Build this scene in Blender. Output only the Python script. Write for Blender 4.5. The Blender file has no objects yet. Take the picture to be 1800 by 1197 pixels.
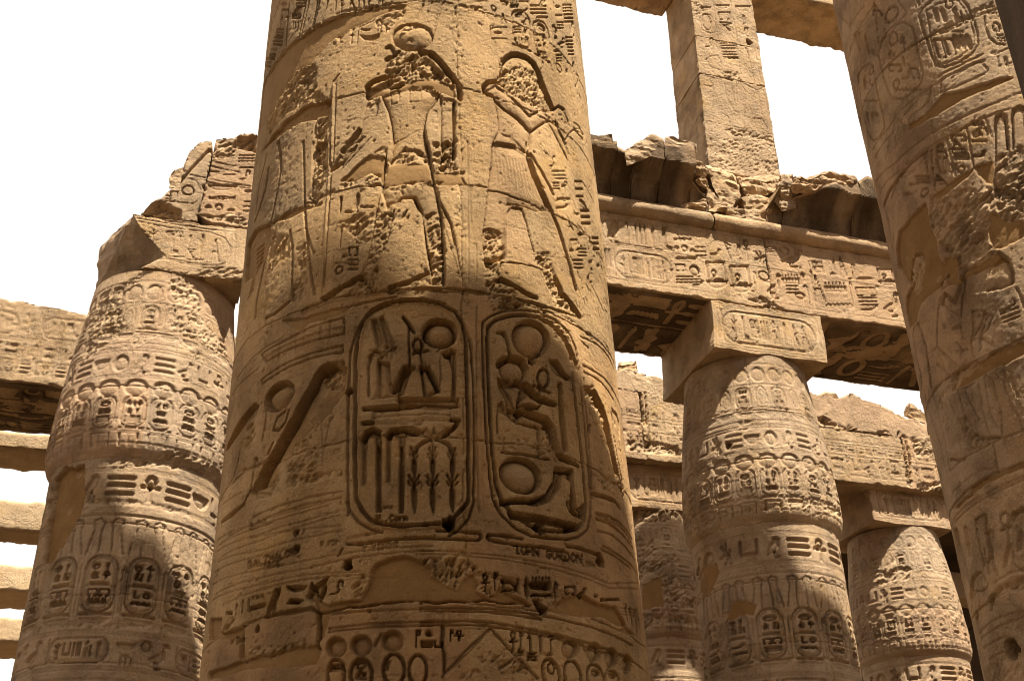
import bpy, math, random
import numpy as np
from math import sin, cos, tan, radians, degrees, sqrt, atan2, hypot, pi

# ------------------------------------------------------------------ camera, sky, sun, exposure
scene = bpy.context.scene
COL = scene.collection
CAM = np.array([0.0, 0.0, 1.6])
F_PX, PITCH, ROLL, YAW = 2055.84, radians(29.2908), radians(-1.2088), radians(17.558)   # measured from the vanishing points

def cam_axes():
    f = np.array([0, cos(PITCH), sin(PITCH)]); rt = np.array([1.0, 0, 0]); up = np.array([0, -sin(PITCH), cos(PITCH)])
    c, s = cos(ROLL), sin(ROLL)
    M = np.array([rt*c + up*s, up*c - rt*s, f])
    cy, sy = cos(YAW), sin(YAW)
    return M @ np.array([[cy, sy, 0], [-sy, cy, 0], [0, 0, 1]]).T
AX = cam_axes()

from mathutils import Matrix, Vector
cam = bpy.data.objects.new('camera', bpy.data.cameras.new('camera'))
COL.objects.link(cam)
cam.data.sensor_width = 36.0
cam.data.lens = 36.0*F_PX/1800.0
cam.data.clip_start = 0.1
cam.data.clip_end = 3000.0
cam.matrix_world = Matrix(((AX[0][0], AX[1][0], -AX[2][0], CAM[0]), (AX[0][1], AX[1][1], -AX[2][1], CAM[1]),
                           (AX[0][2], AX[1][2], -AX[2][2], CAM[2]), (0, 0, 0, 1)))
scene.camera = cam

SUN_EL, SUN_B = radians(65.0), radians(23.0)          # sun stands in front of the carved faces, a little to the right
world = bpy.data.worlds.new("World"); scene.world = world; world.use_nodes = True
wn = world.node_tree.nodes; wl = world.node_tree.links
sky = wn.new('ShaderNodeTexSky'); sky.sky_type = 'NISHITA'; sky.sun_disc = False
sky.sun_elevation = SUN_EL; sky.sun_rotation = pi - SUN_B
sky.air_density = 1.0; sky.dust_density = 6.0; sky.ozone_density = 0.6; sky.altitude = 0
hz = wn.new('ShaderNodeMixRGB'); hz.blend_type = 'MIX'; hz.inputs[0].default_value = 0.93   # dusty, colourless desert sky
hz.inputs[2].default_value = (8.7, 7.9, 7.2, 1)
wl.new(sky.outputs[0], hz.inputs[1]); wl.new(hz.outputs[0], wn['Background'].inputs[0])
wn['Background'].inputs[1].default_value = 0.05

sun = bpy.data.objects.new('sun', bpy.data.lights.new('sun', 'SUN')); COL.objects.link(sun)
sun.data.energy = 5.0; sun.data.angle = radians(0.53); sun.data.color = (1.0, 0.92, 0.78)
S_DIR = Vector((sin(SUN_B)*cos(SUN_EL), -cos(SUN_B)*cos(SUN_EL), sin(SUN_EL)))
sun.rotation_euler = S_DIR.to_track_quat('Z', 'Y').to_euler()
sun.location = (0, -20, 40)
scene.render.engine = 'CYCLES'; scene.cycles.filter_width = 0.95
scene.view_settings.view_transform = 'Standard'; scene.view_settings.look = 'None'
scene.view_settings.exposure = 1.56; scene.view_settings.gamma = 1.0; scene.view_settings.use_curve_mapping = False

# ------------------------------------------------------------------ measuring helpers (photograph pixel -> place on a surface)
def ray(x, y):
    d = (x-900)*AX[0] - (y-598.5)*AX[1] + F_PX*AX[2]
    return d/np.linalg.norm(d)
def on_y(p, Y):
    d = ray(*p); return CAM + d*((Y-CAM[1])/d[1])
def on_z(p, Z):
    d = ray(*p); return CAM + d*((Z-CAM[2])/d[2])
class Zm:                                     # coordinates read off an enlarged piece of the photograph
    def __init__(s, x0, y0, k): s.a = (x0, y0, k)
    def __call__(s, *f): return [(s.a[0]+f[i]/s.a[2], s.a[1]+f[i+1]/s.a[2]) for i in range(0, len(f), 2)]
PX = Zm(0, 0, 1.0)

# ------------------------------------------------------------------ noise
_lat = {}
def vnoise(x, y, seed=0):
    if seed not in _lat: _lat[seed] = np.random.default_rng(seed+11).random((256, 256)).astype(np.float32)
    L = _lat[seed]
    xf = np.floor(x); yf = np.floor(y)
    xi = xf.astype(np.int32) & 255; yi = yf.astype(np.int32) & 255
    fx = (x-xf).astype(np.float32); fy = (y-yf).astype(np.float32)
    fx = fx*fx*(3-2*fx); fy = fy*fy*(3-2*fy)
    x1 = (xi+1) & 255; y1 = (yi+1) & 255
    a = L[yi, xi]; b = L[yi, x1]; c = L[y1, xi]; d = L[y1, x1]
    return (a+(b-a)*fx)*(1-fy) + (c+(d-c)*fx)*fy - 0.5           # -0.5 .. 0.5
def fbm(x, y, f, octs=4, seed=0, gain=0.5):
    o = 0; a = 1.0; t = 0
    for k in range(octs):
        o = o + a*vnoise(x*f+7.3*k, y*f+3.1*k, seed+k); t += a; a *= gain; f *= 2.03
    return o*2/t
def noise3(P, f, seed=0):                     # cheap 3D noise from three planes
    x, y, z = P[:, 0]*f, P[:, 1]*f, P[:, 2]*f
    return (vnoise(x+z*.37, y+z*.71, seed)+vnoise(y*1.01+x*.41, z-x*.23, seed+1)+vnoise(z*.97-y*.33, x+y*.27, seed+2))*1.1
def fbm3(P, f, octs=3, seed=0):
    o = 0; a = 1.0
    for k in range(octs): o = o + a*noise3(P+k*3.7, f, seed+5*k); a *= .5; f *= 2.1
    return o

# ------------------------------------------------------------------ materials
def stone_material(name, base, alt, pale, rough=0.92, bump=0.5, mott=1.0, gs=1.0):
    m = bpy.data.materials.new(name); m.use_nodes = True
    N = m.node_tree.nodes; L = m.node_tree.links
    b = N['Principled BSDF']; b.inputs['Roughness'].default_value = rough
    b.inputs['Specular IOR Level'].default_value = 0.15
    geo = N.new('ShaderNodeNewGeometry'); oi = N.new('ShaderNodeObjectInfo')
    def noise(scale, detail, rgh=.6, stretch=None):
        t = N.new('ShaderNodeTexNoise'); t.inputs['Scale'].default_value = scale
        t.inputs['Detail'].default_value = detail; t.inputs['Roughness'].default_value = rgh
        if stretch:
            mp = N.new('ShaderNodeMapping'); mp.inputs['Scale'].default_value = stretch
            L.new(geo.outputs['Position'], mp.inputs['Vector']); L.new(mp.outputs[0], t.inputs['Vector'])
        else: L.new(geo.outputs['Position'], t.inputs['Vector'])
        return t.outputs['Fac']
    def ramp(src, a, bb):
        r = N.new('ShaderNodeMapRange'); r.interpolation_type = 'SMOOTHSTEP'
        r.inputs['From Min'].default_value = a; r.inputs['From Max'].default_value = bb
        L.new(src, r.inputs['Value']); return r.outputs[0]
    def mix(fac, c1, c2, bt='MIX'):
        x = N.new('ShaderNodeMixRGB'); x.blend_type = bt
        for i, c in ((0, fac), (1, c1), (2, c2)):
            if isinstance(c, (int, float)): x.inputs[i].default_value = c
            elif isinstance(c, tuple): x.inputs[i].default_value = (*c, 1)
            else: L.new(c, x.inputs[i])
        return x.outputs[0]
    def mul(a, k):
        x = N.new('ShaderNodeMath'); x.operation = 'MULTIPLY'
        L.new(a, x.inputs[0])
        if isinstance(k, (int, float)): x.inputs[1].default_value = k
        else: L.new(k, x.inputs[1])
        return x.outputs[0]
    c = mix(ramp(noise(.55, 5), .35, .65), base, alt)
    c = mix(mul(ramp(noise(2.3, 6, .7), .48, .72), .75*mott), c, pale)
    c = mix(mul(ramp(noise(1.1, 7, .72, (2.4, 2.4, .35)), .53, .7), .45*mott), c, (alt[0]*.62, alt[1]*.58, alt[2]*.5))   # run-down streaks
    c = mix(mul(ramp(noise(5.0, 8, .78), .55, .72), .5*mott), c, (alt[0]*.6, alt[1]*.56, alt[2]*.5))
    c = mix(mul(ramp(noise(1.7, 6, .7), .5, .68), .55*mott), c, (base[0]*1.06, base[1]*.96, base[2]*.66))     # ochre
    c = mix(mul(ramp(noise(2.9, 5, .7), .54, .7), .5*mott), c, (base[0]*.86, base[1]*.94, base[2]*1.08))       # grey dust
    c = mix(mul(ramp(noise(60*gs, 6, .8), .53, .7), .7), c, (alt[0]*.5, alt[1]*.46, alt[2]*.4))                       # dark grains and pits
    c = mix(mul(ramp(noise(66*gs, 5, .78), .50, .68), .7), c, (min(1, pale[0]*1.25), min(1, pale[1]*1.25), min(1, pale[2]*1.25)))
    # piece-to-piece tone
    hv = N.new('ShaderNodeHueSaturation'); L.new(c, hv.inputs['Color'])
    mr = N.new('ShaderNodeMapRange'); mr.inputs['To Min'].default_value = .87; mr.inputs['To Max'].default_value = 1.10
    L.new(oi.outputs['Random'], mr.inputs['Value']); L.new(mr.outputs[0], hv.inputs['Value'])
    c = hv.outputs[0]
    gr = N.new('ShaderNodeMath'); gr.operation = 'FRACT'; L.new(mul(oi.outputs['Random'], 7.31), gr.inputs[0])
    c = mix(mul(ramp(gr.outputs[0], .45, 1.0), .5*mott), c, (base[0]*.92, base[1]*.98, base[2]*1.12))          # some stones greyer
    gp = N.new('ShaderNodeMath'); gp.operation = 'FRACT'; L.new(mul(oi.outputs['Random'], 23.7), gp.inputs[0])
    c = mix(mul(ramp(gp.outputs[0], .6, 1.0), .45*mott), c, (base[0]*1.08, base[1]*.97, base[2]*.98))           # some pinker
    c = mix(mul(ramp(noise(.9, 8, .74), .56, .70), .55*mott), c, (alt[0]*.55, alt[1]*.5, alt[2]*.42))              # brown staining
    c = mix(mul(ramp(noise(1.3, 8, .76), .57, .68), .6*mott), c, (min(1, pale[0]*1.18), min(1, pale[1]*1.18), min(1, pale[2]*1.2)))   # rubbed pale
    at = N.new('ShaderNodeAttribute'); at.attribute_name = 'wear_shade'        # x cement infill, y fresh chipping, z painted shade (soffits, cornice, recesses) and dark streaks
    sp = N.new('ShaderNodeSeparateXYZ'); L.new(at.outputs['Vector'], sp.inputs[0])
    pl = mix(ramp(noise(3.0, 6, .7), .3, .7), (.250, .145, .056), (.19, .108, .040))
    pl = mix(mul(ramp(noise(60, 3), .5, .75), .45), pl, (.095, .055, .024))
    c = mix(sp.outputs[0], c, pl)
    ch = mix(ramp(noise(14, 5, .7), .35, .7), (pale[0]*1.1, pale[1]*1.08, pale[2]*1.05), (base[0]*.8, base[1]*.78, base[2]*.72))
    c = mix(mul(sp.outputs[1], .8), c, ch)
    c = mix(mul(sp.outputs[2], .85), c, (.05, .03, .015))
    L.new(c, b.inputs['Base Color'])
    # relief finer than the modelled mesh: grain, pits
    h1 = noise(85*gs, 6, .75); h2 = noise(24*gs, 5, .65)
    ad = N.new('ShaderNodeMath'); ad.operation = 'MULTIPLY_ADD'; L.new(h2, ad.inputs[0]); ad.inputs[1].default_value = 1.6; L.new(h1, ad.inputs[2])
    ip = N.new('ShaderNodeMath'); ip.operation = 'MULTIPLY_ADD'; L.new(sp.outputs[0], ip.inputs[0]); ip.inputs[1].default_value = -.65*bump; ip.inputs[2].default_value = bump
    bp = N.new('ShaderNodeBump'); bp.inputs['Distance'].default_value = .034/gs
    mm = N.new('ShaderNodeMath'); mm.operation = 'MULTIPLY_ADD'; L.new(ramp(noise(1.9, 4, .6), .3, .7), mm.inputs[0]); mm.inputs[1].default_value = .75; mm.inputs[2].default_value = .25
    L.new(mul(ip.outputs[0], mm.outputs[0]), bp.inputs['Strength']); L.new(ad.outputs[0], bp.inputs['Height']); L.new(bp.outputs[0], b.inputs['Normal'])
    return m
STONE = stone_material('sandstone', (0.332, 0.212, 0.099), (0.262, 0.160, 0.068), (0.400, 0.274, 0.140), bump=1.0)
STONE_BUD = stone_material('sandstone_pinkish', (0.347, 0.243, 0.148), (0.284, 0.190, 0.108), (0.414, 0.308, 0.200), bump=.9, gs=.55)
STONE_WALL = stone_material('sandstone_weathered', (0.370, 0.256, 0.148), (0.314, 0.208, 0.114), (0.437, 0.320, 0.202), bump=1.0, gs=.5)
STONE_SHADE = stone_material('sandstone_shade_dark', (.075, .046, .025), (.06, .036, .019), (.10, .066, .038), bump=.7)  # darkened sandstone copy, shade of near column and far aisle put in colour
STONE_FAR = stone_material('sandstone_far', (0.370, 0.269, 0.162), (0.325, 0.230, 0.134), (0.426, 0.319, 0.202), bump=.6, gs=.3, mott=.6)
SAND = stone_material('sand_floor', (.105, .072, .040), (.085, .057, .030), (.13, .092, .054), bump=.6)

# ------------------------------------------------------------------ objects
def thing(name, label, cat, loc=(0, 0, 0), group=None):
    o = bpy.data.objects.new(name, None); COL.objects.link(o); o.location = loc
    o.empty_display_size = .3
    o['label'] = label; o['category'] = cat; o['kind'] = 'thing'
    if group: o['group'] = group
    return o
def link_mesh(name, V, quads, mat, parent=None, tris=None, wear_shade=None, smooth=True, label=None):
    q = parent
    while q is not None: V = V - np.array(q.location); q = q.parent
    me = bpy.data.meshes.new(name)
    nq = len(quads); nt = 0 if tris is None else len(tris)
    me.vertices.add(len(V)); me.vertices.foreach_set('co', np.ascontiguousarray(V, dtype=np.float32).ravel())
    idx = np.asarray(quads, dtype=np.int32).ravel()
    if nt: idx = np.concatenate([idx, np.asarray(tris, dtype=np.int32).ravel()])
    me.loops.add(len(idx)); me.loops.foreach_set('vertex_index', idx)
    me.polygons.add(nq+nt)
    st = np.concatenate([np.arange(nq)*4, nq*4+np.arange(nt)*3]).astype(np.int32)
    me.polygons.foreach_set('loop_start', st)
    me.polygons.foreach_set('use_smooth', np.full(nq+nt, smooth, dtype=bool))
    if wear_shade is not None:
        a = me.attributes.new('wear_shade', 'FLOAT_VECTOR', 'POINT'); a.data.foreach_set('vector', np.ascontiguousarray(wear_shade, dtype=np.float32).ravel())
    me.update(calc_edges=True); me.validate()
    me.materials.append(mat)
    o = bpy.data.objects.new(name, me); COL.objects.link(o)
    if parent is not None: o.parent = parent
    if label: o['label'] = label
    return o

# ------------------------------------------------------------------ carving: a height map on a surface, cut by strokes, sinkings and breaks
class Surf:
    def __init__(s, u, v, inv, seed=0):
        s.u = u; s.v = v; s.inv = inv; s.seed = seed
        s.U, s.V = np.meshgrid(u, v)
        s.H = np.zeros_like(s.U); s.W = np.zeros(s.U.shape+(3,)); s.F = np.zeros((len(v)-1, len(u)-1), np.int32)
        s.names = {}
        s.du = (u[-1]-u[0])/(len(u)-1); s.dv = (v[-1]-v[0])/(len(v)-1); s.p = max(s.du, s.dv)
    def pts(s, px): return np.array([s.inv(x, y) for x, y in px])
    def win(s, P, m):
        a, b = P.min(0)-m, P.max(0)+m
        i0, i1 = np.searchsorted(s.v, [a[1], b[1]]); j0, j1 = np.searchsorted(s.u, [a[0], b[0]])
        if i1 <= i0 or j1 <= j0: return None
        return slice(i0, i1), slice(j0, j1)
    def coords(s, w, rag=0, f=9.0):
        U, V = s.U[w], s.V[w]
        if rag:
            return U+rag*2*fbm(U, V, f, 3, s.seed+31), V+rag*2*fbm(U, V, f, 3, s.seed+57)
        return U, V
    @staticmethod
    def dist(U, V, P, closed=False):
        D = np.full(U.shape, 1e9)
        n = len(P)
        for k in range(n if closed else n-1):
            a = P[k]; b = P[(k+1) % n]; e = b-a; l2 = max(e@e, 1e-12)
            x = U-a[0]; y = V-a[1]
            t = np.clip((x*e[0]+y*e[1])/l2, 0, 1)
            D = np.minimum(D, (x-t*e[0])**2+(y-t*e[1])**2)
        return np.sqrt(D)
    @staticmethod
    def inside(U, V, P):
        r = np.zeros(U.shape, bool); n = len(P)
        for k in range(n):
            a = P[k]; b = P[(k+1) % n]
            if a[1] == b[1]: continue
            c = (a[1] > V) != (b[1] > V)
            r ^= c & (U < (b[0]-a[0])*(V-a[1])/(b[1]-a[1])+a[0])
        return r
    # all of these take points ON the surface (metres); the p* versions take photograph pixels
    def groove(s, P, w=.012, d=.012, rag=0, closed=False, dark=0):
        P = np.asarray(P, float); w = max(w, s.p*.62)
        if s.seed == 1: d *= 1.35*(1.45 if d > .011 and P[:, 1].mean() < 6.5 else 1)
        ww = s.win(P, w+rag*2+.01)
        if ww is None: return
        U, V = s.coords(ww, rag, 12.)
        t = s.dist(U, V, P, closed)/w
        k = np.clip(2.1*(1-t*t), 0, 1)
        s.H[ww] -= d*k
        if dark: s.W[ww][..., 2] = np.maximum(s.W[ww][..., 2], dark*k)
    def ridge(s, P, w, d): s.groove(P, w, -d)
    def sink(s, P, d=.03, d2=None, k=.04, rag=0, edge=None, dome=False, plaster=0, chip=0, dark=0, mask=None):
        P = np.asarray(P, float)
        if s.seed == 1 and P[:, 1].mean() < 6.5 and .018 < d < .13: d *= 1.5; d2 = d2*1.25 if d2 and d2 > .012 else d2
        ww = s.win(P, rag*2+.02)
        if ww is None: return
        U, V = s.coords(ww, rag)
        ins = s.inside(U, V, P); D = s.dist(U, V, P, True)
        e = edge or s.p*1.1
        sd = np.where(ins, D, -D)
        g = np.clip(sd/e+.5, 0, 1)
        if dome:
            t = np.clip(D/max(D[ins].max() if ins.any() else 1, 1e-6), 0, 1); dep = d2+(d-d2)*(1-np.sqrt(np.clip(1-(1-t)**2, 0, 1)))
        elif d2 is None: dep = d
        else: dep = d2+(d-d2)*np.exp(-np.clip(D, 0, None)/k)
        s.H[ww] -= g*dep
        for i, q in enumerate((plaster, chip, dark)):
            if q: s.W[ww][..., i] = np.maximum(s.W[ww][..., i], g*q)
        if plaster:
            s.W[ww][..., 1] *= 1-g
        return ww, g
    def plaster(s, P, d=.02, rag=.02):
        """smooth cement infill: wipes out whatever carving is under it and lies a little back from the face"""
        P = np.asarray(P, float); ww = s.win(P, rag*2+.05)
        if ww is None: return
        U, V = s.coords(ww, rag)
        ins = s.inside(U, V, P); D = s.dist(U, V, P, True); sd = np.where(ins, D, -D)
        g = np.clip(sd/(s.p*1.2)+.5, 0, 1)
        low = .012*fbm(U, V, 1.5, 3, s.seed+77)+.0015*fbm(U, V, 30, 2, s.seed+79)
        lip = -.008*np.exp(-np.clip(D, 0, 1)/.02)
        s.H[ww] = s.H[ww]*(1-g)+g*(-d+low+lip)
        s.W[ww][..., 0] = np.maximum(s.W[ww][..., 0], g); s.W[ww][..., 1] *= 1-g
        return P
    def rough(s, P, d=.02, amp=.02, f=14., rag=.02, chip=.8, dirn=0, flat=False):
        """broken or pecked stone"""
        P = np.asarray(P, float); ww = s.win(P, rag*2+.05)
        if ww is None: return
        U, V = s.coords(ww, rag)
        ins = s.inside(U, V, P); D = s.dist(U, V, P, True); sd = np.where(ins, D, -D)
        g = np.clip(sd/(s.p*2.2)+.5, 0, 1)
        u, v = s.U[ww], s.V[ww]
        c, q = cos(dirn), sin(dirn); a = u*c+v*q; b = (-u*q+v*c)*1.8
        n = fbm(a, b, f*.55, 3, s.seed+90, .6)
        q = .62; a2 = u*cos(dirn+q)+v*sin(dirn+q); b2 = -u*sin(dirn+q)+v*cos(dirn+q)
        pk = fbm(a2*.55, b2*1.5, f*1.5, 3, s.seed+97, .75); pk = np.where(pk > 0, pk*.6, pk*1.5)
        h = -d+amp*(n*.9+pk*1.5)
        if flat: s.H[ww] = s.H[ww]*(1-g)+g*h
        else: s.H[ww] += g*h
        s.W[ww][..., 1] = np.maximum(s.W[ww][..., 1], g*chip)
    def disc(s, c, r, d=.045, d2=.0, k=None, n=28, **kw):
        rx, ry = (r, r) if np.isscalar(r) else r
        t = np.linspace(0, 2*pi, n, endpoint=False)
        P = np.stack([c[0]+rx*np.cos(t), c[1]+ry*np.sin(t)], 1)
        s.sink(P, d, d2, k or min(rx, ry)*.42, **kw)
        return P
    def ring(s, c, r, w=.01, d=.012, n=26):
        rx, ry = (r, r) if np.isscalar(r) else r
        t = np.linspace(0, 2*pi, n, endpoint=False)
        s.groove(np.stack([c[0]+rx*np.cos(t), c[1]+ry*np.sin(t)], 1), w, d, closed=True)
    def hole(s, c, r, d=.12):
        t = np.linspace(0, 2*pi, 9, endpoint=False)
        rr = r*(1+.25*np.sin(t*3+c[0]*9)); P = np.stack([c[0]+rr*np.cos(t), c[1]+rr*1.15*np.sin(t)], 1)
        s.sink(P, d, edge=s.p*1.5, dark=.6)  # dark paints the depth shade of the hole into its colour
    def pgroove(s, px, *a, **k): s.groove(s.pts(px), *a, **k)
    def psink(s, px, *a, **k): return s.sink(s.pts(px), *a, **k)
    def pplaster(s, px, *a, **k): return s.plaster(s.pts(px), *a, **k)
    def prough(s, px, *a, **k): s.rough(s.pts(px), *a, **k)
    def pdisc(s, px, rpx, *a, **k):
        rx, ry = (rpx, rpx) if np.isscalar(rpx) else rpx
        t = np.linspace(0, 2*pi, 28, endpoint=False)
        s.sink(s.pts([(px[0]+rx*cos(q), px[1]+ry*sin(q)) for q in t]), *a, **k)
    def pring(s, px, rpx, *a, **k):
        rx, ry = (rpx, rpx) if np.isscalar(rpx) else rpx
        t = np.linspace(0, 2*pi, 28, endpoint=False)
        s.groove(s.pts([(px[0]+rx*cos(q), px[1]+ry*sin(q)) for q in t]), *a, closed=True, **k)
    def phole(s, px, rpx, d=.12):
        a = s.inv(*px); b = s.inv(px[0]+rpx, px[1]); s.hole(np.array(a), abs(b[0]-a[0]), d)
    def mark(s, P, label, rag=0):
        """give the faces inside this outline to a part of their own"""
        P = np.asarray(P, float); ww = s.win(P, rag*2+.02)
        if ww is None: return
        U, V = s.coords(ww, rag)
        ins = s.inside(U, V, P)
        f = ins[:-1, :-1]
        a, b = ww
        s.F[a.start:a.start+f.shape[0], b.start:b.start+f.shape[1]][f] = label
    def grain(s, amp=.002, f=26., low=.008):
        n = fbm(s.U, s.V, f, 3, s.seed+3, .6)*amp + fbm(s.U, s.V, 1.3, 4, s.seed+8)*low
        pit = fbm(s.U, s.V, 31., 2, s.seed+13); n = n-np.clip(pit-.5, 0, 1)*.04
        s.H += n*(1-.8*s.W[..., 0])
    def chips(s, n, size=(.02, .07), d=.012, rng=None, chip=.7):
        rng = rng or random.Random(s.seed)
        for _ in range(n):
            c = (rng.uniform(s.u[0], s.u[-1]), rng.uniform(s.v[0], s.v[-1])); r = rng.uniform(*size)
            t = np.linspace(0, 2*pi, 9, endpoint=False)
            k = [rng.uniform(.5, 1.2) for _ in t]
            P = np.array([(c[0]+r*q*cos(a), c[1]+r*.7*q*sin(a)) for a, q in zip(t, k)])
            s.rough(P, d*rng.uniform(.4, 1), d*.8, 22., .006, chip)

# ------------------------------------------------------------------ sign list (unit box, x to the right, y up): l stroke, p sunk outline, c ring, d disc
def arc(cx, cy, rx, ry, a0, a1, n=10):
    return [(cx+rx*cos(radians(a0+(a1-a0)*k/n)), cy+ry*sin(radians(a0+(a1-a0)*k/n))) for k in range(n+1)]
SIGN = {
 'ankh': [('c', .5, .77, .17, .2), ('l', [(.5, .57), (.5, 0)]), ('l', [(.15, .5), (.85, .5)])],
 'reed': [('l', [(.5, 0), (.5, .5)]), ('p', [(.42, .42), (.32, .75), (.5, 1), (.68, .9), (.6, .42)])],
 'water': [('l', [(k/12, .5+(.14 if k % 2 else -.14)) for k in range(13)])],
 'mouth': [('p', arc(.5, .35, .5, .3, 20, 160)+arc(.5, .65, .5, .3, 200, 340))],
 'loaf': [('p', arc(.5, .25, .38, .5, 0, 180))],
 'basket': [('p', arc(.5, .75, .5, .55, 180, 360))],
 'bar': [('p', [(0, .4), (1, .4), (1, .6), (0, .6)])],
 'bars': [('l', [(0, .15), (1, .15)]), ('l', [(0, .5), (1, .5)]), ('l', [(0, .85), (1, .85)])],
 'strokes': [('l', [(.15, .1), (.15, .9)]), ('l', [(.5, .1), (.5, .9)]), ('l', [(.85, .1), (.85, .9)])],
 'duck': [('p', [(0, .3), (.25, .18), (.55, .2), (.75, .38), (.78, .6), (.74, .78), (.98, .84), (.8, .97), (.66, .92), (.62, .7), (.58, .55), (.35, .5)]), ('l', [(.5, .2), (.5, 0), (.62, 0)]), ('l', [(.38, .2), (.38, 0), (.5, 0)])],
 'owl': [('p', [(.1, .1), (.3, .15), (.55, .25), (.75, .5), (.8, .85), (.65, 1), (.45, .95), (.4, .75), (.2, .4)]), ('l', [(.5, .25), (.5, 0), (.65, 0)])],
 'seated': [('p', [(.2, 0), (.85, 0), (.9, .12), (.75, .35), (.62, .4), (.6, .6), (.62, .78), (.5, .95), (.35, .9), (.36, .72), (.22, .6), (.15, .3)]), ('l', [(.6, .55), (.85, .6)])],
 'god': [('p', [(.2, 0), (.8, 0), (.85, .3), (.62, .38), (.58, .58), (.45, .62), (.25, .55), (.15, .25)]), ('d', .45, .82, .2, .18), ('l', [(.9, 0), (.9, .75)])],
 'sedge': [('l', [(.5, 0), (.5, .95)]), ('l', [(.5, .6), (.15, .8)]), ('l', [(.5, .6), (.85, .8)]), ('l', [(.5, .3), (.2, .45)]), ('l', [(.35, 0), (.65, 0)])],
 'bee': [('p', [(.1, .3), (.5, .25), (.7, .4), (.85, .6), (.7, .72), (.45, .5), (.15, .45)]), ('l', [(.45, .5), (.25, .95)]), ('l', [(.55, .5), (.5, 1)]), ('l', [(.5, .25), (.4, 0)]), ('l', [(.65, .3), (.7, 0)])],
 'mn': [('p', [(0, .15), (1, .15), (1, .6), (0, .6)])]+[('l', [(x, .6), (x, .9)]) for x in (.08, .25, .42, .59, .76, .92)],
 'was': [('l', [(.5, 0), (.5, .85), (.25, .98), (.15, .85)]), ('l', [(.5, 0), (.4, -.02)])],
 'djed': [('l', [(.5, 0), (.5, 1)]), ('l', [(.25, .95), (.75, .95)]), ('l', [(.25, .8), (.75, .8)]), ('l', [(.25, .65), (.75, .65)])],
 'house': [('l', [(.3, .1), (.05, .1), (.05, .85), (.95, .85), (.95, .1), (.7, .1)])],
 'flag': [('l', [(.3, 0), (.3, 1), (.75, .95), (.72, .75), (.3, .72)])],
 'viper': [('p', [(0, .3), (.5, .3), (.8, .4), (.85, .65), (1, .7), (.85, .82), (.7, .75), (.68, .52), (.4, .45), (0, .42)])],
 'cobra': [('l', [(0, .1), (.4, .1), (.55, .3), (.45, .6), (.6, .9), (.8, .85), (.8, .6)])],
 'eye': [('l', arc(.5, .3, .5, .35, 20, 160)), ('l', arc(.5, .75, .5, .35, 200, 340)), ('d', .5, .52, .13, .15)],
 'sun': [('d', .5, .5, .42, .42)],
 'ringsun': [('c', .5, .5, .4, .4)],
 'arms': [('l', [(.1, .9), (.1, .25), (.9, .25), (.9, .9)])],
 'scarab': [('p', arc(.5, .42, .3, .38, 0, 350)), ('l', [(.2, .6), (.0, .9)]), ('l', [(.8, .6), (1, .9)]), ('l', [(.2, .3), (.05, .05)]), ('l', [(.8, .3), (.95, .05)]), ('d', .5, .9, .12, .1)],
 'feather': [('p', [(.4, 0), (.55, 0), (.6, .6), (.75, .9), (.5, 1), (.3, .8), (.35, .4)])],
 'leg': [('p', [(.3, 1), (.5, 1), (.5, .2), (.9, .15), (.9, 0), (.3, 0)])],
 'hoe': [('l', [(.1, .9), (.75, .1)]), ('l', [(.1, .9), (.9, .75)]), ('l', [(.35, .6), (.75, .65)])],
 'stool': [('p', [(.15, .2), (.85, .2), (.85, .8), (.15, .8)])],
 'twoleg': [('l', [(.1, 0), (.4, .95)]), ('l', [(.4, .95), (.9, 0)]), ('l', [(.25, .45), (.65, .45)])],
 'plumes': [('p', [(.1, 0), (.35, 0), (.42, .9), (.3, 1), (.12, .9)]), ('p', [(.6, 0), (.85, 0), (.9, .9), (.75, 1), (.58, .9)])],
 'pots': [('p', arc(.2, .4, .17, .35, 0, 350)), ('p', arc(.52, .4, .14, .35, 0, 350)), ('p', arc(.83, .4, .14, .35, 0, 350))],
 'bolt': [('l', [(0, .5), (1, .5)]), ('l', [(.4, .3), (.4, .7)]), ('l', [(.6, .3), (.6, .7)])],
 'crook': [('l', [(.45, 0), (.45, .75), (.6, .95), (.8, .85), (.78, .65)])],
 'boxneb': [('l', [(.1, .3), (.1, 1), (.9, 1), (.9, .3)]), ('p', arc(.5, .32, .5, .32, 180, 360)), ('d', .4, .6, .12, .12), ('l', [(.4, .5), (.3, .34), (.75, .34)])],
}
def sign(S, name, c, w, h, lw=.06, d=.014, flip=False, skew=0):
    """cut one sign with its box centred at c (metres on the surface)"""
    q = max(min(w, h)*lw, S.p*.62)
    if S.seed in (1, 2): d *= 1.5
    def T(P):
        P = np.asarray(P, float); x = P[:, 0]-.5
        if flip: x = -x
        y = P[:, 1]-.5
        return np.stack([c[0]+x*w, c[1]+y*h+skew*x*w], 1)
    for e in SIGN[name]:
        if e[0] == 'l': S.groove(T(e[1]), q, d)
        elif e[0] == 'p': S.sink(T(e[1]), d*1.15, d*.45, min(w, h)*.16)
        elif e[0] == 'c':
            a = T([(e[1], e[2])])[0]; S.ring(a, (e[3]*w, e[4]*h), q, d)
        elif e[0] == 'd':
            a = T([(e[1], e[2])])[0]; S.disc(a, (e[3]*w, e[4]*h), d*1.5, d*.1, n=20)
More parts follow.
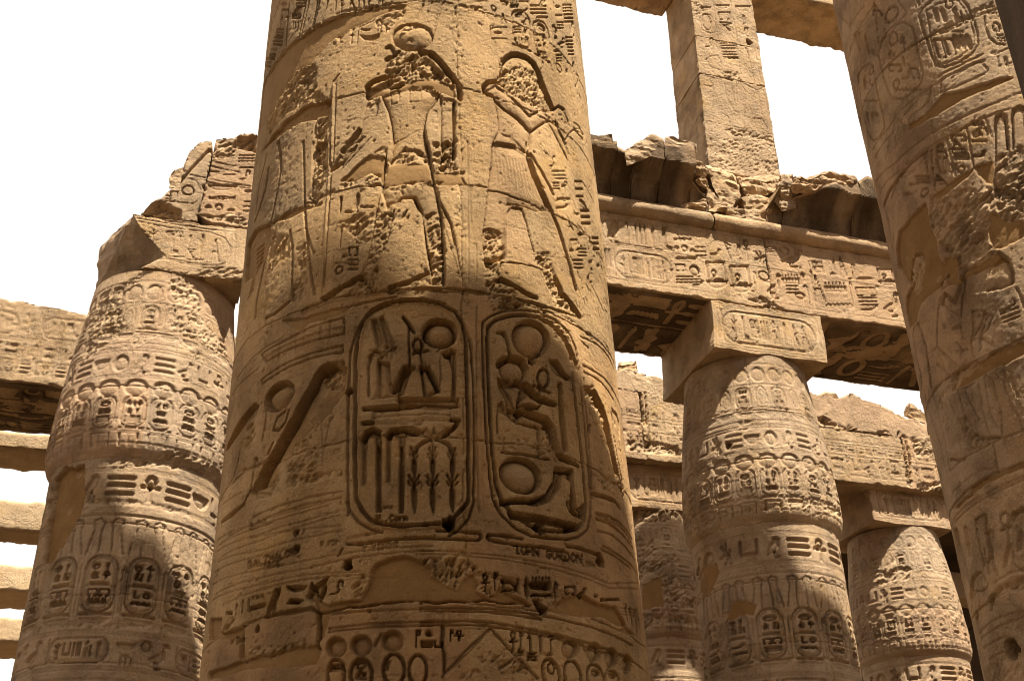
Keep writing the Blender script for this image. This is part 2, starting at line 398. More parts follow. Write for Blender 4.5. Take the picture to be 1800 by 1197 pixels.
def psign(S, name, px, wpx, hpx, **k):
    """a sign whose box is wpx x hpx photograph pixels round the pixel px"""
    a = S.pts([(px[0]-wpx/2, px[1]), (px[0]+wpx/2, px[1]), (px[0], px[1]-hpx/2), (px[0], px[1]+hpx/2), px])
    sk = (a[1][1]-a[0][1])/max(abs(a[1][0]-a[0][0]), 1e-6)
    sign(S, name, a[4], abs(a[1][0]-a[0][0]), abs(a[2][1]-a[3][1]), skew=k.pop('skew', sk), **k)
def rrect(cx, cy, w, h, r, n=6):
    P = []
    for sx, sy, a in ((1, 1, 0), (-1, 1, 90), (-1, -1, 180), (1, -1, 270)):
        P += [(cx+sx*(w/2-r)+r*cos(radians(a+90*k/n)), cy+sy*(h/2-r)+r*sin(radians(a+90*k/n))) for k in range(n+1)]
    return np.array(P)
def cartouche(S, c, w, h, signs, lw=.012, d=.012, horiz=False, knot=True, rng=None):
    sd = d; d = d if d < .02 else .014+d*.30
    S.groove(rrect(c[0], c[1], w, h, min(w, h)*.42), lw, d, closed=True)
    S.groove(rrect(c[0], c[1], w-lw*5, h-lw*5, min(w, h)*.36), lw*.7, d*.5, closed=True)
    if knot:
        if horiz: S.groove([(c[0]-w/2-lw*1.5, c[1]-h*.5), (c[0]-w/2-lw*1.5, c[1]+h*.5)], lw, d)
        else: S.groove([(c[0]-w*.5, c[1]-h/2-lw*1.5), (c[0]+w*.5, c[1]-h/2-lw*1.5)], lw, d)
    n = len(signs)
    for i, row in enumerate(signs):
        row = row.split()
        for j, g in enumerate(row):
            m = len(row)
            if horiz:
                iw = (w-h*.35)/n; x = c[0]-w/2+h*.18+iw*(i+.5); ih = (h-lw*7)/m
                sign(S, g, (x, c[1]+ih*((m-1)/2-j)), iw*.82, ih*.86, d=sd)
            else:
                ih = (h-w*.4)/n; y = c[1]+h/2-w*.2-ih*(i+.5); iw = (w-lw*7)/m
                sign(S, g, (c[0]+iw*(j-(m-1)/2), y), iw*.84, ih*.84, d=sd)
# plain capitals and figures for the scratched names
FONT = {'A': [[(0, 0), (.5, 1), (1, 0)], [(.2, .4), (.8, .4)]], 'B': [[(0, 0), (0, 1), (.8, .9), (.8, .6), (0, .52), (.9, .4), (.9, .1), (0, 0)]], 'C': [[(1, .85), (.6, 1), (.1, .75), (.1, .25), (.6, 0), (1, .15)]],
 'D': [[(0, 0), (0, 1), (.6, .95), (1, .5), (.6, .05), (0, 0)]], 'E': [[(1, 1), (0, 1), (0, 0), (1, 0)], [(0, .5), (.7, .5)]], 'G': [[(1, .85), (.6, 1), (.1, .75), (.1, .25), (.6, 0), (1, .15), (1, .45), (.6, .45)]], 'H': [[(0, 0), (0, 1)], [(1, 0), (1, 1)], [(0, .5), (1, .5)]],
 'I': [[(.5, 0), (.5, 1)], [(.2, 0), (.8, 0)], [(.2, 1), (.8, 1)]], 'L': [[(0, 1), (0, 0), (.9, 0)]], 'M': [[(0, 0), (.1, 1), (.5, .3), (.9, 1), (1, 0)]], 'N': [[(0, 0), (0, 1), (1, 0), (1, 1)]],
 'O': [arc(.5, .5, .5, .5, 0, 360, 12)], 'R': [[(0, 0), (0, 1), (.8, .95), (.85, .6), (0, .5), (1, 0)]], 'S': [[(1, .85), (.5, 1), (.05, .75), (.95, .3), (.5, 0), (0, .15)]], 'T': [[(0, 1), (1, 1)], [(.5, 1), (.5, 0)]], 'V': [[(0, 1), (.5, 0), (1, 1)]], 'Y': [[(0, 1), (.5, .5), (1, 1)], [(.5, .5), (.5, 0)]], 'Z': [[(0, 1), (1, 1), (0, 0), (1, 0)]], 'F': [[(1, 1), (0, 1), (0, 0)], [(0, .5), (.7, .5)]],
 '1': [[(.2, .8), (.5, 1), (.5, 0)]], '8': [arc(.5, .75, .4, .25, 0, 360), arc(.5, .25, .45, .25, 0, 360)], '6': [[(.9, .95), (.3, .7), (.05, .3)], arc(.5, .25, .45, .25, 0, 360)], '0': [arc(.5, .5, .4, .5, 0, 360)], '.': [[(.4, .0), (.5, .06)]], ',': [[(.5, .1), (.35, -.15)]],
 'o': [arc(.5, .3, .45, .3, 0, 360)], 'r': [[(.1, 0), (.1, .6)], [(.1, .4), (.6, .62)]], 'n': [[(0, 0), (0, .6)], [(0, .45), (.5, .62), (.9, .45), (.9, 0)]], '/': [[(0, 0), (1, 1)]], '4': [[(.7, 0), (.7, 1), (.1, .3), (.95, .3)]]}
def scratch(S, txt, p0, p1, hpx, w=.006, d=.006):
    """scratched lettering from pixel p0 to p1, letters hpx photograph pixels tall"""
    A, B = np.array(p0, float), np.array(p1, float); n = len(txt); e = (B-A)/n
    up = np.array([e[1], -e[0]]); up = np.array([0, -1.0])*hpx
    for i, ch in enumerate(txt):
        if ch == ' ': continue
        o = A+e*i
        for st in FONT[ch]: S.pgroove([tuple(o+e*.72*x+up*y) for x, y in st], w, d*1.8)

# ------------------------------------------------------------------ surfaces of revolution and flat faces
class Column:
    def __init__(s, axis, R, Rref): s.axis = axis; s.R = R; s.Rref = Rref
    def hit(s, x, y):
        d = ray(x, y); z = 6.0
        for _ in range(14):
            cx, cy = s.axis(z); r = s.R(z)
            a = d[0]**2+d[1]**2; b = -2*(d[0]*cx+d[1]*cy); c = cx*cx+cy*cy-r*r
            q = max(b*b-4*a*c, 0); t = (-b-sqrt(q))/(2*a)
            z = z*.4+.6*(CAM[2]+t*d[2])
        return atan2(t*d[0]-cx, -(t*d[1]-cy))*s.Rref, z
    def xyz(s, U, V, H):
        th = U/s.Rref; r = s.Rv(V)+H; cx, cy = s.axisv(V)
        return np.stack([cx+r*np.sin(th), cy-r*np.cos(th), V], -1)
    def Rv(s, V): return s.R(V)
    def axisv(s, V): return s.axis(V)
def emit_faces(S, P, sel, name, mat, parent, label=None, back=0):
    """mesh of the selected cells of the carved sheet"""
    fi, fj = np.nonzero(sel)
    if len(fi) == 0: return None
    nu = len(S.u)
    q = np.stack([fi*nu+fj, fi*nu+fj+1, (fi+1)*nu+fj+1, (fi+1)*nu+fj], 1)
    used, inv = np.unique(q, return_inverse=True); q = inv.reshape(q.shape)
    V = P.reshape(-1, 3)[used]; W = S.W.reshape(-1, 3)[used]
    return link_mesh(name, V, q, mat, parent, wear_shade=W, label=label)
def islands(F, lab):
    """number the connected regions of a face mask"""
    m = F == lab; idx = np.where(m, np.arange(m.size).reshape(m.shape)+1, 0)
    while True:
        n = idx.copy()
        for _ in range(12):
            k = n.copy()
            k[1:] = np.maximum(k[1:], n[:-1]); k[:-1] = np.maximum(k[:-1], n[1:]); k[:, 1:] = np.maximum(k[:, 1:], n[:, :-1]); k[:, :-1] = np.maximum(k[:, :-1], n[:, 1:])
            n = np.where(m, k, 0)
        if (n == idx).all(): break
        # jump to the label of the strongest neighbour
        flat = n.ravel(); nz = flat > 0; flat[nz] = np.maximum(flat[nz], flat[flat[nz]-1]); idx = flat.reshape(n.shape)
    return idx
def drop_small(S, lab, small=60):
    I = islands(S.F, lab); ids, cnt = np.unique(I[I > 0], return_counts=True)
    S.F[np.isin(I, [i for i, c in zip(ids, cnt) if c < small])] = 0
def emit_islands(S, P, lab, name, mat, parent, small=60):
    I = islands(S.F, lab); ids, cnt = np.unique(I[I > 0], return_counts=True)
    big = [i for i, c in zip(ids, cnt) if c >= small]
    for i in big: emit_faces(S, P, I == i, name, mat, parent)
    S.F[(I > 0) & ~np.isin(I, big)] = 0
def emit_column(col, S, courses, splits, parent, mat, piece='drum_block', extra=()):
    P = col.xyz(S.U, S.V, S.H)
    vm = (S.v[:-1]+S.v[1:])/2; um = (S.u[:-1]+S.u[1:])/2
    for k in range(len(courses)-1):
        rows = (vm >= courses[k]) & (vm < courses[k+1])
        if not rows.any(): continue
        sp = [-1e9]+list(splits[k % len(splits)])+[1e9]
        for a, b in zip(sp[:-1], sp[1:]):
            cols = (um >= a) & (um < b)
            sel = rows[:, None] & cols[None, :] & (S.F == 0)
            emit_faces(S, P, sel, piece, mat, parent)
        # the far side of the course, plain
        i = np.nonzero(rows)[0]; iv = np.unique(np.round(np.linspace(i[0], i[-1]+1, 4)).astype(int))
        a0 = S.u[-1]/col.Rref; a1 = S.u[0]/col.Rref+2*pi; n = 14
        th = np.linspace(a0, a1, n+1)
        G = np.stack([col.xyz(th*col.Rref, np.full(n+1, S.v[j]), np.interp(th, [a0, a1], [S.H[j, -1], S.H[j, 0]])) for j in iv])
        G[:, 0] = P[iv, -1]; G[:, -1] = P[iv, 0]
        m = n+1
        q = [(r*m+c, r*m+c+1, (r+1)*m+c+1, (r+1)*m+c) for r in range(len(iv)-1) for c in range(n)]
        link_mesh(piece, G.reshape(-1, 3), q, mat, parent)
    for lab, nm, label, par, mt in extra: pass
    return P
def plain_ring(name, col, z0, z1, mat, parent, n=40, step=.5, cap=True, gap=.012):
    nz = max(2, int((z1-z0)/step)+1)
    zs = np.concatenate([[z0+gap*.2], np.linspace(z0+gap, z1-gap, nz), [z1-gap*.2]])
    hs = np.zeros(len(zs)); hs[0] = hs[-1] = -gap
    th = np.linspace(0, 2*pi, n, endpoint=False)
    G = np.concatenate([col.xyz(th*col.Rref, np.full(n, z), h) for z, h in zip(zs, hs)])
    q = [(r*n+c, r*n+(c+1) % n, (r+1)*n+(c+1) % n, (r+1)*n+c) for r in range(len(zs)-1) for c in range(n)]
    V = G; t = []
    if cap:
        cx, cy = col.axis(zs[-1]); V = np.concatenate([G, [[cx, cy, zs[-1]], [col.axis(zs[0])[0], col.axis(zs[0])[1], zs[0]]]])
        b = (len(zs)-1)*n
        t = [(b+c, b+(c+1) % n, len(G)) for c in range(n)]+[((c+1) % n, c, len(G)+1) for c in range(n)]
    return link_mesh(name, V, q, mat, parent, tris=t)

class Face:
    """flat stone face: origin, unit right (e1), unit up (e2); outward normal n = e1 x e2"""
    def __init__(s, o, e1, e2): s.o = np.array(o, float); s.e1 = np.array(e1, float); s.e2 = np.array(e2, float); s.n = np.cross(s.e1, s.e2)
    def hit(s, x, y):
        d = ray(x, y); t = ((s.o-CAM)@s.n)/(d@s.n); p = CAM+d*t-s.o
        return p@s.e1, p@s.e2
    def xyz(s, U, V, H): return s.o+U[..., None]*s.e1+V[..., None]*s.e2+H[..., None]*s.n
def face_surf(face, u0, u1, v0, v1, pitch, seed=0):
    u = np.linspace(u0, u1, max(3, int((u1-u0)/pitch)+1)); v = np.linspace(v0, v1, max(3, int((v1-v0)/pitch)+1))
    return Surf(u, v, face.hit, seed)
def emit_block(face, S, poly, depth, name, mat, parent, amp=.02, chip=.03, steps=5, label=None, seed=0, close=True, rough_side=None, backscale=1.0, wobble=.03):
    """a stone whose front is the carved sheet inside poly (surface metres), run back to depth; edges chipped, sides uneven"""
    poly = np.asarray(poly, float)
    U, V, H = S.U.copy(), S.V.copy(), S.H.copy()
    ins = S.inside(U, V, poly); D = S.dist(U, V, poly, True)
    nz = fbm(U, V, 6., 3, seed+5)+.5*fbm(U, V, 21., 2, seed+9)
    e = np.clip(1-D/(chip*np.clip(.35+nz*2.2, .05, 2.5)), 0, 1)
    H = H-e*e*chip*np.clip(.35+nz*1.6, .1, 1.6)
    cell = ins[:-1, :-1] | ins[1:, :-1] | ins[:-1, 1:] | ins[1:, 1:]
    cell4 = ins[:-1, :-1].astype(int)+ins[1:, :-1]+ins[:-1, 1:]+ins[1:, 1:]
    cell &= cell4 >= 1
    out = ~ins
    # pull the outside corners of kept cells onto the outline
    ii, jj = np.nonzero(out & (D < S.p*2.5))
    if len(ii):
        best = np.full(len(ii), 1e9); bu = U[ii, jj].copy(); bv = V[ii, jj].copy()
        for k in range(len(poly)):
            a = poly[k]; b = poly[(k+1) % len(poly)]; ee = b-a; l2 = max(ee@ee, 1e-12)
            t = np.clip(((U[ii, jj]-a[0])*ee[0]+(V[ii, jj]-a[1])*ee[1])/l2, 0, 1)
            px_, py_ = a[0]+t*ee[0], a[1]+t*ee[1]; dd = (U[ii, jj]-px_)**2+(V[ii, jj]-py_)**2
            m = dd < best; best[m] = dd[m]; bu[m] = px_[m]; bv[m] = py_[m]
        U[ii, jj] = bu; V[ii, jj] = bv
    P0 = face.xyz(U, V, H)
    wob = np.stack([fbm3(P0.reshape(-1, 3)+k*9.1, 2.2, 2, seed+k) for k in range(3)], -1).reshape(P0.shape)*wobble
    nearedge = np.clip(1-D/.25, 0, 1)[..., None]
    P = P0+wob*nearedge*np.abs(1-np.abs(face.n))
    fi, fj = np.nonzero(cell); nu = len(S.u)
    q = np.stack([fi*nu+fj, fi*nu+fj+1, (fi+1)*nu+fj+1, (fi+1)*nu+fj], 1)
    used, inv = np.unique(q, return_inverse=True); q = inv.reshape(q.shape)
    Vv = P.reshape(-1, 3)[used]; W = S.W.reshape(-1, 3)[used]
    # boundary edges
    E = np.concatenate([q[:, [0, 1]], q[:, [1, 2]], q[:, [2, 3]], q[:, [3, 0]]])
    key = np.sort(E, 1); kk = key[:, 0].astype(np.int64)*len(used)+key[:, 1]
    _, idx, cnt = np.unique(kk, return_index=True, return_counts=True)
    BE = E[idx[cnt == 1]]
    bverts = np.unique(BE); m = len(bverts); pos = np.full(len(used), -1); pos[bverts] = np.arange(m)
    rings = [Vv[bverts]]; allV = [Vv]; allW = [W]; quads = [q]; base = len(Vv); prev = bverts
    cen = Vv[bverts].mean(0)
    for st in range(1, steps+1):
        f = st/steps
        R = Vv[bverts]-face.n*depth*f
        R = cen-face.n*depth*f+(R-(cen-face.n*depth*f))*(1+(backscale-1)*f)
        nn = np.stack([fbm3(R+k*5.3, 1.9, 3, seed+20+k) for k in range(3)], -1)*amp*(1.0 if st < steps else .6)
        R = R+nn
        cur = np.arange(base, base+m); allV.append(R); allW.append(np.zeros((m, 3))); base += m
        a, b = pos[BE[:, 0]], pos[BE[:, 1]]
        quads.append(np.stack([prev[b], prev[a], cur[a], cur[b]], 1)); prev = cur
    tr = None
    if close:
        allV.append(R.mean(0)[None]); allW.append(np.zeros((1, 3)))
        tr = np.stack([prev[b], prev[a], np.full(len(a), base)], 1)
    return link_mesh(name, np.concatenate(allV), np.concatenate(quads), mat, parent, tris=tr, wear_shade=np.concatenate(allW), label=label)
import bmesh
def rubble(name, pts, mat, parent, cut=5, amp=.06, f=3.0, seed=0, label=None, wear_shade=None):
    """broken stone: hull of the corner points, subdivided and roughened"""
    bm = bmesh.new()
    c = np.mean(np.array(pts, float), 0)
    for p in pts: bm.verts.new(p)
    r = bmesh.ops.convex_hull(bm, input=bm.verts)
    bmesh.ops.delete(bm, geom=[v for v in bm.verts if not v.link_faces], context='VERTS')
    bmesh.ops.dissolve_limit(bm, angle_limit=.02, verts=bm.verts, edges=bm.edges)
    bmesh.ops.triangulate(bm, faces=bm.faces)
    for _ in range(cut):
        L = [e.calc_length() for e in bm.edges]; mx = max(L)
        es = [e for e, l in zip(bm.edges, L) if l > mx*.52]
        bmesh.ops.subdivide_edges(bm, edges=es, cuts=1)
        bmesh.ops.triangulate(bm, faces=bm.faces)
    bm.normal_update()
    P = np.array([v.co[:] for v in bm.verts]); Nn = np.array([v.normal[:] for v in bm.verts])
    n = fbm3(P, f, 4, seed)+.5*fbm3(P*np.array([.6, .6, 3.2]), f*1.3, 3, seed+40)-.6*np.abs(fbm3(P, f*2.2, 2, seed+60))
    P = P+Nn*(n*amp-.1*amp)[:, None]
    F = [[v.index for v in fc.verts] for fc in bm.faces] if not bm.verts.index_update() else None
    bm.free()
    w = None
    if wear_shade: w = np.tile(np.array(wear_shade, float), (len(P), 1))
    return link_mesh(name, P, np.zeros((0, 4)), mat, parent, tris=F, wear_shade=w, smooth=False, label=label)
def box_pts(x0, x1, y0, y1, z0, z1): return [(x, y, z) for x in (x0, x1) for y in (y0, y1) for z in (z0, z1)]
# ------------------------------------------------------------------ ground
def ground():
    n = 60; xs = np.concatenate([np.linspace(-900, -60, 12), np.linspace(-50, 70, n), np.linspace(80, 900, 12)]); ys = np.concatenate([np.linspace(-900, -40, 12), np.linspace(-30, 80, n), np.linspace(90, 900, 12)])
    X, Y = np.meshgrid(xs, ys); Z = .05*fbm(X, Y, .35, 4, 40)
    m = len(xs); i, j = np.meshgrid(np.arange(len(ys)-1), np.arange(m-1), indexing='ij'); i = i.ravel(); j = j.ravel()
    o = link_mesh('ground', np.stack([X, Y, Z], -1).reshape(-1, 3), np.stack([i*m+j, i*m+j+1, (i+1)*m+j+1, (i+1)*m+j], 1), SAND)
    o['kind'] = 'structure'; o['label'] = 'sandy floor of the hall'
ground()
# ------------------------------------------------------------------ the great column in the middle
ZA, ZB, ZC, ZD = Zm(440, 0, 3.989), Zm(760, 0, 3.99), Zm(420, 250, 3.861), Zm(760, 250, 3.862)
ZE, ZF, ZG, ZH, ZT = Zm(380, 520, 2.72), Zm(700, 500, 2.602), Zm(340, 880, 3.776), Zm(740, 880, 3.776), Zm(480, 0, 3.333)
def g1_axis(z):
    a = np.radians(np.interp(z, [3.8, 11.1], [13.15, 12.3])); return 9.587*np.sin(a), 9.587*np.cos(a)
def g1_R(z): return np.interp(z, [0, 3.8, 11.1, 14], [1.82, 1.78, 1.67, 1.63])
G1 = Column(g1_axis, g1_R, 1.75)

def carve_g1():
    u = np.arange(radians(-98)*1.75, radians(73)*1.75, .0078)
    v = [3.2]
    while v[-1] < 11.45: v.append(v[-1]+.0078+.0006*(v[-1]-3.2))
    S = Surf(u, np.array(v), G1.hit, 1)
    g, k, r, p = S.pgroove, S.psink, S.prough, S.pplaster
    rng = random.Random(5)
    # --- course joints, a little open and chipped, and the two upright joints
    for z in (9.6, 8.57, 7.52, 6.46, 5.19, 3.95):
        S.groove([(a, z+.012*sin(a*5+z)) for a in np.linspace(u[0], u[-1], 60)], .006, .011, rag=.006)
    JV = S.pts(PX(805, 155, 820, 330))
    for z0, z1, uu in ((9.6, 11.4, -.1), (8.57, 9.6, -.12), (7.52, 8.57, -.115), (6.46, 7.52, -.12), (5.19, 6.46, -.13), (3.95, 5.19, -.14)):
        S.groove([(uu+.01*sin(z*9), z) for z in np.linspace(z0, z1, 9)], .008, .008, rag=.01)
        for _ in range(26):
            z = rng.uniform(z0, z1); S.rough(S_blob(rng, uu+rng.gauss(0, .035), z, rng.uniform(.012, .035)), .006, .008, 30, .004, .7)
    S.groove([(-.46, 9.6), (-.5, 10.2)], .008, .006)
    # --- upper inscription columns at the left and right of the top
    for x0, y0, x1, y1 in ((390, 0, 335, 275), (412, 0, 350, 265), (470, 0, 428, 195), (485, 0, 440, 190), (545, 0, 498, 150), (270, 30, 250, 330), (205, 10, 135, 260), (150, 140, 105, 520)):
        g(ZA(x0, y0, x1, y1), .012, .02)
    for cx, cy, w, h, nm in ((350, 25, 60, 50, 'bars'), (330, 75, 70, 60, 'sun'), (320, 115, 60, 40, 'bars'), (315, 180, 50, 60, 'strokes'), (240, 95, 50, 60, 'house'), (215, 160, 50, 90, 'reed'), (205, 230, 50, 50, 'bars'), (190, 290, 60, 60, 'bars'), (165, 350, 40, 50, 'mouth'), (150, 400, 40, 40, 'bars'), (120, 440, 30, 50, 'bars'), (230, 30, 50, 50, 'mouth')):
        psign(S, nm, ZA(cx, cy)[0], w/3.99, h/3.99, d=.018)
    for x in (600, 760, 925): g(ZA(x, 0, x-4, 70 if x < 700 else 52), .010, .012)
    g(ZA(605, 100, 730, 62), .009, .010)
    for cx, cy, w, h, nm in ((640, 40, 40, 90, 'ankh'), (710, 25, 50, 70, 'twoleg'), (795, 20, 40, 60, 'was'), (830, 20, 30, 50, 'crook'), (900, 20, 40, 50, 'cobra')):
        psign(S, nm, ZA(cx, cy)[0], w/3.99, h/3.99, d=.014)
    # right hand group of cartouches at the top
    for zoom, rows in ((ZB, (
        (505, 20, 60, 40, 'sun'), (560, 10, 60, 30, 'bars'), (640, 15, 70, 30, 'bar'), (575, 45, 60, 30, 'mn'), (640, 75, 70, 40, 'viper'), (745, 70, 110, 70, 'bars'), (780, 15, 80, 60, 'owl'), (770, 125, 80, 50, 'bar'),
        (430, 60, 40, 40, 'ringsun'), (440, 110, 20, 60, 'feather'), (500, 130, 40, 70, 'twoleg'), (415, 225, 50, 80, 'flag'), (460, 235, 60, 25, 'basket'), (470, 275, 110, 25, 'bar'), (480, 195, 90, 20, 'bar'),
        (880, 50, 40, 50, 'mouth'), (890, 110, 50, 40, 'bar'), (900, 180, 50, 50, 'bars'), (860, 210, 40, 60, 'sun'), (865, 265, 30, 40, 'loaf'), (905, 300, 60, 60, 'duck'), (870, 360, 40, 40, 'mouth'), (890, 410, 40, 50, 'bars'), (890, 480, 45, 60, 'ringsun'), (915, 300, 40, 40, 'mouth'), (945, 500, 14, 110, 'bar'),
        (965, 290, 50, 60, 'bars'), (975, 360, 40, 60, 'bars'), (995, 500, 50, 120, 'reed'), (1015, 590, 30, 80, 'viper'), (960, 130, 60, 60, 'bars'), (950, 60, 60, 50, 'bars'), (985, 200, 40, 80, 'owl'), (1000, 430, 30, 50, 'strokes'), (775, 460, 30, 60, 'cobra'))),):
        for cx, cy, w, h, nm in rows: psign(S, nm, zoom(cx, cy)[0], w/3.99, h/3.99, d=.02)
    for q in ((560, 110, 570, 85, 600, 75, 640, 85, 665, 115, 685, 160, 695, 300, 685, 330, 650, 335, 600, 310, 575, 270, 565, 190), (710, 190, 715, 160, 740, 148, 780, 165, 805, 205, 820, 260, 828, 390, 815, 410, 780, 400, 745, 375, 730, 320, 718, 250)):
        S.groove(S.pts(ZB(*q)), .011, .022, closed=True)
    g(ZB(565, 310, 695, 360), .012, .02); g(ZB(725, 380, 828, 440), .012, .02)
    for cx, cy, w, h, nm in ((610, 110, 60, 50, 'mn'), (645, 150, 50, 40, 'duck'), (600, 210, 50, 50, 'bars'), (650, 230, 50, 60, 'owl'), (610, 285, 60, 40, 'strokes'), (660, 290, 40, 50, 'strokes'), (765, 195, 60, 50, 'sun'), (760, 265, 60, 50, 'house'), (755, 320, 30, 40, 'mouth'), (790, 335, 40, 70, 'feather'), (770, 375, 60, 30, 'bars')):
        psign(S, nm, ZB(cx, cy)[0], w/3.99, h/3.99, d=.022)
    for x0, y0, x1, y1 in ((830, 60, 860, 500), (925, 120, 960, 420), (850, 20, 865, 200), (1010, 250, 1045, 560), (700, 90, 722, 380), (930, 0, 1000, 120)): g(ZB(x0, y0, x1, y1), .007, .008)
    # fanned feather strokes of the wing over the king
    for i in range(11): g(ZB(232+14*i, 40-4*i, 262+13*i, -5+2*i), .006, .008); g(ZB(225+13*i, 92+4*(i % 5), 250+12*i, 62+3*i), .006, .008)
    g(ZB(65, 40, 0, 280), .007, .008); g(ZB(385, 0, 345, 190), .006, .007); g(ZB(65, 35, 90, 10), .01, .012); g(ZA(1330, 0, 1260, 340), .007, .009); g(ZA(1215, 30, 1170, 130), .012, .012)
    g(ZA(1090, 40, 1040, 160, 1000, 210), .006, .006)
    # --- left: cement bands and pecked stone beside them
    r(ZA(600, 250, 700, 190, 830, 140, 960, 110, 1080, 60, 1060, 110, 1010, 150, 960, 210, 900, 130, 760, 190, 680, 230, 620, 290), .012, .022, 18)
    p(ZA(40, 700, 80, 600, 130, 520, 240, 360, 340, 270, 440, 200, 560, 140, 700, 90, 830, 62, 1090, 35, 1080, 60, 1000, 75, 900, 112, 760, 165, 690, 200, 560, 290, 490, 370, 430, 450, 330, 492, 250, 580, 190, 690, 110, 850, 60, 960, 20, 900), .024, .01)
    r(ZA(250, 560, 330, 490, 460, 450, 470, 560, 460, 640, 540, 690, 400, 715, 280, 785, 200, 855, 150, 935, 100, 900, 190, 690), .014, .028, 16)
    p(ZA(150, 960, 280, 825, 400, 735, 560, 700, 550, 800, 450, 838, 300, 880, 200, 960, 90, 1060), .028, .012)
    r(ZA(475, 855, 556, 800, 540, 950, 530, 1197, 440, 1197, 462, 900), .018, .022, 18)
    r(ZC(515, 0, 590, 0, 575, 240, 560, 330, 520, 400, 470, 380, 500, 240), .018, .022, 18)
    g(ZA(455, 835, 440, 1197), .012, .014); g(ZC(500, 0, 495, 300, 465, 370, 515, 415, 560, 360), .010, .014)
    # left neighbouring figure, seen at the edge
    g(ZA(190, 1000, 212, 1080, 215, 1197), .016, .026); g(ZC(270, 0, 285, 190, 250, 380, 215, 560, 200, 720, 165, 860, 120, 1070, 110, 1190), .016, .028)
    g(ZC(200, 180, 185, 300, 150, 430, 110, 540), .018, .026); g(ZC(190, 90, 140, 300, 115, 480), .014, .02)
    g(ZC(345, 600, 350, 650, 362, 700, 360, 1000, 350, 1080, 250, 1160, 180, 1197), .014, .026)
    g(ZC(435, 0, 440, 240, 445, 470, 470, 740, 490, 900, 515, 1030), .013, .020); g(ZC(440, 460, 460, 620, 510, 760), .01, .014)
    p(ZC(215, 560, 330, 520, 440, 465, 560, 420, 560, 408, 440, 440, 330, 480, 240, 545), .02, .01)
    p(ZC(60, 700, 110, 600, 215, 555, 205, 700, 165, 820, 110, 900, 40, 960), .026, .01)
    r(ZC(230, 600, 345, 640, 350, 780, 260, 820, 200, 860, 205, 700), .01, .02, 18, dirn=.7)
    r(ZC(395, 720, 465, 680, 470, 760, 450, 900, 430, 1060, 360, 1100, 365, 1000, 400, 880), .018, .024, 18, dirn=.6)
    for i in range(9): g(ZC(95+i*6, 1000-i*34, 60+i*9, 1060-i*34), .008, .016)
    for i in range(6): g(ZC(140+i*2, 830-i*28, 100, 880-i*30), .010, .016)
    # --- god with the sun disc, walking left: sunk body, arms, kilt, legs
    body = ZA(912, 668, 960, 770, 985, 880, 995, 990, 985, 1080, 960, 1197)+ZC(1000, 80, 975, 210, 962, 330, 1000, 440, 1080, 400, 1110, 372, 1190, 372, 1245, 480, 1270, 700, 1305, 870, 1310, 960, 1400, 972, 1392, 700, 1378, 500, 1340, 330, 1310, 180, 1280, 20)+ZA(1262, 1090, 1235, 980, 1220, 880, 1240, 790, 1310, 705, 1335, 655, 1180, 600, 1040, 615)
    k(body, .046, .004, .075)
    for q in ((920, 680, 960, 770, 985, 880, 995, 990),): g(ZA(*q), .010, .014)
    g(ZA(1330, 655, 1310, 705, 1240, 790, 1220, 880, 1235, 980, 1265, 1090, 1285, 1197), .009, .016)
    g(ZC(1280, 0, 1310, 180, 1340, 330, 1378, 500, 1392, 700, 1398, 972), .010, .018)
    g(ZC(1345, 290, 1360, 400, 1400, 480, 1440, 560, 1467, 690), .010, .018); g(ZD(70, 440, 130, 560, 165, 720, 205, 935), .009, .015); g(ZD(75, 560, 195, 935), .006, .008)
    p(ZA(895, 612, 1050, 592, 1180, 548, 1300, 552, 1430, 600, 1440, 690, 1340, 650, 1280, 622, 1090, 625, 960, 655, 850, 690, 815, 690, 830, 640), .024, .006)
    S.groove(S.pts(ZA(980, 640, 1040, 628, 1040, 712, 985, 722)), .006, .008, closed=True); S.groove(S.pts(ZA(1115, 622, 1195, 622, 1195, 708, 1115, 710)), .006, .008, closed=True)
    g(ZA(1010, 990, 1090, 962, 1180, 905, 1225, 890), .006, .006)
    # arm at the left, holding the staff
    k(ZA(808, 690, 905, 690, 890, 790, 845, 905, 805, 970, 700, 1080, 620, 1170, 560, 1197, 610, 1110, 700, 990, 765, 900, 790, 790), .028, .008, .04)
    r(ZA(815, 690, 905, 685, 885, 745, 810, 780), .008, .014, 24)
    r(ZA(765, 905, 800, 950, 740, 1040, 640, 1160, 590, 1197, 555, 1197, 640, 1085, 700, 1000), .020, .022, 22)
    g(ZA(845, 965, 740, 1080, 635, 1190), .006, .008); g(ZA(640, 1060, 700, 985, 760, 905), .018, .026)
    r(ZA(800, 1115, 870, 1055, 955, 1050, 950, 1085, 880, 1085, 810, 1140), .01, .016, 24); p(ZC(690, 260, 790, 170, 880, 90, 990, 95, 975, 270, 940, 230, 880, 210, 780, 270), .02, .01); r(ZC(660, 300, 760, 240, 800, 280, 680, 335), .008, .02, 22, dirn=.5); r(ZC(810, 330, 870, 220, 940, 210, 960, 290, 900, 310), .006, .022, 24)
    # arm at the right with its rough hand
    k(ZA(1340, 690, 1432, 700, 1430, 1100, 1400, 1197, 1350, 1197, 1345, 960), .020, .006, .04)
    g(ZA(1338, 680, 1335, 900, 1348, 1080, 1325, 1160), .014, .026); r(ZA(1352, 975, 1432, 970, 1436, 1197, 1280, 1197, 1330, 1150), .014, .022, 24)
    r(ZC(1320, 0, 1450, 0, 1450, 195, 1330, 175, 1370, 130, 1325, 130), .014, .020, 24); g(ZD(150, 30, 150, 180, 165, 185), .012, .02); g(ZB(155, 720, 155, 1100), .016, .030)
